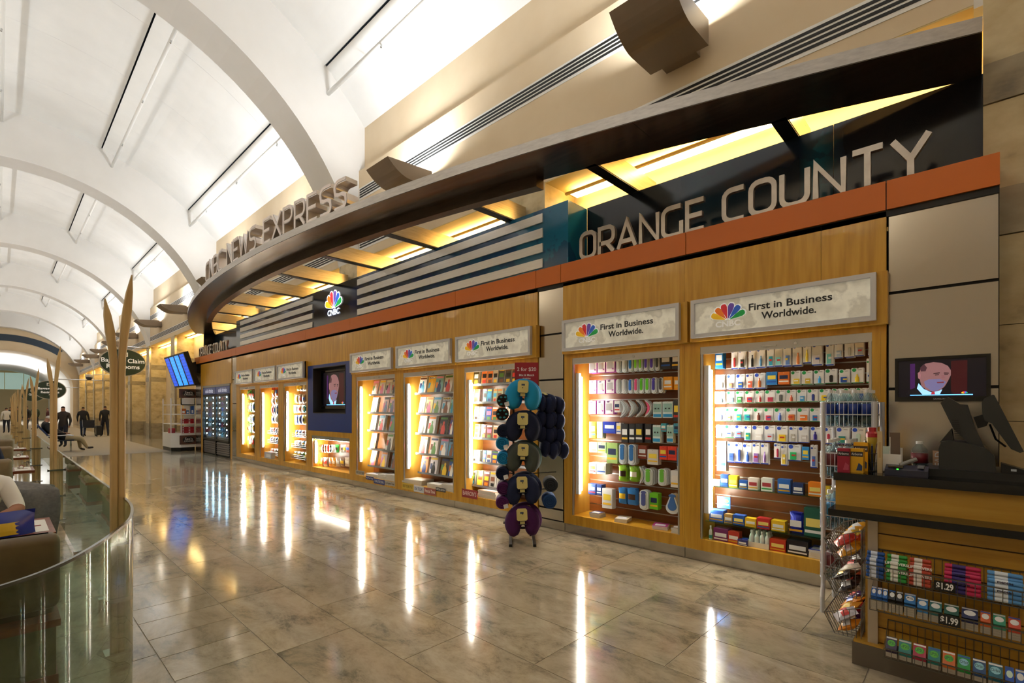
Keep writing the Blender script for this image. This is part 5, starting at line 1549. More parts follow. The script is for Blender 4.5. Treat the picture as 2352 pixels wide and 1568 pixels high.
MB().box(-1.0, 1.0, -.2, .2, -.4, -.16).build('wall_mount', M_BLACK, fd, world=False)

# ================================================================ neck pillow stand
wS = 5.77
P0 = Vector((CA * wS + SA * .123, SA * wS - CA * .123, 0))
PM = Matrix(((SA, 0, -CA, P0.x), (-CA, 0, -SA, P0.y), (0, 1, 0, 0), (0, 0, 0, 1)))   # local x right, y up, z toward the hall
st = thing('pillow_stand', 'black metal floor stand hung with neck pillows and rolled blankets', 'display stand', M=PM)
M_BLK = mat('#0d0d0e', 0.45)
for s in (-1, 1):
    MB().box(s * .14 - .018, s * .14 + .018, .0, .03, -.5, .12).build('floor_rail', M_BLK, st, world=False)
    MB().box(s * .105 - .012, s * .105 + .012, .03, 1.72, -.27, -.245).build('upright', M_BLK, st, world=False)
    MB().box(s * .13 - .01, s * .22 + .01 * s, .18, .21, -.27, -.24).build('arm', M_BLK, st, world=False)
for z in (.12, .55, .95, 1.35, 1.7):
    MB().box(-.12, .12, z, z + .025, -.27, -.245).build('cross_bar', M_BLK, st, world=False)
for z in (1.82, 1.46, 1.10, .72, .36):
    MB().cyl((0, z, -.26), (0, z + .02, .12), .006, 6).build('peg', M_BLK, st, world=False)
for z in (1.72, 1.5, 1.3, 1.1, .8, .6):
    MB().tube([(.1, z, -.25), (.42, z + .02, -.25)], .006, 6).build('peg', M_BLK, st, world=False)
    MB().tube([(-.1, z, -.25), (-.3, z + .02, -.25)], .006, 6).build('peg', M_BLK, st, world=False)
NP = None
def pillow_mesh(pinch=1.0):
    mb = MB()
    pts, rs = [], []
    n = 26
    for i in range(n + 1):
        a = math.radians(246 - (246 + 66) * i / n)
        pts.append((.118 * math.cos(a) * pinch, .015 + .122 * math.sin(a), 0))
        e = min(i, n - i) / n
        rs.append(.088 * min(1.0, .35 + 3.2 * e ** .6) if e < .06 else .088 + .006 * math.sin(math.pi * i / n))
    mb.tube(pts, rs, 14)
    return mb.mesh('neck_pillow')
M_TAG = mat('#d8cc86', 0.5)
def velvet(c):
    return nmat('velour_' + c, [(0.3, c), (0.7, c)], nscale=40, rough=0.9, bump=0.12)
VEL = {}
LASTP = [None]
def neck_pillow(M, col, label, tagged=True):
    m = VEL.setdefault(col, velvet(col))
    me = pillow_mesh()
    o = link('neck_pillow', me, m, None, True)
    o.matrix_basis = M
    LASTP[0] = o
    tag(o, label, 'pillow', 'neck pillows on the black stand')
    if tagged:
        p = [(-.045, .06), (.045, .06), (.062, .078), (.062, .185), (.045, .205), (-.045, .205), (-.062, .185), (-.062, .078)]
        MB().prism([(x, y, .094) for x, y in p], (0, 0, .002)).build('paper_tag', M_TAG, o, world=False)
        MB().box(-.028, .028, .02, .066, .085, .088).build('tag_tail', M_TAG, o, world=False)
        MB().box(-.02, .02, .145, .165, .0962, .0968).build('tag_print', mat('#3a4a6a', .5), o, world=False)
        MB().tube([(-.045, .06, .098), (.045, .06, .098), (.045, .02, .098), (-.045, .02, .098)], .004, 5, closed=True).build('hang_clip', M_BLK, o, world=False)
        MB().box(-.045, .045, .19, .194, -.05, .094).build('tag_fold', M_TAG, o, world=False)
    return o
def loc(x, y, z):
    return PM @ T((x, y, z))
FR = [('#1490c4', 'bright blue'), ('#121a38', 'navy'), ('#434a46', 'grey-green'), ('#121d40', 'dark navy'), ('#45124e', 'purple')]
zc = [1.72, 1.345, .985, .605, .235]
place = ['topmost', 'second from top', 'third from top', 'fourth from top', 'lowest']
for i, ((c, nm_), z) in enumerate(zip(FR, zc)):
    neck_pillow(loc(0, z, 0.0) @ Matrix.Rotation(RND.uniform(-.06, .06), 4, 'Z'), c, '%s U-shaped neck pillow with cream tag, %s on the stand front' % (nm_, place[i]))
    c2 = {0: '#1490c4', 1: '#1b2a50', 2: '#3c5652', 3: '#16244a', 4: '#55205e'}[i]
    neck_pillow(loc(.03, z + .005, -.17) @ Matrix.Rotation(-.08, 4, 'Z'), c2, '%s neck pillow hanging directly behind the %s front one' % (nm_, place[i]), i > 2)
for i, z in enumerate((1.66, 1.47, 1.29, 1.11)):
    for k in range(2):
        neck_pillow(loc(.30 + .1 * k + (i == 3) * .05, z - .03 * k, -.25 - .02 * k) @ Matrix.Rotation(math.radians(20), 4, 'Y') @ Matrix.Rotation(math.radians(-72), 4, 'X') @ SC(.66, .62, 1.12),
                    '#131d42', 'navy neck pillow on the stand right side, %s from top, %s' % (ORD[i], ['inner', 'outer'][k]), False)
        o = LASTP[0]
        MB().box(-.03, .03, .05, .2, .09, .093).build('paper_tag', M_TAG, o, world=False)
def blanket_roll(M, col, label, r=.078, L=.24, spots=None, ctag=False):
    m = VEL.setdefault(col, velvet(col))
    o = MB().lathe((0, 0, 0), [(r * .2, -L / 2), (r * .95, -L / 2), (r, -L / 2 + .015), (r, L / 2 - .015), (r * .95, L / 2), (r * .2, L / 2 - .008)], 18, 'z').build('rolled_blanket', m, smooth=True, world=False)
    o.matrix_basis = M
    sp = [((.012 + (r - .018) * t / 40) * math.cos(t * .45), (.012 + (r - .018) * t / 40) * math.sin(t * .45), L / 2 + .002) for t in range(41)]
    MB().tube(sp, .006, 5).build('spiral_edge', m, o, smooth=True, world=False)
    if ctag:
        MB().prism([(r * .3, -r * .9, L / 2 + .012), (r * .95, -r * .7, L / 2 + .012), (r * .8, -r * .1, L / 2 + .012), (r * .15, -r * .3, L / 2 + .012)], (0, 0, .001)).build('white_care_tag', mat('#d8d8da', .5), o, world=False)
    tag(o, label, 'blanket', 'rolled blankets on the black stand')
    if spots:
        for q in range(6):
            a = q * 1.05
            inst('spot', 'disc', T((r * .6 * math.cos(a), r * .6 * math.sin(a), L / 2 + .004)) @ SC(.03, .022, .012), mat(spots, .8), o)
    return o
RL = [('#2a1c18', 1.69, 'brown spotted', '#2f8a9a'), ('#2a1a14', 1.535, 'dark brown spotted', '#3a8a98'), ('#141d3a', 1.335, 'navy', None), ('#127fb8', 1.19, 'bright blue', None), ('#1486c0', 1.02, 'bright blue', None), ('#14203f', .84, 'navy', None), ('#4a1452', .665, 'purple', None), ('#561a5e', .50, 'purple', None)]
for i, (c, z, nm_, sp) in enumerate(RL):
    blanket_roll(loc(-.225 - .012 * (i % 2), z, -.06), c, '%s rolled blanket on the stand left side, %s from top' % (nm_, ORD[i]), spots=sp, ctag=i in (0, 3, 5, 7))
blanket_roll(loc(.335, .70, -.1), '#30343a', 'charcoal rolled blanket on the lower right side of the stand', .085)
blanket_roll(loc(.32, .505, -.1), '#173f74', 'blue rolled blanket low on the right side of the stand', .085)
pl = thing('price_placard', 'dark red placard standing above the neck pillows', 'sign', M=loc(.055, 1.80, -.2))
MB().box(-.145, .145, 0, .36, -.003, .003).build('board', mat('#a01c2c', .5), pl, world=False)
MB().box(-.012, .012, -.1, .02, -.006, -.003).build('stem', M_BLK, pl, world=False)
for s_, y_, z_ in (('2 for $20', .275, .062), ('Mix & Match', .205, .036), ('($14.99 Ea.)', .165, .02)):
    lettering(s_, T((0, y_, .004)), z_, mat('#f2e4e2', .5), pl, .0005, .0008)

# ================================================================ sales counter
M_GRAN = nmat('black_granite', [(0.4, '#0a0a0b'), (0.7, '#17171a')], nscale=120, detail=2, rough=0.12)
M_CWOOD = nmat('maple_counter', [(0.3, '#b08028'), (0.5, '#bf9033'), (0.72, '#c99d40')], scale=(4, 0.7, 9), nscale=2.2, detail=5, rough=0.4, coat=0.1)
ct = thing('sales_counter', 'maple sales counter with black stone top and slatted front at right', 'counter', (4.1, -0.6, 0))
YCT, YBD, YEND = 0.685, 0.50, -2.6
MB().box(3.70, 4.5, YEND, 0.576, 0, 0.138).build('steel_plinth', mat('#6e655a', 0.4, 0.5), ct)
MB().box(3.705, 4.5, YEND, 0.57, 0.138, 0.15).build('plinth_cap', M_CWOOD, ct)
MB().box(3.78, 4.48, YEND, YBD, 0.15, 0.925).build('core', M_CWOOD, ct)
for i in range(8):
    z0 = 0.152 + i * 0.0965
    MB().box(3.755, 3.78, YEND, YBD - 0.05, z0 + 0.004, z0 + 0.0925).build('slat', M_CWOOD, ct)
    MB().box(3.77, 3.781, YEND, YBD - 0.05, z0 - 0.003, z0 + 0.003).build('slat_groove', mat('#4a463e', .4, .6), ct)
MB().box(3.73, 3.79, YBD - 0.05, YBD, 0.15, 0.925).build('corner_post', mat('#b8aa96', .35, .3), ct)
MB().box(3.79, 4.48, YBD, YBD + .02, .15, .925).build('end_panel', M_CWOOD, ct)
MB().box(3.62, 4.5, YEND, 0.69, 0.925, 0.967).build('ledge', M_GRAN, ct)
MB().box(3.82, 4.5, YEND, 0.685, 0.967, 1.132).build('upper_front', M_CWOOD, ct)
MB().box(3.78, 4.6, YEND, 0.69, 1.132, 1.182).build('stone_top', M_GRAN, ct)
ZT = 1.182
# baskets on the front
M_BW = mat('#77746e', .35, .9)
def wire_basket(parent_label, X0, X1, ya, yb, zb, zf, ztop, label, group='wire baskets on the counter'):
    """front at X0 (height zf), back at X1 (height ztop); ya > yb"""
    t = thing('wire_basket', label, 'basket', (X0, (ya + yb) / 2, zb), 0, group)
    r = .0028
    mb = MB().tube([(X1, ya, ztop), (X0, ya, zf), (X0, yb, zf), (X1, yb, ztop)], .004, 5, closed=True)
    mb.build('rim', M_BW, t)
    mb = MB().tube([(X1, ya, zb), (X0, ya, zb), (X0, yb, zb), (X1, yb, zb)], .003, 5, closed=True)
    n = max(3, int(abs(ya - yb) / .034))
    for i in range(n + 1):
        y = ya + (yb - ya) * i / n
        mb.tube([(X0, y, zf), (X0, y, zb), (X1, y, zb), (X1, y, ztop)], .0018, 4)
    for f_ in (.33, .66):
        for q in (ya, yb):
            xm = X0 + (X1 - X0) * f_
            mb.tube([(xm, q, zb), (xm, q, zf + (ztop - zf) * f_)], .0018, 4)
    o = mb.build('wire_grid', M_BW, t)
    o['kind'] = 'stuff'
    return t
XF, XBk = 3.57, 3.75
yb1 = Yx(1984, XF)
bk = [wire_basket('', XF, XBk, Yx(1984, XF), -.85, .588, .67, .73, 'upper wire basket of candy rolls on the counter front'),
      wire_basket('', XF, XBk, Yx(1997, XF), -.85, .408, .47, .55, 'middle wire basket of gum packs on the counter front'),
      wire_basket('', XF, XBk, Yx(2030, XF), -.85, .145, .20, .31, 'lowest wire basket of gum packs on the counter front')]
gr = 'candy rolls in the upper counter basket'
def cy(px, X=3.62):
    return Yx(px, X)
for gi, (pa, pb, c, nm_, txt) in enumerate(((1990, 2032, '#1c4f9c', 'blue', None), (2036, 2084, '#2f9a3c', 'green', 'LIFE SAVERS'), (2088, 2140, '#c04a34', 'red and white', 'LIFE SAVERS'), (2168, 2255, '#c8285a', 'red', 'mentos'), (2266, 2352, '#5a9ad8', 'light blue', 'mentos'))):
    ya, yb = cy(pa), cy(pb)
    for k in range(10):
        col, lev = k % 2, k // 2
        x = 3.60 + col * .045
        z = .604 + lev * .0235
        if col == 1:
            z += .03
        o = inst('candy_roll', 'roll', T((x, (ya + yb) / 2, z)) @ Matrix.Rotation(math.pi / 2, 4, 'Z') @ SC((ya - yb) * .97, .0225, .0225), mat(c, .3))
        tag(o, '%s candy roll, %s from bottom, %s pile of the upper counter basket' % (nm_, ORD[lev], ['front', 'back'][col]), 'candy', gr)
        inst('wrapper_print', 'roll', T((.1, 0, 0)) @ SC(.4, 1.03, 1.03), mat({'blue': '#d8e0f0', 'green': '#f0f0e8', 'red and white': '#f0e8e0', 'red': '#3a2a78', 'light blue': '#e8f0f8'}[nm_], .35), o)
    if txt:
        for lev in (2, 4):
            lettering(txt, WM(3.5885, (ya + yb) / 2, .604 + lev * .0235), .02, mat('#20204a' if 'mentos' in txt else '#f4f4f0', .4), bk[0], .0003, .0006, world=True)
gg = 'gum packs in the counter baskets'
def gum(pa, pb, Zb, n, c, label, tilt=.5, X=3.60, tall=.1, txt=None, tcol='#f4f4f4'):
    ya, yb = Yx(pa, X), Yx(pb, X)
    W = ya - yb
    hgt = .0125
    for k in range(n):
        top = k == n - 1
        o = inst('gum_pack', 'box', T((X + .045, (ya + yb) / 2, Zb + hgt * (k + 1))) @ Matrix(((0, 0, -1, 0), (-1, 0, 0, 0), (0, 1, 0, 0), (0, 0, 0, 1))) @ SC(W * .95, hgt * .93, .1), mat(c if top or n < 3 else '#b8b0a0', .35))
        tag(o, short('%s gum pack, %s from bottom of %s' % (c_name(c), ORD[k], label)), 'gum', gg)
    tp = inst('gum_pack', 'box', WM(X + .03, (ya + yb) / 2, Zb + hgt * n + tall * .8, 0, -tilt) @ SC(W * .92, tall * .85, .012), mat(c, .3))
    tag(tp, short('%s gum pack leaning upright on %s' % (c_name(c), label)), 'gum', gg)
    inst('label_panel', 'disc', T((0, -.5, .55)) @ SC(.75, .5, .1), mat(RND.choice(['#f0f0f0', '#8fd0e8', '#d8f0e0']) if tcol is None else tcol, .35), tp)
    inst('stripe', 'box', T((0, -.05, .53)) @ SC(.96, .12, .06), mat(RND.choice(['#f0f0f0', '#2a58a8', '#c8c8c8']), .35), tp)
    if txt:
        o = lettering(txt, T((0, -.5, .62)), .3, mat('#16263a', .4), tp, .02, 0)
        xs = [v.co.x for v in o.data.vertices]
        o.matrix_basis = o.matrix_basis @ SC(.66 / (max(xs) - min(xs)), 1, 1)
def c_name(c):
    return cname(c)
m2 = 'the %s pile from left in the middle basket'
for i, (pa, pb, c, n) in enumerate(((2001, 2013, '#1f5fb0', 5), (2014, 2026, '#1f5fb0', 5), (2027, 2039, '#2468b8', 5), (2041, 2057, '#16181c', 5), (2058, 2074, '#1a1c20', 5), (2076, 2104, '#2478c0', 5), (2106, 2132, '#2a80c8', 4), (2134, 2164, '#2f6f70', 4), (2167, 2204, '#1d5a48', 4), (2207, 2248, '#1c2658', 4), (2251, 2276, '#d8642a', 4), (2280, 2311, '#3a9a78', 4), (2315, 2346, '#c84a30', 4))):
    gum(pa, pb, .410, n, c, m2 % ORD[i], .75, tall=.07, txt='5' if i == 5 else None)
m3 = 'the %s pile from left in the lowest basket'
for i, (pa, pb, c, txt) in enumerate(((2034, 2061, '#2a1c44', 'UP2U'), (2063, 2094, '#1d8078', 'UP2U'), (2096, 2128, '#b02444', 'UP2U'), (2130, 2161, '#1d8078', 'UP2U'), (2164, 2195, '#d8702a', 'UP2U'), (2198, 2230, '#1f9a40', 'Orbit'), (2233, 2266, '#1c4a80', 'Orbit'), (2269, 2305, '#176a80', 'Orbit'), (2308, 2330, '#2458c0', None), (2332, 2356, '#2a60b8', None))):
    gum(pa, pb, .148, 3, c, m3 % ORD[i], .6, tall=.085, txt=txt, tcol={'UP2U': '#5ac03a', 'Orbit': '#9ad8e8'}.get(txt))
for (p, q, za, zb_, s_, nm_) in ((2145, 2195, 1336, 1358, '$1.29', 'upper'), (2155, 2206, 1414, 1437, '$1.99', 'middle')):
    X = 3.56
    ya, yb = Yx(p, X), Yx(q, X)
    zt, zb2 = Zx((p + q) / 2, za, X), Zx((p + q) / 2, zb_, X)
    o = MB().box(-(ya - yb) / 2, (ya - yb) / 2, zb2 - zt, 0, -.002, .002).build('price_tag', mat('#141414', .4), world=False)
    o.matrix_basis = WM(X, (ya + yb) / 2, zt)
    tag(o, 'black price tag with white digits clipped to the %s counter basket' % nm_, 'price tag', 'price tags on the counter baskets')
    t_ = lettering(s_, T((0, (zb2 - zt) / 2, .0025)), (zt - zb2) * .9, mat('#f0f0f0', .5), o, .0003, .0015)
    xs = [v.co.x for v in t_.data.vertices]
    t_.matrix_basis = t_.matrix_basis @ SC(.8 * (ya - yb) / (max(xs) - min(xs)), 1, 1)
# baskets on the counter end with candy bags
ge = 'candy bags in the counter end baskets'
for i, (zb, cols) in enumerate(((.63, ['#e0a020', '#f0b028', '#e0601c', '#d8481c', '#c83020', '#e8c040']), (.40, ['#2a1a16', '#3a2018', '#d86a48', '#d8d0c4', '#2a1814', '#e8e0d8']), (.145, ['#e08a20', '#4a1f6a', '#a01c2c', '#2a1612', '#c8c4cc', '#e0952a']))):
    xa, xb, ya, yb = 3.74, 4.36, .535, .715
    t = thing('wire_basket', '%s wire basket of candy on the left end of the counter' % ['top', 'middle', 'bottom'][i], 'basket', (xa, yb, zb), 0, 'wire baskets on the counter')
    mb = MB().tube([(xa, ya, zb + .2), (xa, yb + .02, zb + .12), (xb, yb + .02, zb + .12), (xb, ya, zb + .2)], .004, 5, closed=True)
    mb.build('rim', M_BW, t)
    mb = MB()
    for k in range(15):
        x = xa + (xb - xa) * k / 14
        mb.tube([(x, yb + .02, zb + .12), (x, yb - .04, zb), (x, ya, zb), (x, ya, zb + .2)], .0028, 4)
    for k in range(7):
        y_ = ya + (yb - .04 - ya) * k / 6
        for x in (xa, xb):
            mb.tube([(x, y_, zb), (x, y_ + .008 * k, zb + .2 - .0133 * k)], .002, 4)
    mb.build('wire_grid', M_BW, t)['kind'] = 'stuff'
    for k, c in enumerate(cols + cols[:2]):
        o = inst('candy_bag', 'bag', T((xa + .075 + (k % 4) * .145, ya + .075 + .02 * (k // 4), zb + .05 + .065 * (k // 4))) @ Matrix.Rotation(RND.uniform(-.4, .4), 4, 'Z') @ Matrix.Rotation(math.radians(-32), 4, 'X') @ SC(.135, .135, .06) @ T((0, .5, 0)), mat(c, .25))
        inst('label_band', 'bagband', Matrix.Identity(4), mat(RND.choice(['#f0e8d8', '#c83028', '#f2c832', '#3a5ab8', '#e8e8e8']), .3), o)
        tag(o, '%s candy bag, %s from front in the %s layer of the %s end basket' % (cname(c), ORD[k % 4], ['lower', 'upper'][k // 4], ['top', 'middle', 'bottom'][i]), 'bag', ge)

# ================================================================ things on the counter top
def on(px, X, Z=ZT):
    return Vector((X, Yx(px, X), Z))
for i, (pa, pb, X, c, c2, nm_) in enumerate(((1923, 1952, 3.83, '#9c1c38', '#7a1028', 'crimson'), (1953, 1983, 3.85, '#dca81c', '#28284a', 'yellow'), (1960, 1994, 3.98, '#d8a41c', '#28284a', 'second yellow'))):
    ya, yb = Yx(pa, X), Yx(pb, X)
    h_ = .155 if i < 2 else .19
    o = MB().box(-(ya - yb) / 2 + .001, (ya - yb) / 2 - .001, 0, h_, -.07, 0).build('remedy_carton', mat(c, .35), world=False)
    o.matrix_basis = WM(X, (ya + yb) / 2, ZT)
    tag(o, '%s remedy carton standing at the left end of the counter top' % nm_, 'box', 'remedy cartons on the counter')
    w = (ya - yb) / 2
    MB().box(-w + .002, w - .002, h_ * .68, h_ * .88, 0, .0006).build('title_band', mat('#1c1620', .4), o, world=False)
    t_ = lettering('Airborne', T((0, h_ * .78, .001)), .024, mat('#f0f0f0', .4), o, .0003)
    xs = [v.co.x for v in t_.data.vertices]
    t_.matrix_basis = t_.matrix_basis @ SC(1.8 * w / (max(xs) - min(xs)) * .92, 1, 1)
    MB().prism([(-w * .1, h_ * .1, .0003), (w * .8, h_ * .1, .0003), (w * .85, h_ * .3, .0003), (w * .3, h_ * .42, .0003)], (0, 0, .0006)).build('picture', mat('#28406e' if i else '#b84a60', .4), o, world=False)
pc = thing('pen_holder', 'wire pen cup full of pens beside the remedy cartons', 'pen holder', tuple(on(2004, 4.02)))
p = on(2004, 4.02)
mb = MB()
for k in range(14):
    a = 2 * math.pi * k / 14
    mb.tube([(p.x + .04 * math.cos(a), p.y + .04 * math.sin(a), ZT), (p.x + .04 * math.cos(a), p.y + .04 * math.sin(a), ZT + .12)], .002, 4)
for z in (.003, .06, .12):
    mb.tube([(p.x + .04 * math.cos(2 * math.pi * k / 16), p.y + .04 * math.sin(2 * math.pi * k / 16), ZT + z) for k in range(16)], .0025, 4, closed=True)
mb.build('wire_cup', M_BLK, pc)['kind'] = 'stuff'
for k, (c, dx, dy, hh) in enumerate((('#1c1c20', -.02, .02, .2), ('#2a7a34', .02, .01, .17), ('#d8d8d8', 0, -.02, .19), ('#7a1c24', .015, -.015, .18), ('#1c2a5a', -.015, 0, .17))):
    o = MB().cyl((p.x + dx * .4, p.y + dy * .4, ZT + .005), (p.x + dx * 1.6, p.y + dy * 1.6, ZT + hh), .005, 8).build('pen', mat(c, .3))
    MB().cyl((p.x + dx * 1.6, p.y + dy * 1.6, ZT + hh), (p.x + dx * 1.75, p.y + dy * 1.75, ZT + hh + .012), .003, 6).build('tip', M_CHROME, o)
    tag(o, '%s pen leaning in the wire pen cup' % ['black', 'green', 'white', 'dark red', 'navy'][k], 'pen', 'pens in the cup')
q = on(2000, 3.99)
o = MB().lathe((q.x + .05, q.y, ZT), [(.02, 0), (.02, .16), (.03, .2), (.03, .23), (.022, .25)], 10).build('sauce_bottle', mat('#b8a038', .3), smooth=True)
tag(o, 'tall bottle with a red cap behind the pens', 'bottle')
MB().lathe((q.x + .05, q.y, ZT), [(.034, .225), (.034, .25), (.024, .262), (.024, .29)], 10).build('red_cap', mat('#a82430', .4), o)
q = on(2021, 3.93)
for k in range(4):
    o = MB().box(q.x + k * .008, q.x + k * .008 + .005, q.y - .012, q.y + .014, ZT, ZT + .27 - .01 * k).build('paint_stick', mat('#c8b184', .6))
    MB().box(q.x + k * .008 - .0004, q.x + k * .008, q.y - .006, q.y + .006, ZT + .1, ZT + .2).build('print', mat('#b89a68', .6), o)
    tag(o, 'pale wooden stirrer stick standing on the counter, %s from the front' % ORD[k], 'stick', 'wooden sticks on the counter')
q = on(2045, 4.05)
bh = thing('leaflet_holder', 'white leaflet holder with upright cards behind the card terminal', 'holder', tuple(q))
MB().box(q.x - .04, q.x + .04, q.y - .06, q.y + .06, ZT, ZT + .006).box(q.x - .04, q.x - .034, q.y - .06, q.y + .06, ZT, ZT + .12).box(q.x + .034, q.x + .04, q.y - .06, q.y + .06, ZT, ZT + .16).build('tray', M_WHITE, bh)
for k, hh in enumerate((.17, .26)):
    o = MB().box(q.x - .02 + .025 * k, q.x - .018 + .025 * k, q.y - .05 * k, q.y + .05 - .045 * k, ZT + .008, ZT + hh).build('leaflet', mat(['#c8d8d0', '#6a5648'][k], .5))
    MB().box(q.x - .0204 + .025 * k, q.x - .02 + .025 * k, q.y + .0, q.y + .004, ZT + .05, ZT + hh - .03).build('print', mat('#e8e4dc', .5), o)
    tag(o, ['pale card standing in the white leaflet holder', 'tall dark card standing in the white leaflet holder'][k], 'leaflet', 'cards in the leaflet holder')
q = on(2080, 3.92)
tm = thing('card_terminal', 'dark blue-grey card payment terminal lying on the counter', 'card terminal', tuple(q), -0.25)
M_TM = mat('#2c2e40', .4)
MB().prism([(q.x - .05, q.y + .1, ZT), (q.x + .06, q.y + .1, ZT), (q.x + .06, q.y + .1, ZT + .05), (q.x + .03, q.y + .1, ZT + .06), (q.x - .05, q.y + .1, ZT + .035)], (0, -.21, 0)).build('body', M_TM, tm)
MB().box(q.x - .03, q.x + .035, q.y + .01, q.y + .085, ZT + .047, ZT + .056).build('screen', mat('#4a3a2c', .2), tm)
MB().box(q.x - .03, q.x + .035, q.y - .09, q.y - .06, ZT + .05, ZT + .064).build('grey_rest', mat('#8a8c92', .4), tm)
MB().tube([(q.x + .02, q.y + .03, ZT + .06), (q.x + .05, q.y - .05, ZT + .10)], .012, 8).build('stylus', mat('#8c8a84', .4), tm)
MB().box(q.x - .05, q.x - .046, q.y + .03, q.y + .04, ZT + .036, ZT + .042).build('power_lamp', mat('#40ff40', .3, 0, 2), tm)
M_CLEAR = glass_mat('clear_plastic', '#e4eef0', 1.0)
def water_bottle(x, y, z, r, h, labcol, label, group=None, capc='#dcdcdc'):
    o = MB().lathe((x, y, z), [(r * .85, 0), (r, .012), (r, h * .2), (r * .94, h * .22), (r, h * .24), (r, h * .66), (r * .92, h * .74), (r * .6, h * .84), (r * .36, h * .9), (r * .36, h * .93)], 14).build('water_bottle', M_CLEAR, smooth=True)
    MB().lathe((x, y, z), [(r * 1.015, h * .3), (r * 1.015, h * .62)], 14).build('label_sleeve', mat(labcol, .35), o, smooth=True)
    MB().lathe((x, y, z), [(r * .42, h * .92), (r * .42, h), (r * .3, h * 1.005)], 12).build('cap', mat(capc, .4), o)
    MB().lathe((x, y, z), [(r * .8, .02), (r * .9, h * .05), (r * .9, h * .3)], 12).build('water', glass_mat_w, o, smooth=True)
    tag(o, label, 'bottle', group)
    return o
glass_mat_w = glass_mat('water', '#cfe0ea', 1.0)
q = on(2112, 4.2)
water_bottle(q.x, q.y, ZT, .045, .2, '#6a1c24', 'clear water bottle with dark red label behind the card terminal')
q = on(2156, 4.25)
o = MB().box(q.x, q.x + .003, q.y - .03, q.y + .03, ZT, ZT + .14).build('small_card_sign', mat('#c8a080', .5))
tag(o, 'small upright printed card beside the register', 'card')
lettering('READ', WM(q.x - .001, q.y, ZT + .07) @ Matrix.Rotation(math.pi / 2, 4, 'Z'), .05, mat('#f0f0f0', .4), o, .0003, world=True)
# register: drawer base, printer tower, swivel monitor
def sil(pts, X, dx, name, m, parent):
    return MB().prism([(X, Yx(a, X), Zx(a, b, X)) for a, b in pts], (dx, 0, 0)).build(name, m, parent)
M_POS = mat('#2a2b2a', .5)
M_POS2 = mat('#1c1d1c', .5)
q = on(2230, 4.05)
rg = thing('cash_register', 'dark grey point-of-sale register with tilted monitor on the counter', 'cash register', tuple(q))
Xr = 4.0
MB().box(3.98, 4.42, Yx(2352, 4) - .25, Yx(2098, 3.98), ZT, ZT + .045).build('drawer_base', M_POS2, rg)
zz = lambda px, z: HY - (z - EYE) * FPX * (CA + (px - CX) / FPX * SA) / Xr
b0 = ZT + .046
sil([(2156, zz(2156, b0)), (2156, 1030), (2162, 1014), (2180, 1012), (2225, 1018), (2265, 1030), (2282, 1046), (2286, 1052), (2288, zz(2288, b0))], Xr, .3, 'printer_body', M_POS, rg)
sil([(2160, 925), (2176, 911), (2205, 928), (2222, 929), (2240, 985), (2262, 1029), (2225, 1018), (2190, 985)], Xr + .03, .2, 'printer_tower', M_POS, rg)
sil([(2158, 1016), (2185, 984), (2190, 1012)], Xr + .05, .18, 'side_cover', M_POS2, rg)
sil([(2236, 958), (2262, 950), (2274, 962), (2266, 978), (2246, 984)], Xr + .08, .1, 'swivel_arm', M_POS2, rg)
mon = sil([(2255, 924), (2260, 915), (2280, 906), (2284, 907), (2352, 1037), (2343, 1040), (2322, 1031), (2278, 972), (2262, 966), (2256, 948)], Xr - .02, .32, 'monitor', M_POS, rg)
for k in range(9):
    a = k / 8
    MB().box(Xr + .026, Xr + .0302, Yx(2185 + 8 * a + 16, Xr), Yx(2185 + 8 * a, Xr), Zx(2190, 966 + 4.4 * k, Xr), Zx(2190, 964.5 + 4.4 * k, Xr)).build('vent_slit', M_DARK, rg)
MB().tube([(Xr + .1, Yx(2274, Xr), Zx(2274, 975, Xr)), (Xr + .1, Yx(2288, Xr), Zx(2288, 1010, Xr)), (Xr + .1, Yx(2312, Xr), Zx(2312, 1028, Xr))], .006, 6).build('cable', M_BLK, rg)
o = MB().prism([(3.98, Yx(2300, 3.98), ZT + .046), (3.98, Yx(2300, 3.98), ZT + .1), (3.98, Yx(2330, 3.98), ZT + .085), (3.98, Yx(2370, 3.98), ZT + .06), (3.98, Yx(2370, 3.98), ZT + .046)], (.12, 0, 0)).build('barcode_scanner', M_BLK)
MB().box(3.976, 3.98, Yx(2335, 3.98), Yx(2322, 3.98), ZT + .06, ZT + .072).build('indicator', mat('#b8c0c8', .3), o)
tag(o, 'black barcode scanner lying beside the register base', 'scanner')

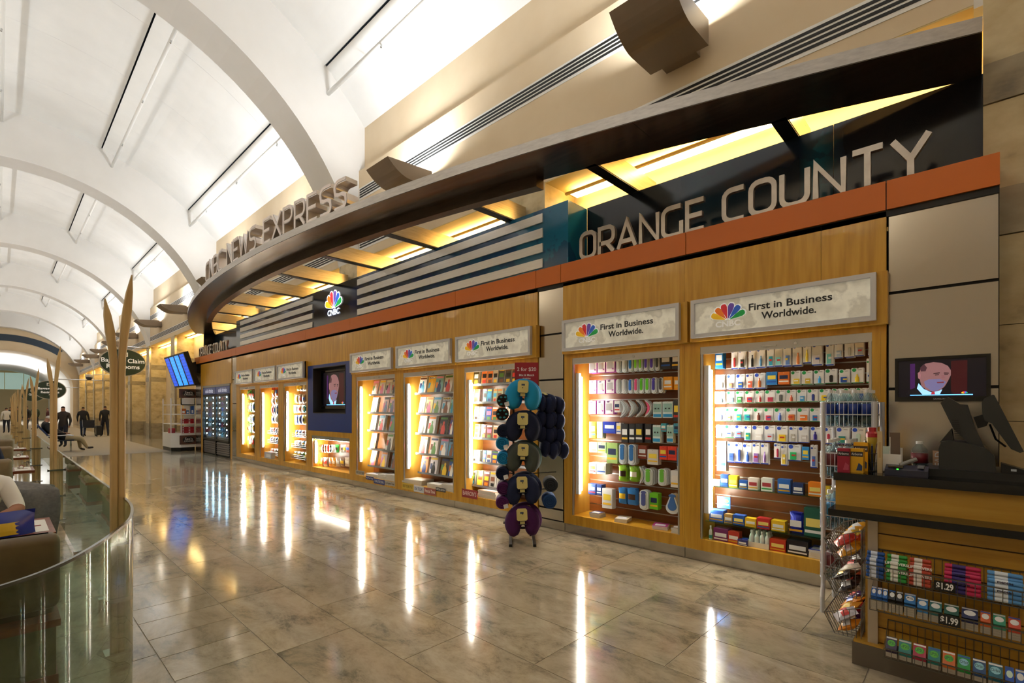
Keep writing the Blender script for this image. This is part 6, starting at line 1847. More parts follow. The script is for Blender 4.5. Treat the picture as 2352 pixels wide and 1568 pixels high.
# ================================================================ water rack
rk = thing('water_rack', 'white wire floor rack stacked with water bottles beside the counter', 'rack', (4.69, .73, 0))
M_RK = mat('#c6c6cc', .35, .2)
RX0, RX1, RY0, RY1 = 4.50, 4.90, .56, .89
for x in (RX0, RX1):
    for y in (RY0, RY1):
        MB().tube([(x - (.03 if x == RX0 else -.0), y, 0), (x - (.03 if x == RX0 else 0), y, .12), (x, y, .22), (x, y, 1.65)], .016, 8).build('post', M_RK, rk)
LV = [(1.455, 1.65), (1.05, 1.25), (.65, .87), (.25, .47)]
for i, (za, zb) in enumerate(LV):
    mb = MB()
    def loop(z):
        pts = [(RX0 + .0, RY0 + .02, z), (RX0, RY1 - .02, z)]
        for k in range(1, 10):
            a = math.pi * k / 10
            pts.append(((RX0 + RX1) / 2 - (RX1 - RX0) / 2 * math.cos(a), RY1 - .02 + .07 * math.sin(a), z))
        pts += [(RX1, RY1 - .02, z), (RX1, RY0 + .02, z)]
        return pts
    for z in (za, (za + zb) / 2, zb):
        mb.tube(loop(z), .004, 5, closed=True)
    Lp = loop(za)
    Lp = Lp + [Lp[0]]
    acc = []
    for a, b in zip(Lp[:-1], Lp[1:]):
        d = math.hypot(b[0] - a[0], b[1] - a[1])
        m_ = max(1, int(d / .028))
        for k in range(m_):
            acc.append((a[0] + (b[0] - a[0]) * k / m_, a[1] + (b[1] - a[1]) * k / m_))
    for (x, y) in acc:
        mb.tube([(x, y, za), (x, y, zb)], .0017, 4)
    for k in range(9):
        y = RY0 + .03 + (RY1 - RY0) * k / 9
        mb.tube([(RX0, y, za), (RX1, y, za)], .0022, 4)
    mb.build('basket', M_RK, rk)
bg = 'water bottles in the white rack'
for i, (za, zb) in enumerate(LV):
    r_, h_ = (.038, .285) if i == 0 else (.05, .30)
    nx, ny = (4, 4) if i == 0 else (3, 3)
    for a in range(nx):
        for b in range(ny):
            x = RX0 + .06 + (RX1 - RX0 - .12) * a / (nx - 1)
            y = RY0 + .055 + (RY1 - RY0 - .09) * b / (ny - 1)
            water_bottle(x, y, za + .004, r_, h_, '#16348a' if i == 0 else ('#6a2028' if i in (1, 3) else '#2a7ab0'),
                         short('%s water bottle, %s row from the hall, %s from right, in the %s basket' % (['blue-labelled', 'red-labelled', 'light-blue-labelled', 'red-labelled'][i], ORD[a], ORD[b], ['top', 'second', 'third', 'lowest'][i])), bg)
# ================================================================ dining area: glass screens and paired wooden posts
M_GL = glass_mat('greenish_screen_glass', '#d3e2d6', 1.0)
M_EDGE = mat('#c9d2cc', 0.08, 0.3)
M_POST = nmat('ash_wood', [(0.3, '#b39260'), (0.5, '#c9aa76'), (0.7, '#d6ba8a')], scale=(14, 14, 0.7), nscale=2.0, detail=5, rough=0.35)
GX = 0.57
PY = [4.1, 9.55, 15.0, 20.45, 25.9, 31.35, 36.8, 42.2]
for k, y in enumerate(PY):
    t = thing('split_wood_post', '%s of the pale wooden posts split into two tips, counted from the camera' % (ORD[k] if k else 'nearest'), 'post', (GX - .03, y, 0), 0, 'split wooden posts along the glass screen')
    for s, top, lean in ((-1, 2.31, .046), (1, 2.49, .054)):
        pts, ws = [], []
        n = 22
        rows = []
        for i in range(n + 1):
            z = top * i / n
            f_ = max(0.0, (z - 1.88) / (top - 1.88))
            x = GX - .03 + s * (.0198 + lean * f_ ** 1.25)
            w = .0195 * (1.0 if f_ < .55 else max(.12, math.sqrt(max(0, 1 - ((f_ - .55) / .455) ** 2))))
            w = w * (1 + .28 * math.exp(-((f_ - .55) / .25) ** 2)) if f_ > 0 else w
            d = .024 * (1.0 if f_ < .5 else max(.35, 1 - .6 * (f_ - .5)))
            rows.append([(x - w, y - d * .7, z), (x - w * .7, y - d, z), (x + w * .7, y - d, z), (x + w, y - d * .7, z), (x + w, y + d * .7, z), (x + w * .7, y + d, z), (x - w * .7, y + d, z), (x - w, y + d * .7, z), (x - w, y - d * .7, z)])
        mb = MB().grid(rows)
        mb.add(rows[-1][:8], [tuple(range(8))])
        mb.add(rows[0][:8], [tuple(range(8))])
        mb.build('post_half', M_POST, t)
    for z in (.35, .72):
        c = MB().box(GX - .095, GX + .035, y - .05, y - .025, z - .012, z + .012).box(GX - .095, GX - .085, y - .05, y + .05, z - .018, z + .018).build('chrome_clamp', M_CHROME, t)
    MB().box(GX - .1, GX + .04, y - .06, y + .06, 0, .012).build('foot_plate', M_CHROME, t)
for k in range(len(PY) - 1):
    a, b = PY[k] + .12, PY[k + 1] - .05
    t = thing('glass_screen', 'straight clear glass screen panel between the %s and next wooden posts' % (ORD[k] if k else 'nearest'), 'glass screen', (GX, a, 0), 0, 'glass screens along the dining area')
    MB().box(GX, GX + .012, a, b, .06, 1.0).build('pane', M_GL, t)
    MB().box(GX - .002, GX + .014, a, b, 1.0, 1.008).build('polished_edge', M_EDGE, t)
    for q in (.15, .5, .85):
        y = a + (b - a) * q
        MB().box(GX - .03, GX + .04, y - .03, y + .03, 0, .1).build('floor_shoe', M_CHROME, t)
CP = [(.56, 4.28), (.566, 4.1), (.56, 3.85), (.535, 3.6), (.48, 3.3), (.405, 3.08), (.33, 2.88), (.25, 2.70), (.17, 2.55), (.09, 2.44), (0.0, 2.36), (-.15, 2.26), (-.4, 2.16), (-.8, 2.08), (-1.4, 2.04)]
def smooth(P, n=5):
    out = []
    for i in range(len(P) - 1):
        p0, p1, p2, p3 = P[max(0, i - 1)], P[i], P[i + 1], P[min(len(P) - 1, i + 2)]
        for k in range(n):
            t = k / n
            out.append(tuple(.5 * (2 * p1[j] + (p2[j] - p0[j]) * t + (2 * p0[j] - 5 * p1[j] + 4 * p2[j] - p3[j]) * t * t + (3 * p1[j] - p0[j] - 3 * p2[j] + p3[j]) * t ** 3) for j in (0, 1)))
    return out + [P[-1]]
CS = smooth(CP)
def offset(P, d):
    o = []
    for i, p in enumerate(P):
        a, b = P[max(0, i - 1)], P[min(len(P) - 1, i + 1)]
        tx, ty = b[0] - a[0], b[1] - a[1]
        l = math.hypot(tx, ty)
        o.append((p[0] + ty / l * d, p[1] - tx / l * d))
    return o
CO = offset(CS, -.012)
cg = thing('curved_glass_screen', 'curved clear glass corner panel around the near end of the dining area', 'glass screen', (.4, 3.1, 0), 0, 'glass screens along the dining area')
mb = MB()
mb.grid([[(x, y, z) for x, y in CS] for z in (.03, 1.0)])
mb.grid([[(x, y, z) for x, y in CO] for z in (.03, 1.0)])
mb.grid([[(x, y, .03) for x, y in CS], [(x, y, .03) for x, y in CO]])
mb.grid([[(CS[0][0], CS[0][1], .03), (CS[0][0], CS[0][1], 1.0)], [(CO[0][0], CO[0][1], .03), (CO[0][0], CO[0][1], 1.0)]])
mb.build('pane', M_GL, cg, smooth=True)
C1, C2 = offset(CS, .001), offset(CS, -.013)
mb = MB()
for (A, B) in ((C1, C2),):
    mb.grid([[(x, y, 1.012) for x, y in A], [(x, y, 1.012) for x, y in B]])
    mb.grid([[(x, y, 1.0) for x, y in A], [(x, y, 1.012) for x, y in A]])
    mb.grid([[(x, y, 1.0) for x, y in B], [(x, y, 1.012) for x, y in B]])
    mb.grid([[(x, y, 1.0) for x, y in A], [(x, y, 1.0) for x, y in B]])
mb.build('top_rail', mat('#5c5e5a', .15, .8), cg)

# ---------------------------------------------------------------- furniture
M_VINYL = nmat('brown_vinyl', [(0.3, '#5a4a32'), (0.7, '#6a583c')], nscale=8, rough=0.45)
M_TANV = nmat('tan_vinyl', [(0.3, '#7d6a4c'), (0.7, '#8d7a5a')], nscale=8, rough=0.45)
M_CHERRY = nmat('cherry_wood', [(0.3, '#6e3216'), (0.7, '#8a4420')], scale=(1, 8, 8), nscale=3, rough=0.35)
M_KHAKI = mat('#6d6548', .6)
def soft(x0, x1, y0, y1, z0, z1, r=.05):
    """padded block: rounded in all directions"""
    mb = MB()
    n = 4
    cx, cy_, cz = (x0 + x1) / 2, (y0 + y1) / 2, (z0 + z1) / 2
    hx, hy, hz = (x1 - x0) / 2, (y1 - y0) / 2, (z1 - z0) / 2
    r = min(r, hx, hy, hz)
    rows = []
    for i in range(2 * n + 2):
        j = i if i <= n else i - 1
        ph = -math.pi / 2 + math.pi * (j / (2 * n))
        sgn = -1 if i <= n else 1
        row_ = []
        for q in range(4):
            for k in range(n + 1):
                th = math.pi / 2 * (q + k / n)
                sx = 1 if q in (0, 3) else -1
                sy = 1 if q in (0, 1) else -1
                row_.append((cx + sx * (hx - r) + r * math.cos(ph) * math.cos(th), cy_ + sy * (hy - r) + r * math.cos(ph) * math.sin(th), cz + sgn * (hz - r) + r * math.sin(ph)))
        row_.append(row_[0])
        rows.append(row_)
    return mb.grid(rows)
def booth(x0, x1, y, facing, label, zt=.87, m=None, group='upholstered dining seats'):
    """armchair seat: facing +1 looks along +Y"""
    m = m or M_VINYL
    t = thing('dining_armchair', label, 'armchair', ((x0 + x1) / 2, y, 0), 0, group)
    yb0, yb1 = (y, y + .14) if facing > 0 else (y - .14, y)
    s0, s1 = (y + .14, y + .62) if facing > 0 else (y - .62, y - .14)
    soft(x0, x1, yb0, yb1, .44, zt, .05).build('backrest', m, t, smooth=True)
    soft(x0 + .02, x1 - .02, s0, s1, .34, .47, .05).build('seat', m, t, smooth=True)
    MB().box(x0, x1, min(yb0, s0), max(yb1, s1), .40 - .06, .44 - .06).build('wood_rail', M_CHERRY, t)
    MB().box(x0 + .02, x1 - .02, min(yb0, s0) + .02, max(yb1, s1) - .02, .06, .34).build('base', M_KHAKI, t)
    MB().box(x0 + .01, x1 - .01, min(yb0, s0) + .01, max(yb1, s1) - .01, 0, .06).build('plinth', M_CHERRY, t)
    return t
booth(-.75, .25, 3.86, 1, 'brown vinyl armchair nearest the camera, seen from behind', .875)
booth(-.75, .10, 6.0, -1, 'dining seat draped with the grey jacket', .86)
def table(x0, x1, y0, y1, label):
    t = thing('dining_table', label, 'table', ((x0 + x1) / 2, (y0 + y1) / 2, 0), 0, 'dining tables behind the glass')
    MB().box(x0, x1, y0, y1, .725, .76).build('table_top', M_CHERRY, t)
    MB().cyl(((x0 + x1) / 2, (y0 + y1) / 2, .02), ((x0 + x1) / 2, (y0 + y1) / 2, .725), .035, 12).build('pedestal', M_CHROME, t)
    MB().lathe(((x0 + x1) / 2, (y0 + y1) / 2, 0), [(.22, 0), (.22, .012), (.05, .03)], 16).build('foot', M_CHROME, t)
    return t
TB = [(-.5, .27, 4.55, 5.2, 'nearest cherry wood dining table behind the brown armchair'), (-.5, .29, 6.9, 7.5, 'second cherry wood dining table behind the glass'), (-.5, .34, 9.3, 9.95, 'third cherry wood dining table behind the glass'),
      (-.5, .36, 11.8, 12.4, 'fourth cherry wood dining table behind the glass'), (-.5, .4, 14.3, 14.9, 'fifth cherry wood dining table behind the glass')]
for k, (a, b, c, d, lab) in enumerate(TB):
    table(a, b, c, d, lab)
    o = MB().box(b - .19, b - .03, c + .08, d - .08, .7605, .7615).build('paper_menu', mat('#e8e4da', .6))
    MB().box(b - .17, b - .06, c + .3, d - .3, .7615, .762).build('print', mat('#8a3a30', .6), o)
    tag(o, 'white paper menu lying on the %s dining table' % ORD[k], 'menu', 'paper menus on the dining tables')
    cd = thing('condiment_caddy', 'small chrome condiment caddy on the %s dining table' % ORD[k], 'caddy', (b - .26, (c + d) / 2, .76), 0, 'condiment caddies')
    x, y = b - .26, (c + d) / 2
    MB().box(x - .06, x + .06, y - .05, y + .05, .7605, .764).tube([(x - .06, y - .05, .82), (x + .06, y - .05, .82), (x + .06, y + .05, .82), (x - .06, y + .05, .82)], .003, 5, closed=True).build('tray', M_CHROME, cd)
    for sx in (-.03, .03):
        MB().lathe((x + sx, y, .764), [(.02, 0), (.022, .06), (.016, .075)], 10).build('shaker', glass_mat_w, cd)
        MB().lathe((x + sx, y, .764), [(.018, .075), (.018, .09), (.008, .1)], 10).build('shaker_lid', M_CHROME, cd)
    o = MB().tube([(x + .13, y - .06, .775), (x + .14, y + .02, .785), (x + .11, y + .1, .775)], [.012, .026, .016], 8).build('rolled_napkin', mat('#ded9ce', .8), smooth=True)
    MB().tube([(x + .138, y + .0, .785), (x + .139, y + .02, .785)], .0275, 8).build('napkin_band', mat('#8a2a28', .7), o)
    tag(o, 'rolled white napkin on the %s dining table' % ORD[k], 'napkin', 'rolled napkins')
booth(-.75, .12, 8.75, -1, 'tan dining seat back between the second and third tables', .98, M_TANV)
booth(-.75, .10, 8.8, 1, 'tan dining seat facing the third table', .95, M_TANV)
booth(-.75, .16, 11.2, -1, 'tan dining seat back between the third and fourth tables', 1.0, M_TANV)
booth(-.75, .14, 11.25, 1, 'tan dining seat facing the fourth table', .96, M_TANV)
booth(-.75, .2, 13.7, -1, 'tan dining seat back between the fourth and fifth tables', 1.0, M_TANV)
# chip bag
o = MB().add(*(lambda u: ([v.co[:] for v in u.vertices], [p.vertices[:] for p in u.polygons]))(unit('bag'))).build('crisps_bag', mat('#1c2a8c', .25), smooth=True, world=False)
o.matrix_basis = T((.02, 4.62, .80)) @ Matrix.Rotation(.25, 4, 'Z') @ Matrix.Rotation(1.25, 4, 'X') @ T((0, .12, 0)) @ SC(.34, .24, .09)
tag(o, 'blue crisps bag lying open on the nearest dining table', 'bag')
inst('label_band', 'bagband', SC(.8, 1, 1.02), mat('#d8b030', .3), o)
# jacket draped over the chair back: folded cloth
rows = []
for i in range(25):
    v = i / 24
    ang = math.pi * v
    row_ = []
    for j in range(29):
        u = j / 28
        x = -.42 + .76 * u
        prof = .16 + .05 * math.sin(u * math.pi)
        y = 5.93 - .20 * math.cos(ang) * (1.0 + .15 * math.sin(9 * u)) + .012 * math.sin(22 * u + 5 * v)
        z = .80 + .17 * math.sin(ang) ** .7 * (1 - .35 * max(0, (u - .6) / .4) ** 2) - (.30 * (1 - v * 4) if v < .25 else 0) - (.34 * (v * 4 - 3) if v > .75 else 0) + .02 * math.sin(16 * v + 9 * u) * math.sin(math.pi * v)
        row_.append((x + .03 * math.sin(9 * v), y, z))
    rows.append(row_)
o = MB().grid(rows).build('draped_jacket', nmat('grey_wool', [(0.3, '#686664'), (0.7, '#7c7a77')], nscale=40, rough=.95), smooth=True)
so = o.modifiers.new('thickness', 'SOLIDIFY')
so.thickness = .02
tag(o, 'grey jacket draped over the dining seat behind the nearest table', 'jacket')

# ---------------------------------------------------------------- people
def person(label, P, yaw, J, cols, skin='#a8795f', hair='#3a2c24', h=1.0, detail=False, group='people in the hall', bald=False, bulk=1.0):
    """J: joint name -> (x right, y forward, z up); grown with a Skin modifier from one connected skeleton"""
    bones = [('pelvis', 'spine', 'top'), ('spine', 'chest', 'top'), ('chest', 'neck', 'top'), ('neck', 'head', 'skin'), ('head', 'crown', 'skin')]
    rad = {'pelvis': (.15, .115), 'spine': (.135, .105), 'chest': (.15, .11), 'neck': (.058, .058), 'head': (.078, .088), 'crown': (.07, .08)}
    for s in 'lr':
        bones += [('chest', 'sh' + s, 'top'), ('sh' + s, 'el' + s, 'sleeve'), ('el' + s, 'wr' + s, 'fore'), ('wr' + s, 'ha' + s, 'skin'), ('pelvis', 'hi' + s, 'top'), ('hi' + s, 'kn' + s, 'leg'), ('kn' + s, 'an' + s, 'leg'), ('an' + s, 'to' + s, 'shoe')]
        rad.update({'sh' + s: (.075, .075), 'el' + s: (.05, .05), 'wr' + s: (.034, .03), 'ha' + s: (.042, .022), 'hi' + s: (.1, .1), 'kn' + s: (.066, .066), 'an' + s: (.046, .046), 'to' + s: (.044, .034)})
        wr, ha = Vector(J['wr' + s]), Vector(J['ha' + s])
        d = (ha - wr).normalized()
        side_ = d.cross(Vector((0, 0, 1)))
        if side_.length < .2:
            side_ = d.cross(Vector((0, 1, 0)))
        side_.normalize()
        dn = d.cross(side_)
        if detail:
            for k, (o_, ln) in enumerate(((-.03, .065), (-.01, .08), (.01, .075), (.03, .06))):
                J['f%d%s' % (k, s)] = tuple(ha + side_ * o_ + d * .035)
                J['g%d%s' % (k, s)] = tuple(ha + side_ * o_ * 1.1 + d * (.035 + ln * .55) + dn * .012)
                J['t%d%s' % (k, s)] = tuple(ha + side_ * o_ * 1.1 + d * (.03 + ln * .8) + dn * .035)
                bones += [('ha' + s, 'f%d%s' % (k, s), 'skin'), ('f%d%s' % (k, s), 'g%d%s' % (k, s), 'skin'), ('g%d%s' % (k, s), 't%d%s' % (k, s), 'skin')]
                for q in 'fgt':
                    rad['%s%d%s' % (q, k, s)] = (.0095, .009)
            J['th' + s] = tuple(wr + (ha - wr) * .6 - side_ * .045 + dn * .01)
            J['ti' + s] = tuple(ha - side_ * .055 + d * .02 + dn * .025)
            bones += [('ha' + s, 'th' + s, 'skin'), ('th' + s, 'ti' + s, 'skin')]
            rad['th' + s] = (.012, .011)
            rad['ti' + s] = (.0095, .009)
    names = list(J)
    idx = {n: i for i, n in enumerate(names)}
    me = bpy.data.meshes.new('person')
    me.from_pydata([J[n] for n in names], [(idx[a], idx[b]) for a, b, _ in bones], [])
    o = bpy.data.objects.new('person', me)
    COL.objects.link(o)
    sk = o.modifiers.new('skin', 'SKIN')
    sk.use_smooth_shade = True
    for n, v in zip(names, me.skin_vertices[0].data):
        q_ = bulk if n[:2] in ('pe', 'sp', 'ch', 'sh', 'el', 'hi', 'kn') else 1.0
        v.radius = (rad[n][0] * q_, rad[n][1] * q_)
        v.use_root = n == 'pelvis'
    sb = o.modifiers.new('sub', 'SUBSURF')
    sb.levels = sb.render_levels = 2 if detail else 1
    dg = bpy.context.evaluated_depsgraph_get()
    body = bpy.data.meshes.new_from_object(o.evaluated_get(dg))
    bpy.data.objects.remove(o)
    body.name = 'person'
    body.materials.clear()
    keys = ['top', 'sleeve', 'fore', 'leg', 'shoe', 'skin']
    for k in keys:
        body.materials.append(mat(cols.get(k, skin) if k != 'skin' else skin, .75))
    seg = [(Vector(J[a]), Vector(J[b]), keys.index(c)) for a, b, c in bones]
    for p in body.polygons:
        c = p.center
        best, bi = 1e9, 0
        for a, b, m_ in seg:
            ab = b - a
            t = max(0, min(1, (c - a).dot(ab) / max(1e-9, ab.dot(ab))))
            d = (a + ab * t - c).length
            if d < best:
                best, bi = d, m_
        p.material_index = bi
        p.use_smooth = True
    o = bpy.data.objects.new('person', body)
    COL.objects.link(o)
    o.location = P
    o.rotation_euler = (0, 0, yaw)
    o.scale = (h, h, h)
    tag(o, label, 'person', group)
    H_ = Vector(J['head'])
    up = (Vector(J['crown']) - H_).normalized()
    fw = Vector((0, 1, 0)) - up * up.y
    fw.normalize()
    rt = fw.cross(up)
    HM = Matrix(((rt.x, fw.x, up.x, H_.x), (rt.y, fw.y, up.y, H_.y), (rt.z, fw.z, up.z, H_.z), (0, 0, 0, 1)))
    rows = []
    hs = (.083, .093, .098) if detail else (.07, .078, .086)
    for i in range(7):
        row_ = []
        for k in range(15):
            a_ = 2 * math.pi * k / 14
            ph = math.radians(max(90 - i * 17, 48 * math.sin(a_) if math.sin(a_) > 0 else -90))
            row_.append((hs[0] * math.cos(ph) * math.cos(a_), -.012 + hs[1] * math.cos(ph) * math.sin(a_), .045 + hs[2] * math.sin(ph)))
        rows.append(row_)
    hr = MB().grid(rows if not bald else [r for r in rows[3:]]).build('hair', mat(hair, .9), o, smooth=True, world=False)
    hr.matrix_basis = HM
    if detail:
        fc = MB()
        fc.lathe((0, .088, .01), [(.014, -.02), (.018, -.012), (.012, .012), (.006, .03)], 8, 'z')
        e = fc.build('nose', mat(skin, .7), o, smooth=True, world=False)
        e.matrix_basis = HM
        for s in (-1, 1):
            e = MB().lathe((s * .033, .082, .035), [(.004, -.01), (.011, -.004), (.011, .004), (.004, .01)], 8, 'y').build('eye', mat('#e8e4e0', .3), o, smooth=True, world=False)
            e.matrix_basis = HM
            e = MB().box(s * .033 - .018, s * .033 + .018, .085, .093, .05, .056).build('eyebrow', mat(hair, .9), o, world=False)
            e.matrix_basis = HM
            e = MB().lathe((s * .084, 0, .012), [(.012, -.006), (.026, -.003), (.026, .003), (.012, .006)], 10, 'x').build('ear', mat(skin, .7), o, smooth=True, world=False)
            e.matrix_basis = HM
        e = MB().box(-.024, .024, .08, .088, -.042, -.034).build('mouth', mat('#7a3f38', .6), o, world=False)
        e.matrix_basis = HM
    return o
def stand(step=0.0, arm=0.0):
    J = {'pelvis': (0, 0, .96), 'spine': (0, 0, 1.16), 'chest': (0, -.01, 1.38), 'neck': (0, .0, 1.52), 'head': (0, .02, 1.61), 'crown': (0, .025, 1.69)}
    for s, g_ in (('l', -1), ('r', 1)):
        J.update({'sh' + s: (g_ * .185, -.01, 1.41), 'el' + s: (g_ * .25, -.03 + arm * g_ * .1, 1.13), 'wr' + s: (g_ * .25, .07 + arm * g_ * .2, .90), 'ha' + s: (g_ * .245, .1 + arm * g_ * .22, .82),
                  'hi' + s: (g_ * .095, 0, .90), 'kn' + s: (g_ * .1, .03 - step * g_ * .16, .5), 'an' + s: (g_ * .1, -.02 - step * g_ * .3, .085 + (.03 if step and g_ > 0 else 0)), 'to' + s: (g_ * .115, .13 - step * g_ * .3, .035)})
    return J
def sit(lean=.12, legs=.0, cross=False):
    J = {'pelvis': (0, 0, .53), 'spine': (0, -.05 - lean * .4, .74), 'chest': (0, -.07 - lean, .97), 'neck': (0, -.06 - lean, 1.11), 'head': (0, -.03 - lean * .9, 1.20), 'crown': (0, -.02 - lean * .8, 1.28)}
    for s, g_ in (('l', -1), ('r', 1)):
        J.update({'sh' + s: (g_ * .185, -.07 - lean, 1.0), 'el' + s: (g_ * .26, .02 - lean, .72), 'wr' + s: (g_ * .14, .25 - lean * .5, .68), 'ha' + s: (g_ * .08, .32 - lean * .5, .68),
                  'hi' + s: (g_ * .1, .04, .52), 'kn' + s: (g_ * .12, .47 + legs * .1, .50 - legs * .1), 'an' + s: (g_ * .12, .50 + legs * (.62 if g_ > 0 else .1), .09 + (.02 if g_ > 0 and legs else 0)), 'to' + s: (g_ * .13, .65 + legs * (.72 if g_ > 0 else .1), .035 + (.09 if g_ > 0 and legs else 0))})
    return J
dark = {'top': '#17171a', 'sleeve': '#17171a', 'fore': '#17171a', 'leg': '#1c2030', 'shoe': '#141414'}
# man with white shirt at the near table (only his arm reaches into the photo)
J = sit(-.05)
J.update({'elr': (.26, .10, .80), 'wrr': (.16, .34, .80), 'har': (.10, .41, .80), 'ell': (-.26, .10, .80), 'wrl': (-.16, .34, .80), 'hal': (-.10, .41, .80)})
person('person in a white short-sleeved shirt seated at the nearest dining table', (-.15, 5.58, 0), math.pi, J, {'top': '#e6e2da', 'sleeve': '#e6e2da', 'fore': '#9c6a50', 'leg': '#2c3446', 'shoe': '#1c1a18'}, '#9c6a50', '#3a2a20', detail=True)
# elderly man on the row of seats
oldm = person('person with white hair, black jacket and khaki trousers reclining on a seat', (1.62, 24.4, 0), -math.pi / 2 + .15, sit(.4, .3), {'top': '#17161a', 'sleeve': '#17161a', 'fore': '#17161a', 'leg': '#a08f68', 'shoe': '#2a211c'}, '#b98a70', '#c8c4be', detail=True, bulk=1.35)
t = thing('waiting_seat', 'black waiting seat with chrome arms under the reclining person', 'seat', (1.5, 24.4, 0))
MB().box(1.35, 1.92, 24.12, 24.68, .40, .45).build('seat_pad', mat('#2a2c34', .5), t)
MB().prism([(1.32, 24.12, .45), (.92, 24.12, 1.0), (.97, 24.12, 1.02), (1.38, 24.12, .45)], (0, .56, 0)).build('backrest', mat('#2a3a68', .5), t)
for y in (24.08, 24.72):
    MB().tube([(1.2, y, .6), (1.75, y, .62), (1.9, y, .60)], .02, 8).build('armrest', M_CHROME, t)
    MB().tube([(1.4, y, .4), (1.25, y, .6)], .015, 6).build('arm_bracket', M_CHROME, t)
for x in (1.4, 1.85):
    MB().cyl((x, 24.4, 0), (x, 24.4, .4), .025, 8).build('leg', M_CHROME, t)
person('person in dark jacket and jeans walking away near the stone wall', (4.25, 36.6, 0), .1, stand(.6, .4), dark, h=1.0)
person('person in a dark coat walking beside the wheelchair', (3.35, 37.3, 0), -.3, stand(.5, .3), {**dark, 'leg': '#26324a'}, h=.97)
person('person in a dark brown coat standing behind the second wooden post', (1.85, 27.5, 0), 2.6, stand(.2), {**dark, 'top': '#2e2622', 'sleeve': '#2e2622'}, h=.97)
o = MB().rbox(3.82, 4.05, 36.1, 36.45, .08, .62, .03).build('suitcase', mat('#121214', .5))
tag(o, 'black upright suitcase on wheels next to the walking person', 'suitcase')
MB().tube([(3.86, 36.28, .62), (3.86, 36.28, .98), (4.01, 36.28, .98), (4.01, 36.28, .62)], .01, 6).build('pull_handle', M_BLK, o)
for x in (3.86, 4.01):
    MB().lathe((x, 36.28, .04), [(.02, -.015), (.04, -.012), (.04, .012), (.02, .015)], 10, 'x').build('wheel', M_BLK, o)
    MB().cyl((x, 36.28, .04), (x, 36.28, .09), .012, 6).build('axle', M_BLK, o)
wc = thing('wheelchair', 'folding wheelchair with large wheels near the stone wall', 'wheelchair', (3.55, 36.9, 0))
for x in (3.3, 3.85):
    c = (x, 36.9, .31)
    MB().tube([(x, 36.9 + .29 * math.cos(2 * math.pi * k / 24), .31 + .29 * math.sin(2 * math.pi * k / 24)) for k in range(24)], .018, 6, closed=True).build('large_wheel', M_BLK, wc)
    mb = MB()
    for k in range(8):
        a = 2 * math.pi * k / 8
        mb.tube([c, (x, 36.9 + .28 * math.cos(a), .31 + .28 * math.sin(a))], .004, 4)
    mb.build('spokes', M_CHROME, wc)
    MB().tube([(x, 36.45, .08), (x, 36.5, .5), (x, 37.05, .52), (x, 37.1, .95), (x, 37.2, .97)], .013, 6).build('side_frame', M_CHROME, wc)
    MB().lathe((x, 36.45, .075), [(.04, -.015), (.075, -.012), (.075, .012), (.04, .015)], 12, 'x').build('castor', M_BLK, wc)
MB().box(3.32, 3.83, 36.6, 37.05, .48, .51).build('seat', mat('#23242c', .7), wc)
MB().box(3.32, 3.83, 37.04, 37.07, .5, .92).build('backrest', mat('#23242c', .7), wc)
CW = [(0.35, 46, '#d8d4cc', 0.2, 'white shirt'), (.95, 50, '#23252c', 1.2, 'black top'), (1.35, 48, '#2e2a28', 2.2, 'dark brown top'), (1.9, 52, '#3a4a3c', .5, 'green top'), (2.5, 50, '#5a2a2c', 1.6, 'dark red top'), (.65, 56, '#22242a', 3.0, 'charcoal top'), (2.2, 58, '#1e2028', .8, 'navy top'), (1.2, 60, '#4a4642', 2.0, 'grey top')]
for k, (x, y, c, yw, nm_) in enumerate(CW):
    person('person in a %s standing in the distant crowd, %s from the camera' % (nm_, ORD[k]), (x, y, 0), yw, stand(.2), {**dark, 'top': c, 'sleeve': c, 'fore': c}, h=.95 + .03 * (k % 4), group='distant crowd')
person('person in a navy top seated at the third dining table', (-.22, 10.6, 0), math.pi, sit(0.0), {'top': '#1c2440', 'sleeve': '#1c2440', 'fore': '#1c2440', 'leg': '#23262e', 'shoe': '#141414'}, group='people in the hall')

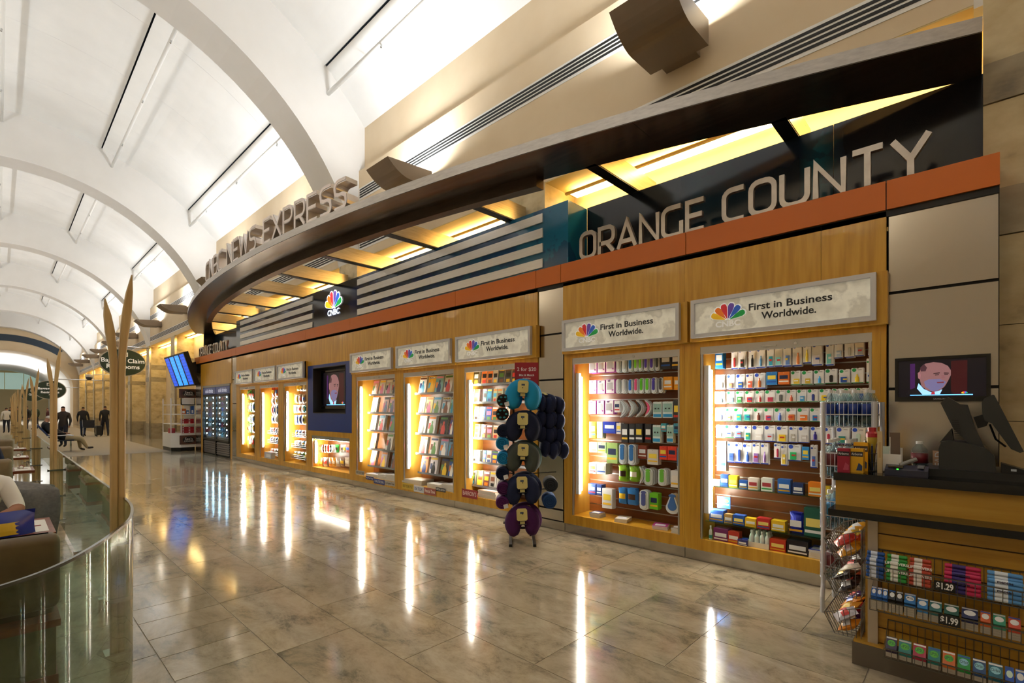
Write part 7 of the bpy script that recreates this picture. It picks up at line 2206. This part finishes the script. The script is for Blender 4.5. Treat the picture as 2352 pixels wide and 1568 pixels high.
# ---------------------------------------------------------------- oval hanging signs, camera dome
def oval_sign(x, y, z, rx, rz, lines, label, arm=True):
    t = thing('oval_wayfinding_sign', label, 'sign', (x, y, z), 0, 'oval green hanging signs')
    MB().prism([(x + rx * math.cos(2 * math.pi * k / 36), y, z + rz * math.sin(2 * math.pi * k / 36)) for k in range(36)], (0, .14, 0)).build('rim', mat('#b4ada4', .3, .7), t)
    MB().prism([(x + rx * .95 * math.cos(2 * math.pi * k / 36), y - .004, z + rz * .94 * math.sin(2 * math.pi * k / 36)) for k in range(36)], (0, .004, 0)).build('green_face', mat('#1c3426', .4), t)
    FM = Matrix(((1, 0, 0, 0), (0, 0, -1, y - .006), (0, 1, 0, 0), (0, 0, 0, 1)))
    for i, (s_, dz, sz) in enumerate(lines):
        lettering(s_, T((x, 0, z + dz)) @ FM, sz, mat('#f0f0ec', .5, 0, .2), t, .001, .004, world=True)
    ic = MB().box(x - rx * .2, x + rx * .2, y - .008, y - .005, z + rz * .42, z + rz * .72).build('restroom_icon', mat('#f0f0ec', .5), t)
    for q in (-.1, .1):
        MB().box(x + rx * (q - .05), x + rx * (q + .05), y - .0085, y - .008, z + rz * .46, z + rz * .6).build('icon_figure', mat('#1c3426', .5), ic)
        MB().cyl((x + rx * q, y - .0086, z + rz * .65), (x + rx * q, y - .008, z + rz * .65), rz * .04, 8).build('icon_head', mat('#1c3426', .5), ic)
    MB().prism([(x - .02, y - .005, z - rz * .75), (x + .02, y - .005, z - rz * .75), (x + .02, y - .005, z - rz * .55), (x + .08, y - .005, z - rz * .55), (x, y - .005, z - rz * .38), (x - .08, y - .005, z - rz * .55), (x - .02, y - .005, z - rz * .55)], (0, .001, 0)).build('arrow', mat('#f0f0ec', .5), t)
    if arm:
        MB().tube([(x, y + .07, z + rz), (x, y + .07, z + rz + .1), (5.4, y + .07, z + rz + .1)], .03, 8).build('wall_arm', M_CHROME, t)
def px_at(px, py, Y):
    return atY(px, py, Y)
a = px_at(283, 832, 31.0)
oval_sign(a[0], 31.0, a[2], .95, .70, [('Baggage Claim', .08, .30), ('Restrooms', -.22, .30)], 'nearest oval green hanging sign beyond the nearest wooden post')
a = px_at(115, 895, 44.0)
oval_sign(a[0], 44.0, a[2], .8, .62, [('Baggage Claim', .08, .2), ('Restrooms', -.16, .2)], 'oval green hanging sign half behind the second wooden post')
a = px_at(76, 906, 60.0)
oval_sign(a[0], 60.0, a[2], .8, .6, [('Gates', .0, .24)], 'most distant oval green hanging sign')
dm = thing('security_camera_dome', 'grey security camera dome on an arm at the stone wall', 'camera', (5.2, 44, 4.4))
a = px_at(205, 866, 44.0)
MB().lathe((a[0], 44, a[2]), [(.02, .2), (.2, .18), (.22, .05), (.2, .0)], 14).build('housing', mat('#c8c4bc', .4), dm)
MB().lathe((a[0], 44, a[2]), [(.2, 0), (.17, -.1), (.1, -.18), (.02, -.2)], 14).build('dome', mat('#2a2c2e', .1), dm, smooth=True)
MB().tube([(a[0], 44, a[2] + .15), (5.4, 44, a[2] + .25)], .03, 6).build('bracket_arm', M_WHITE, dm)
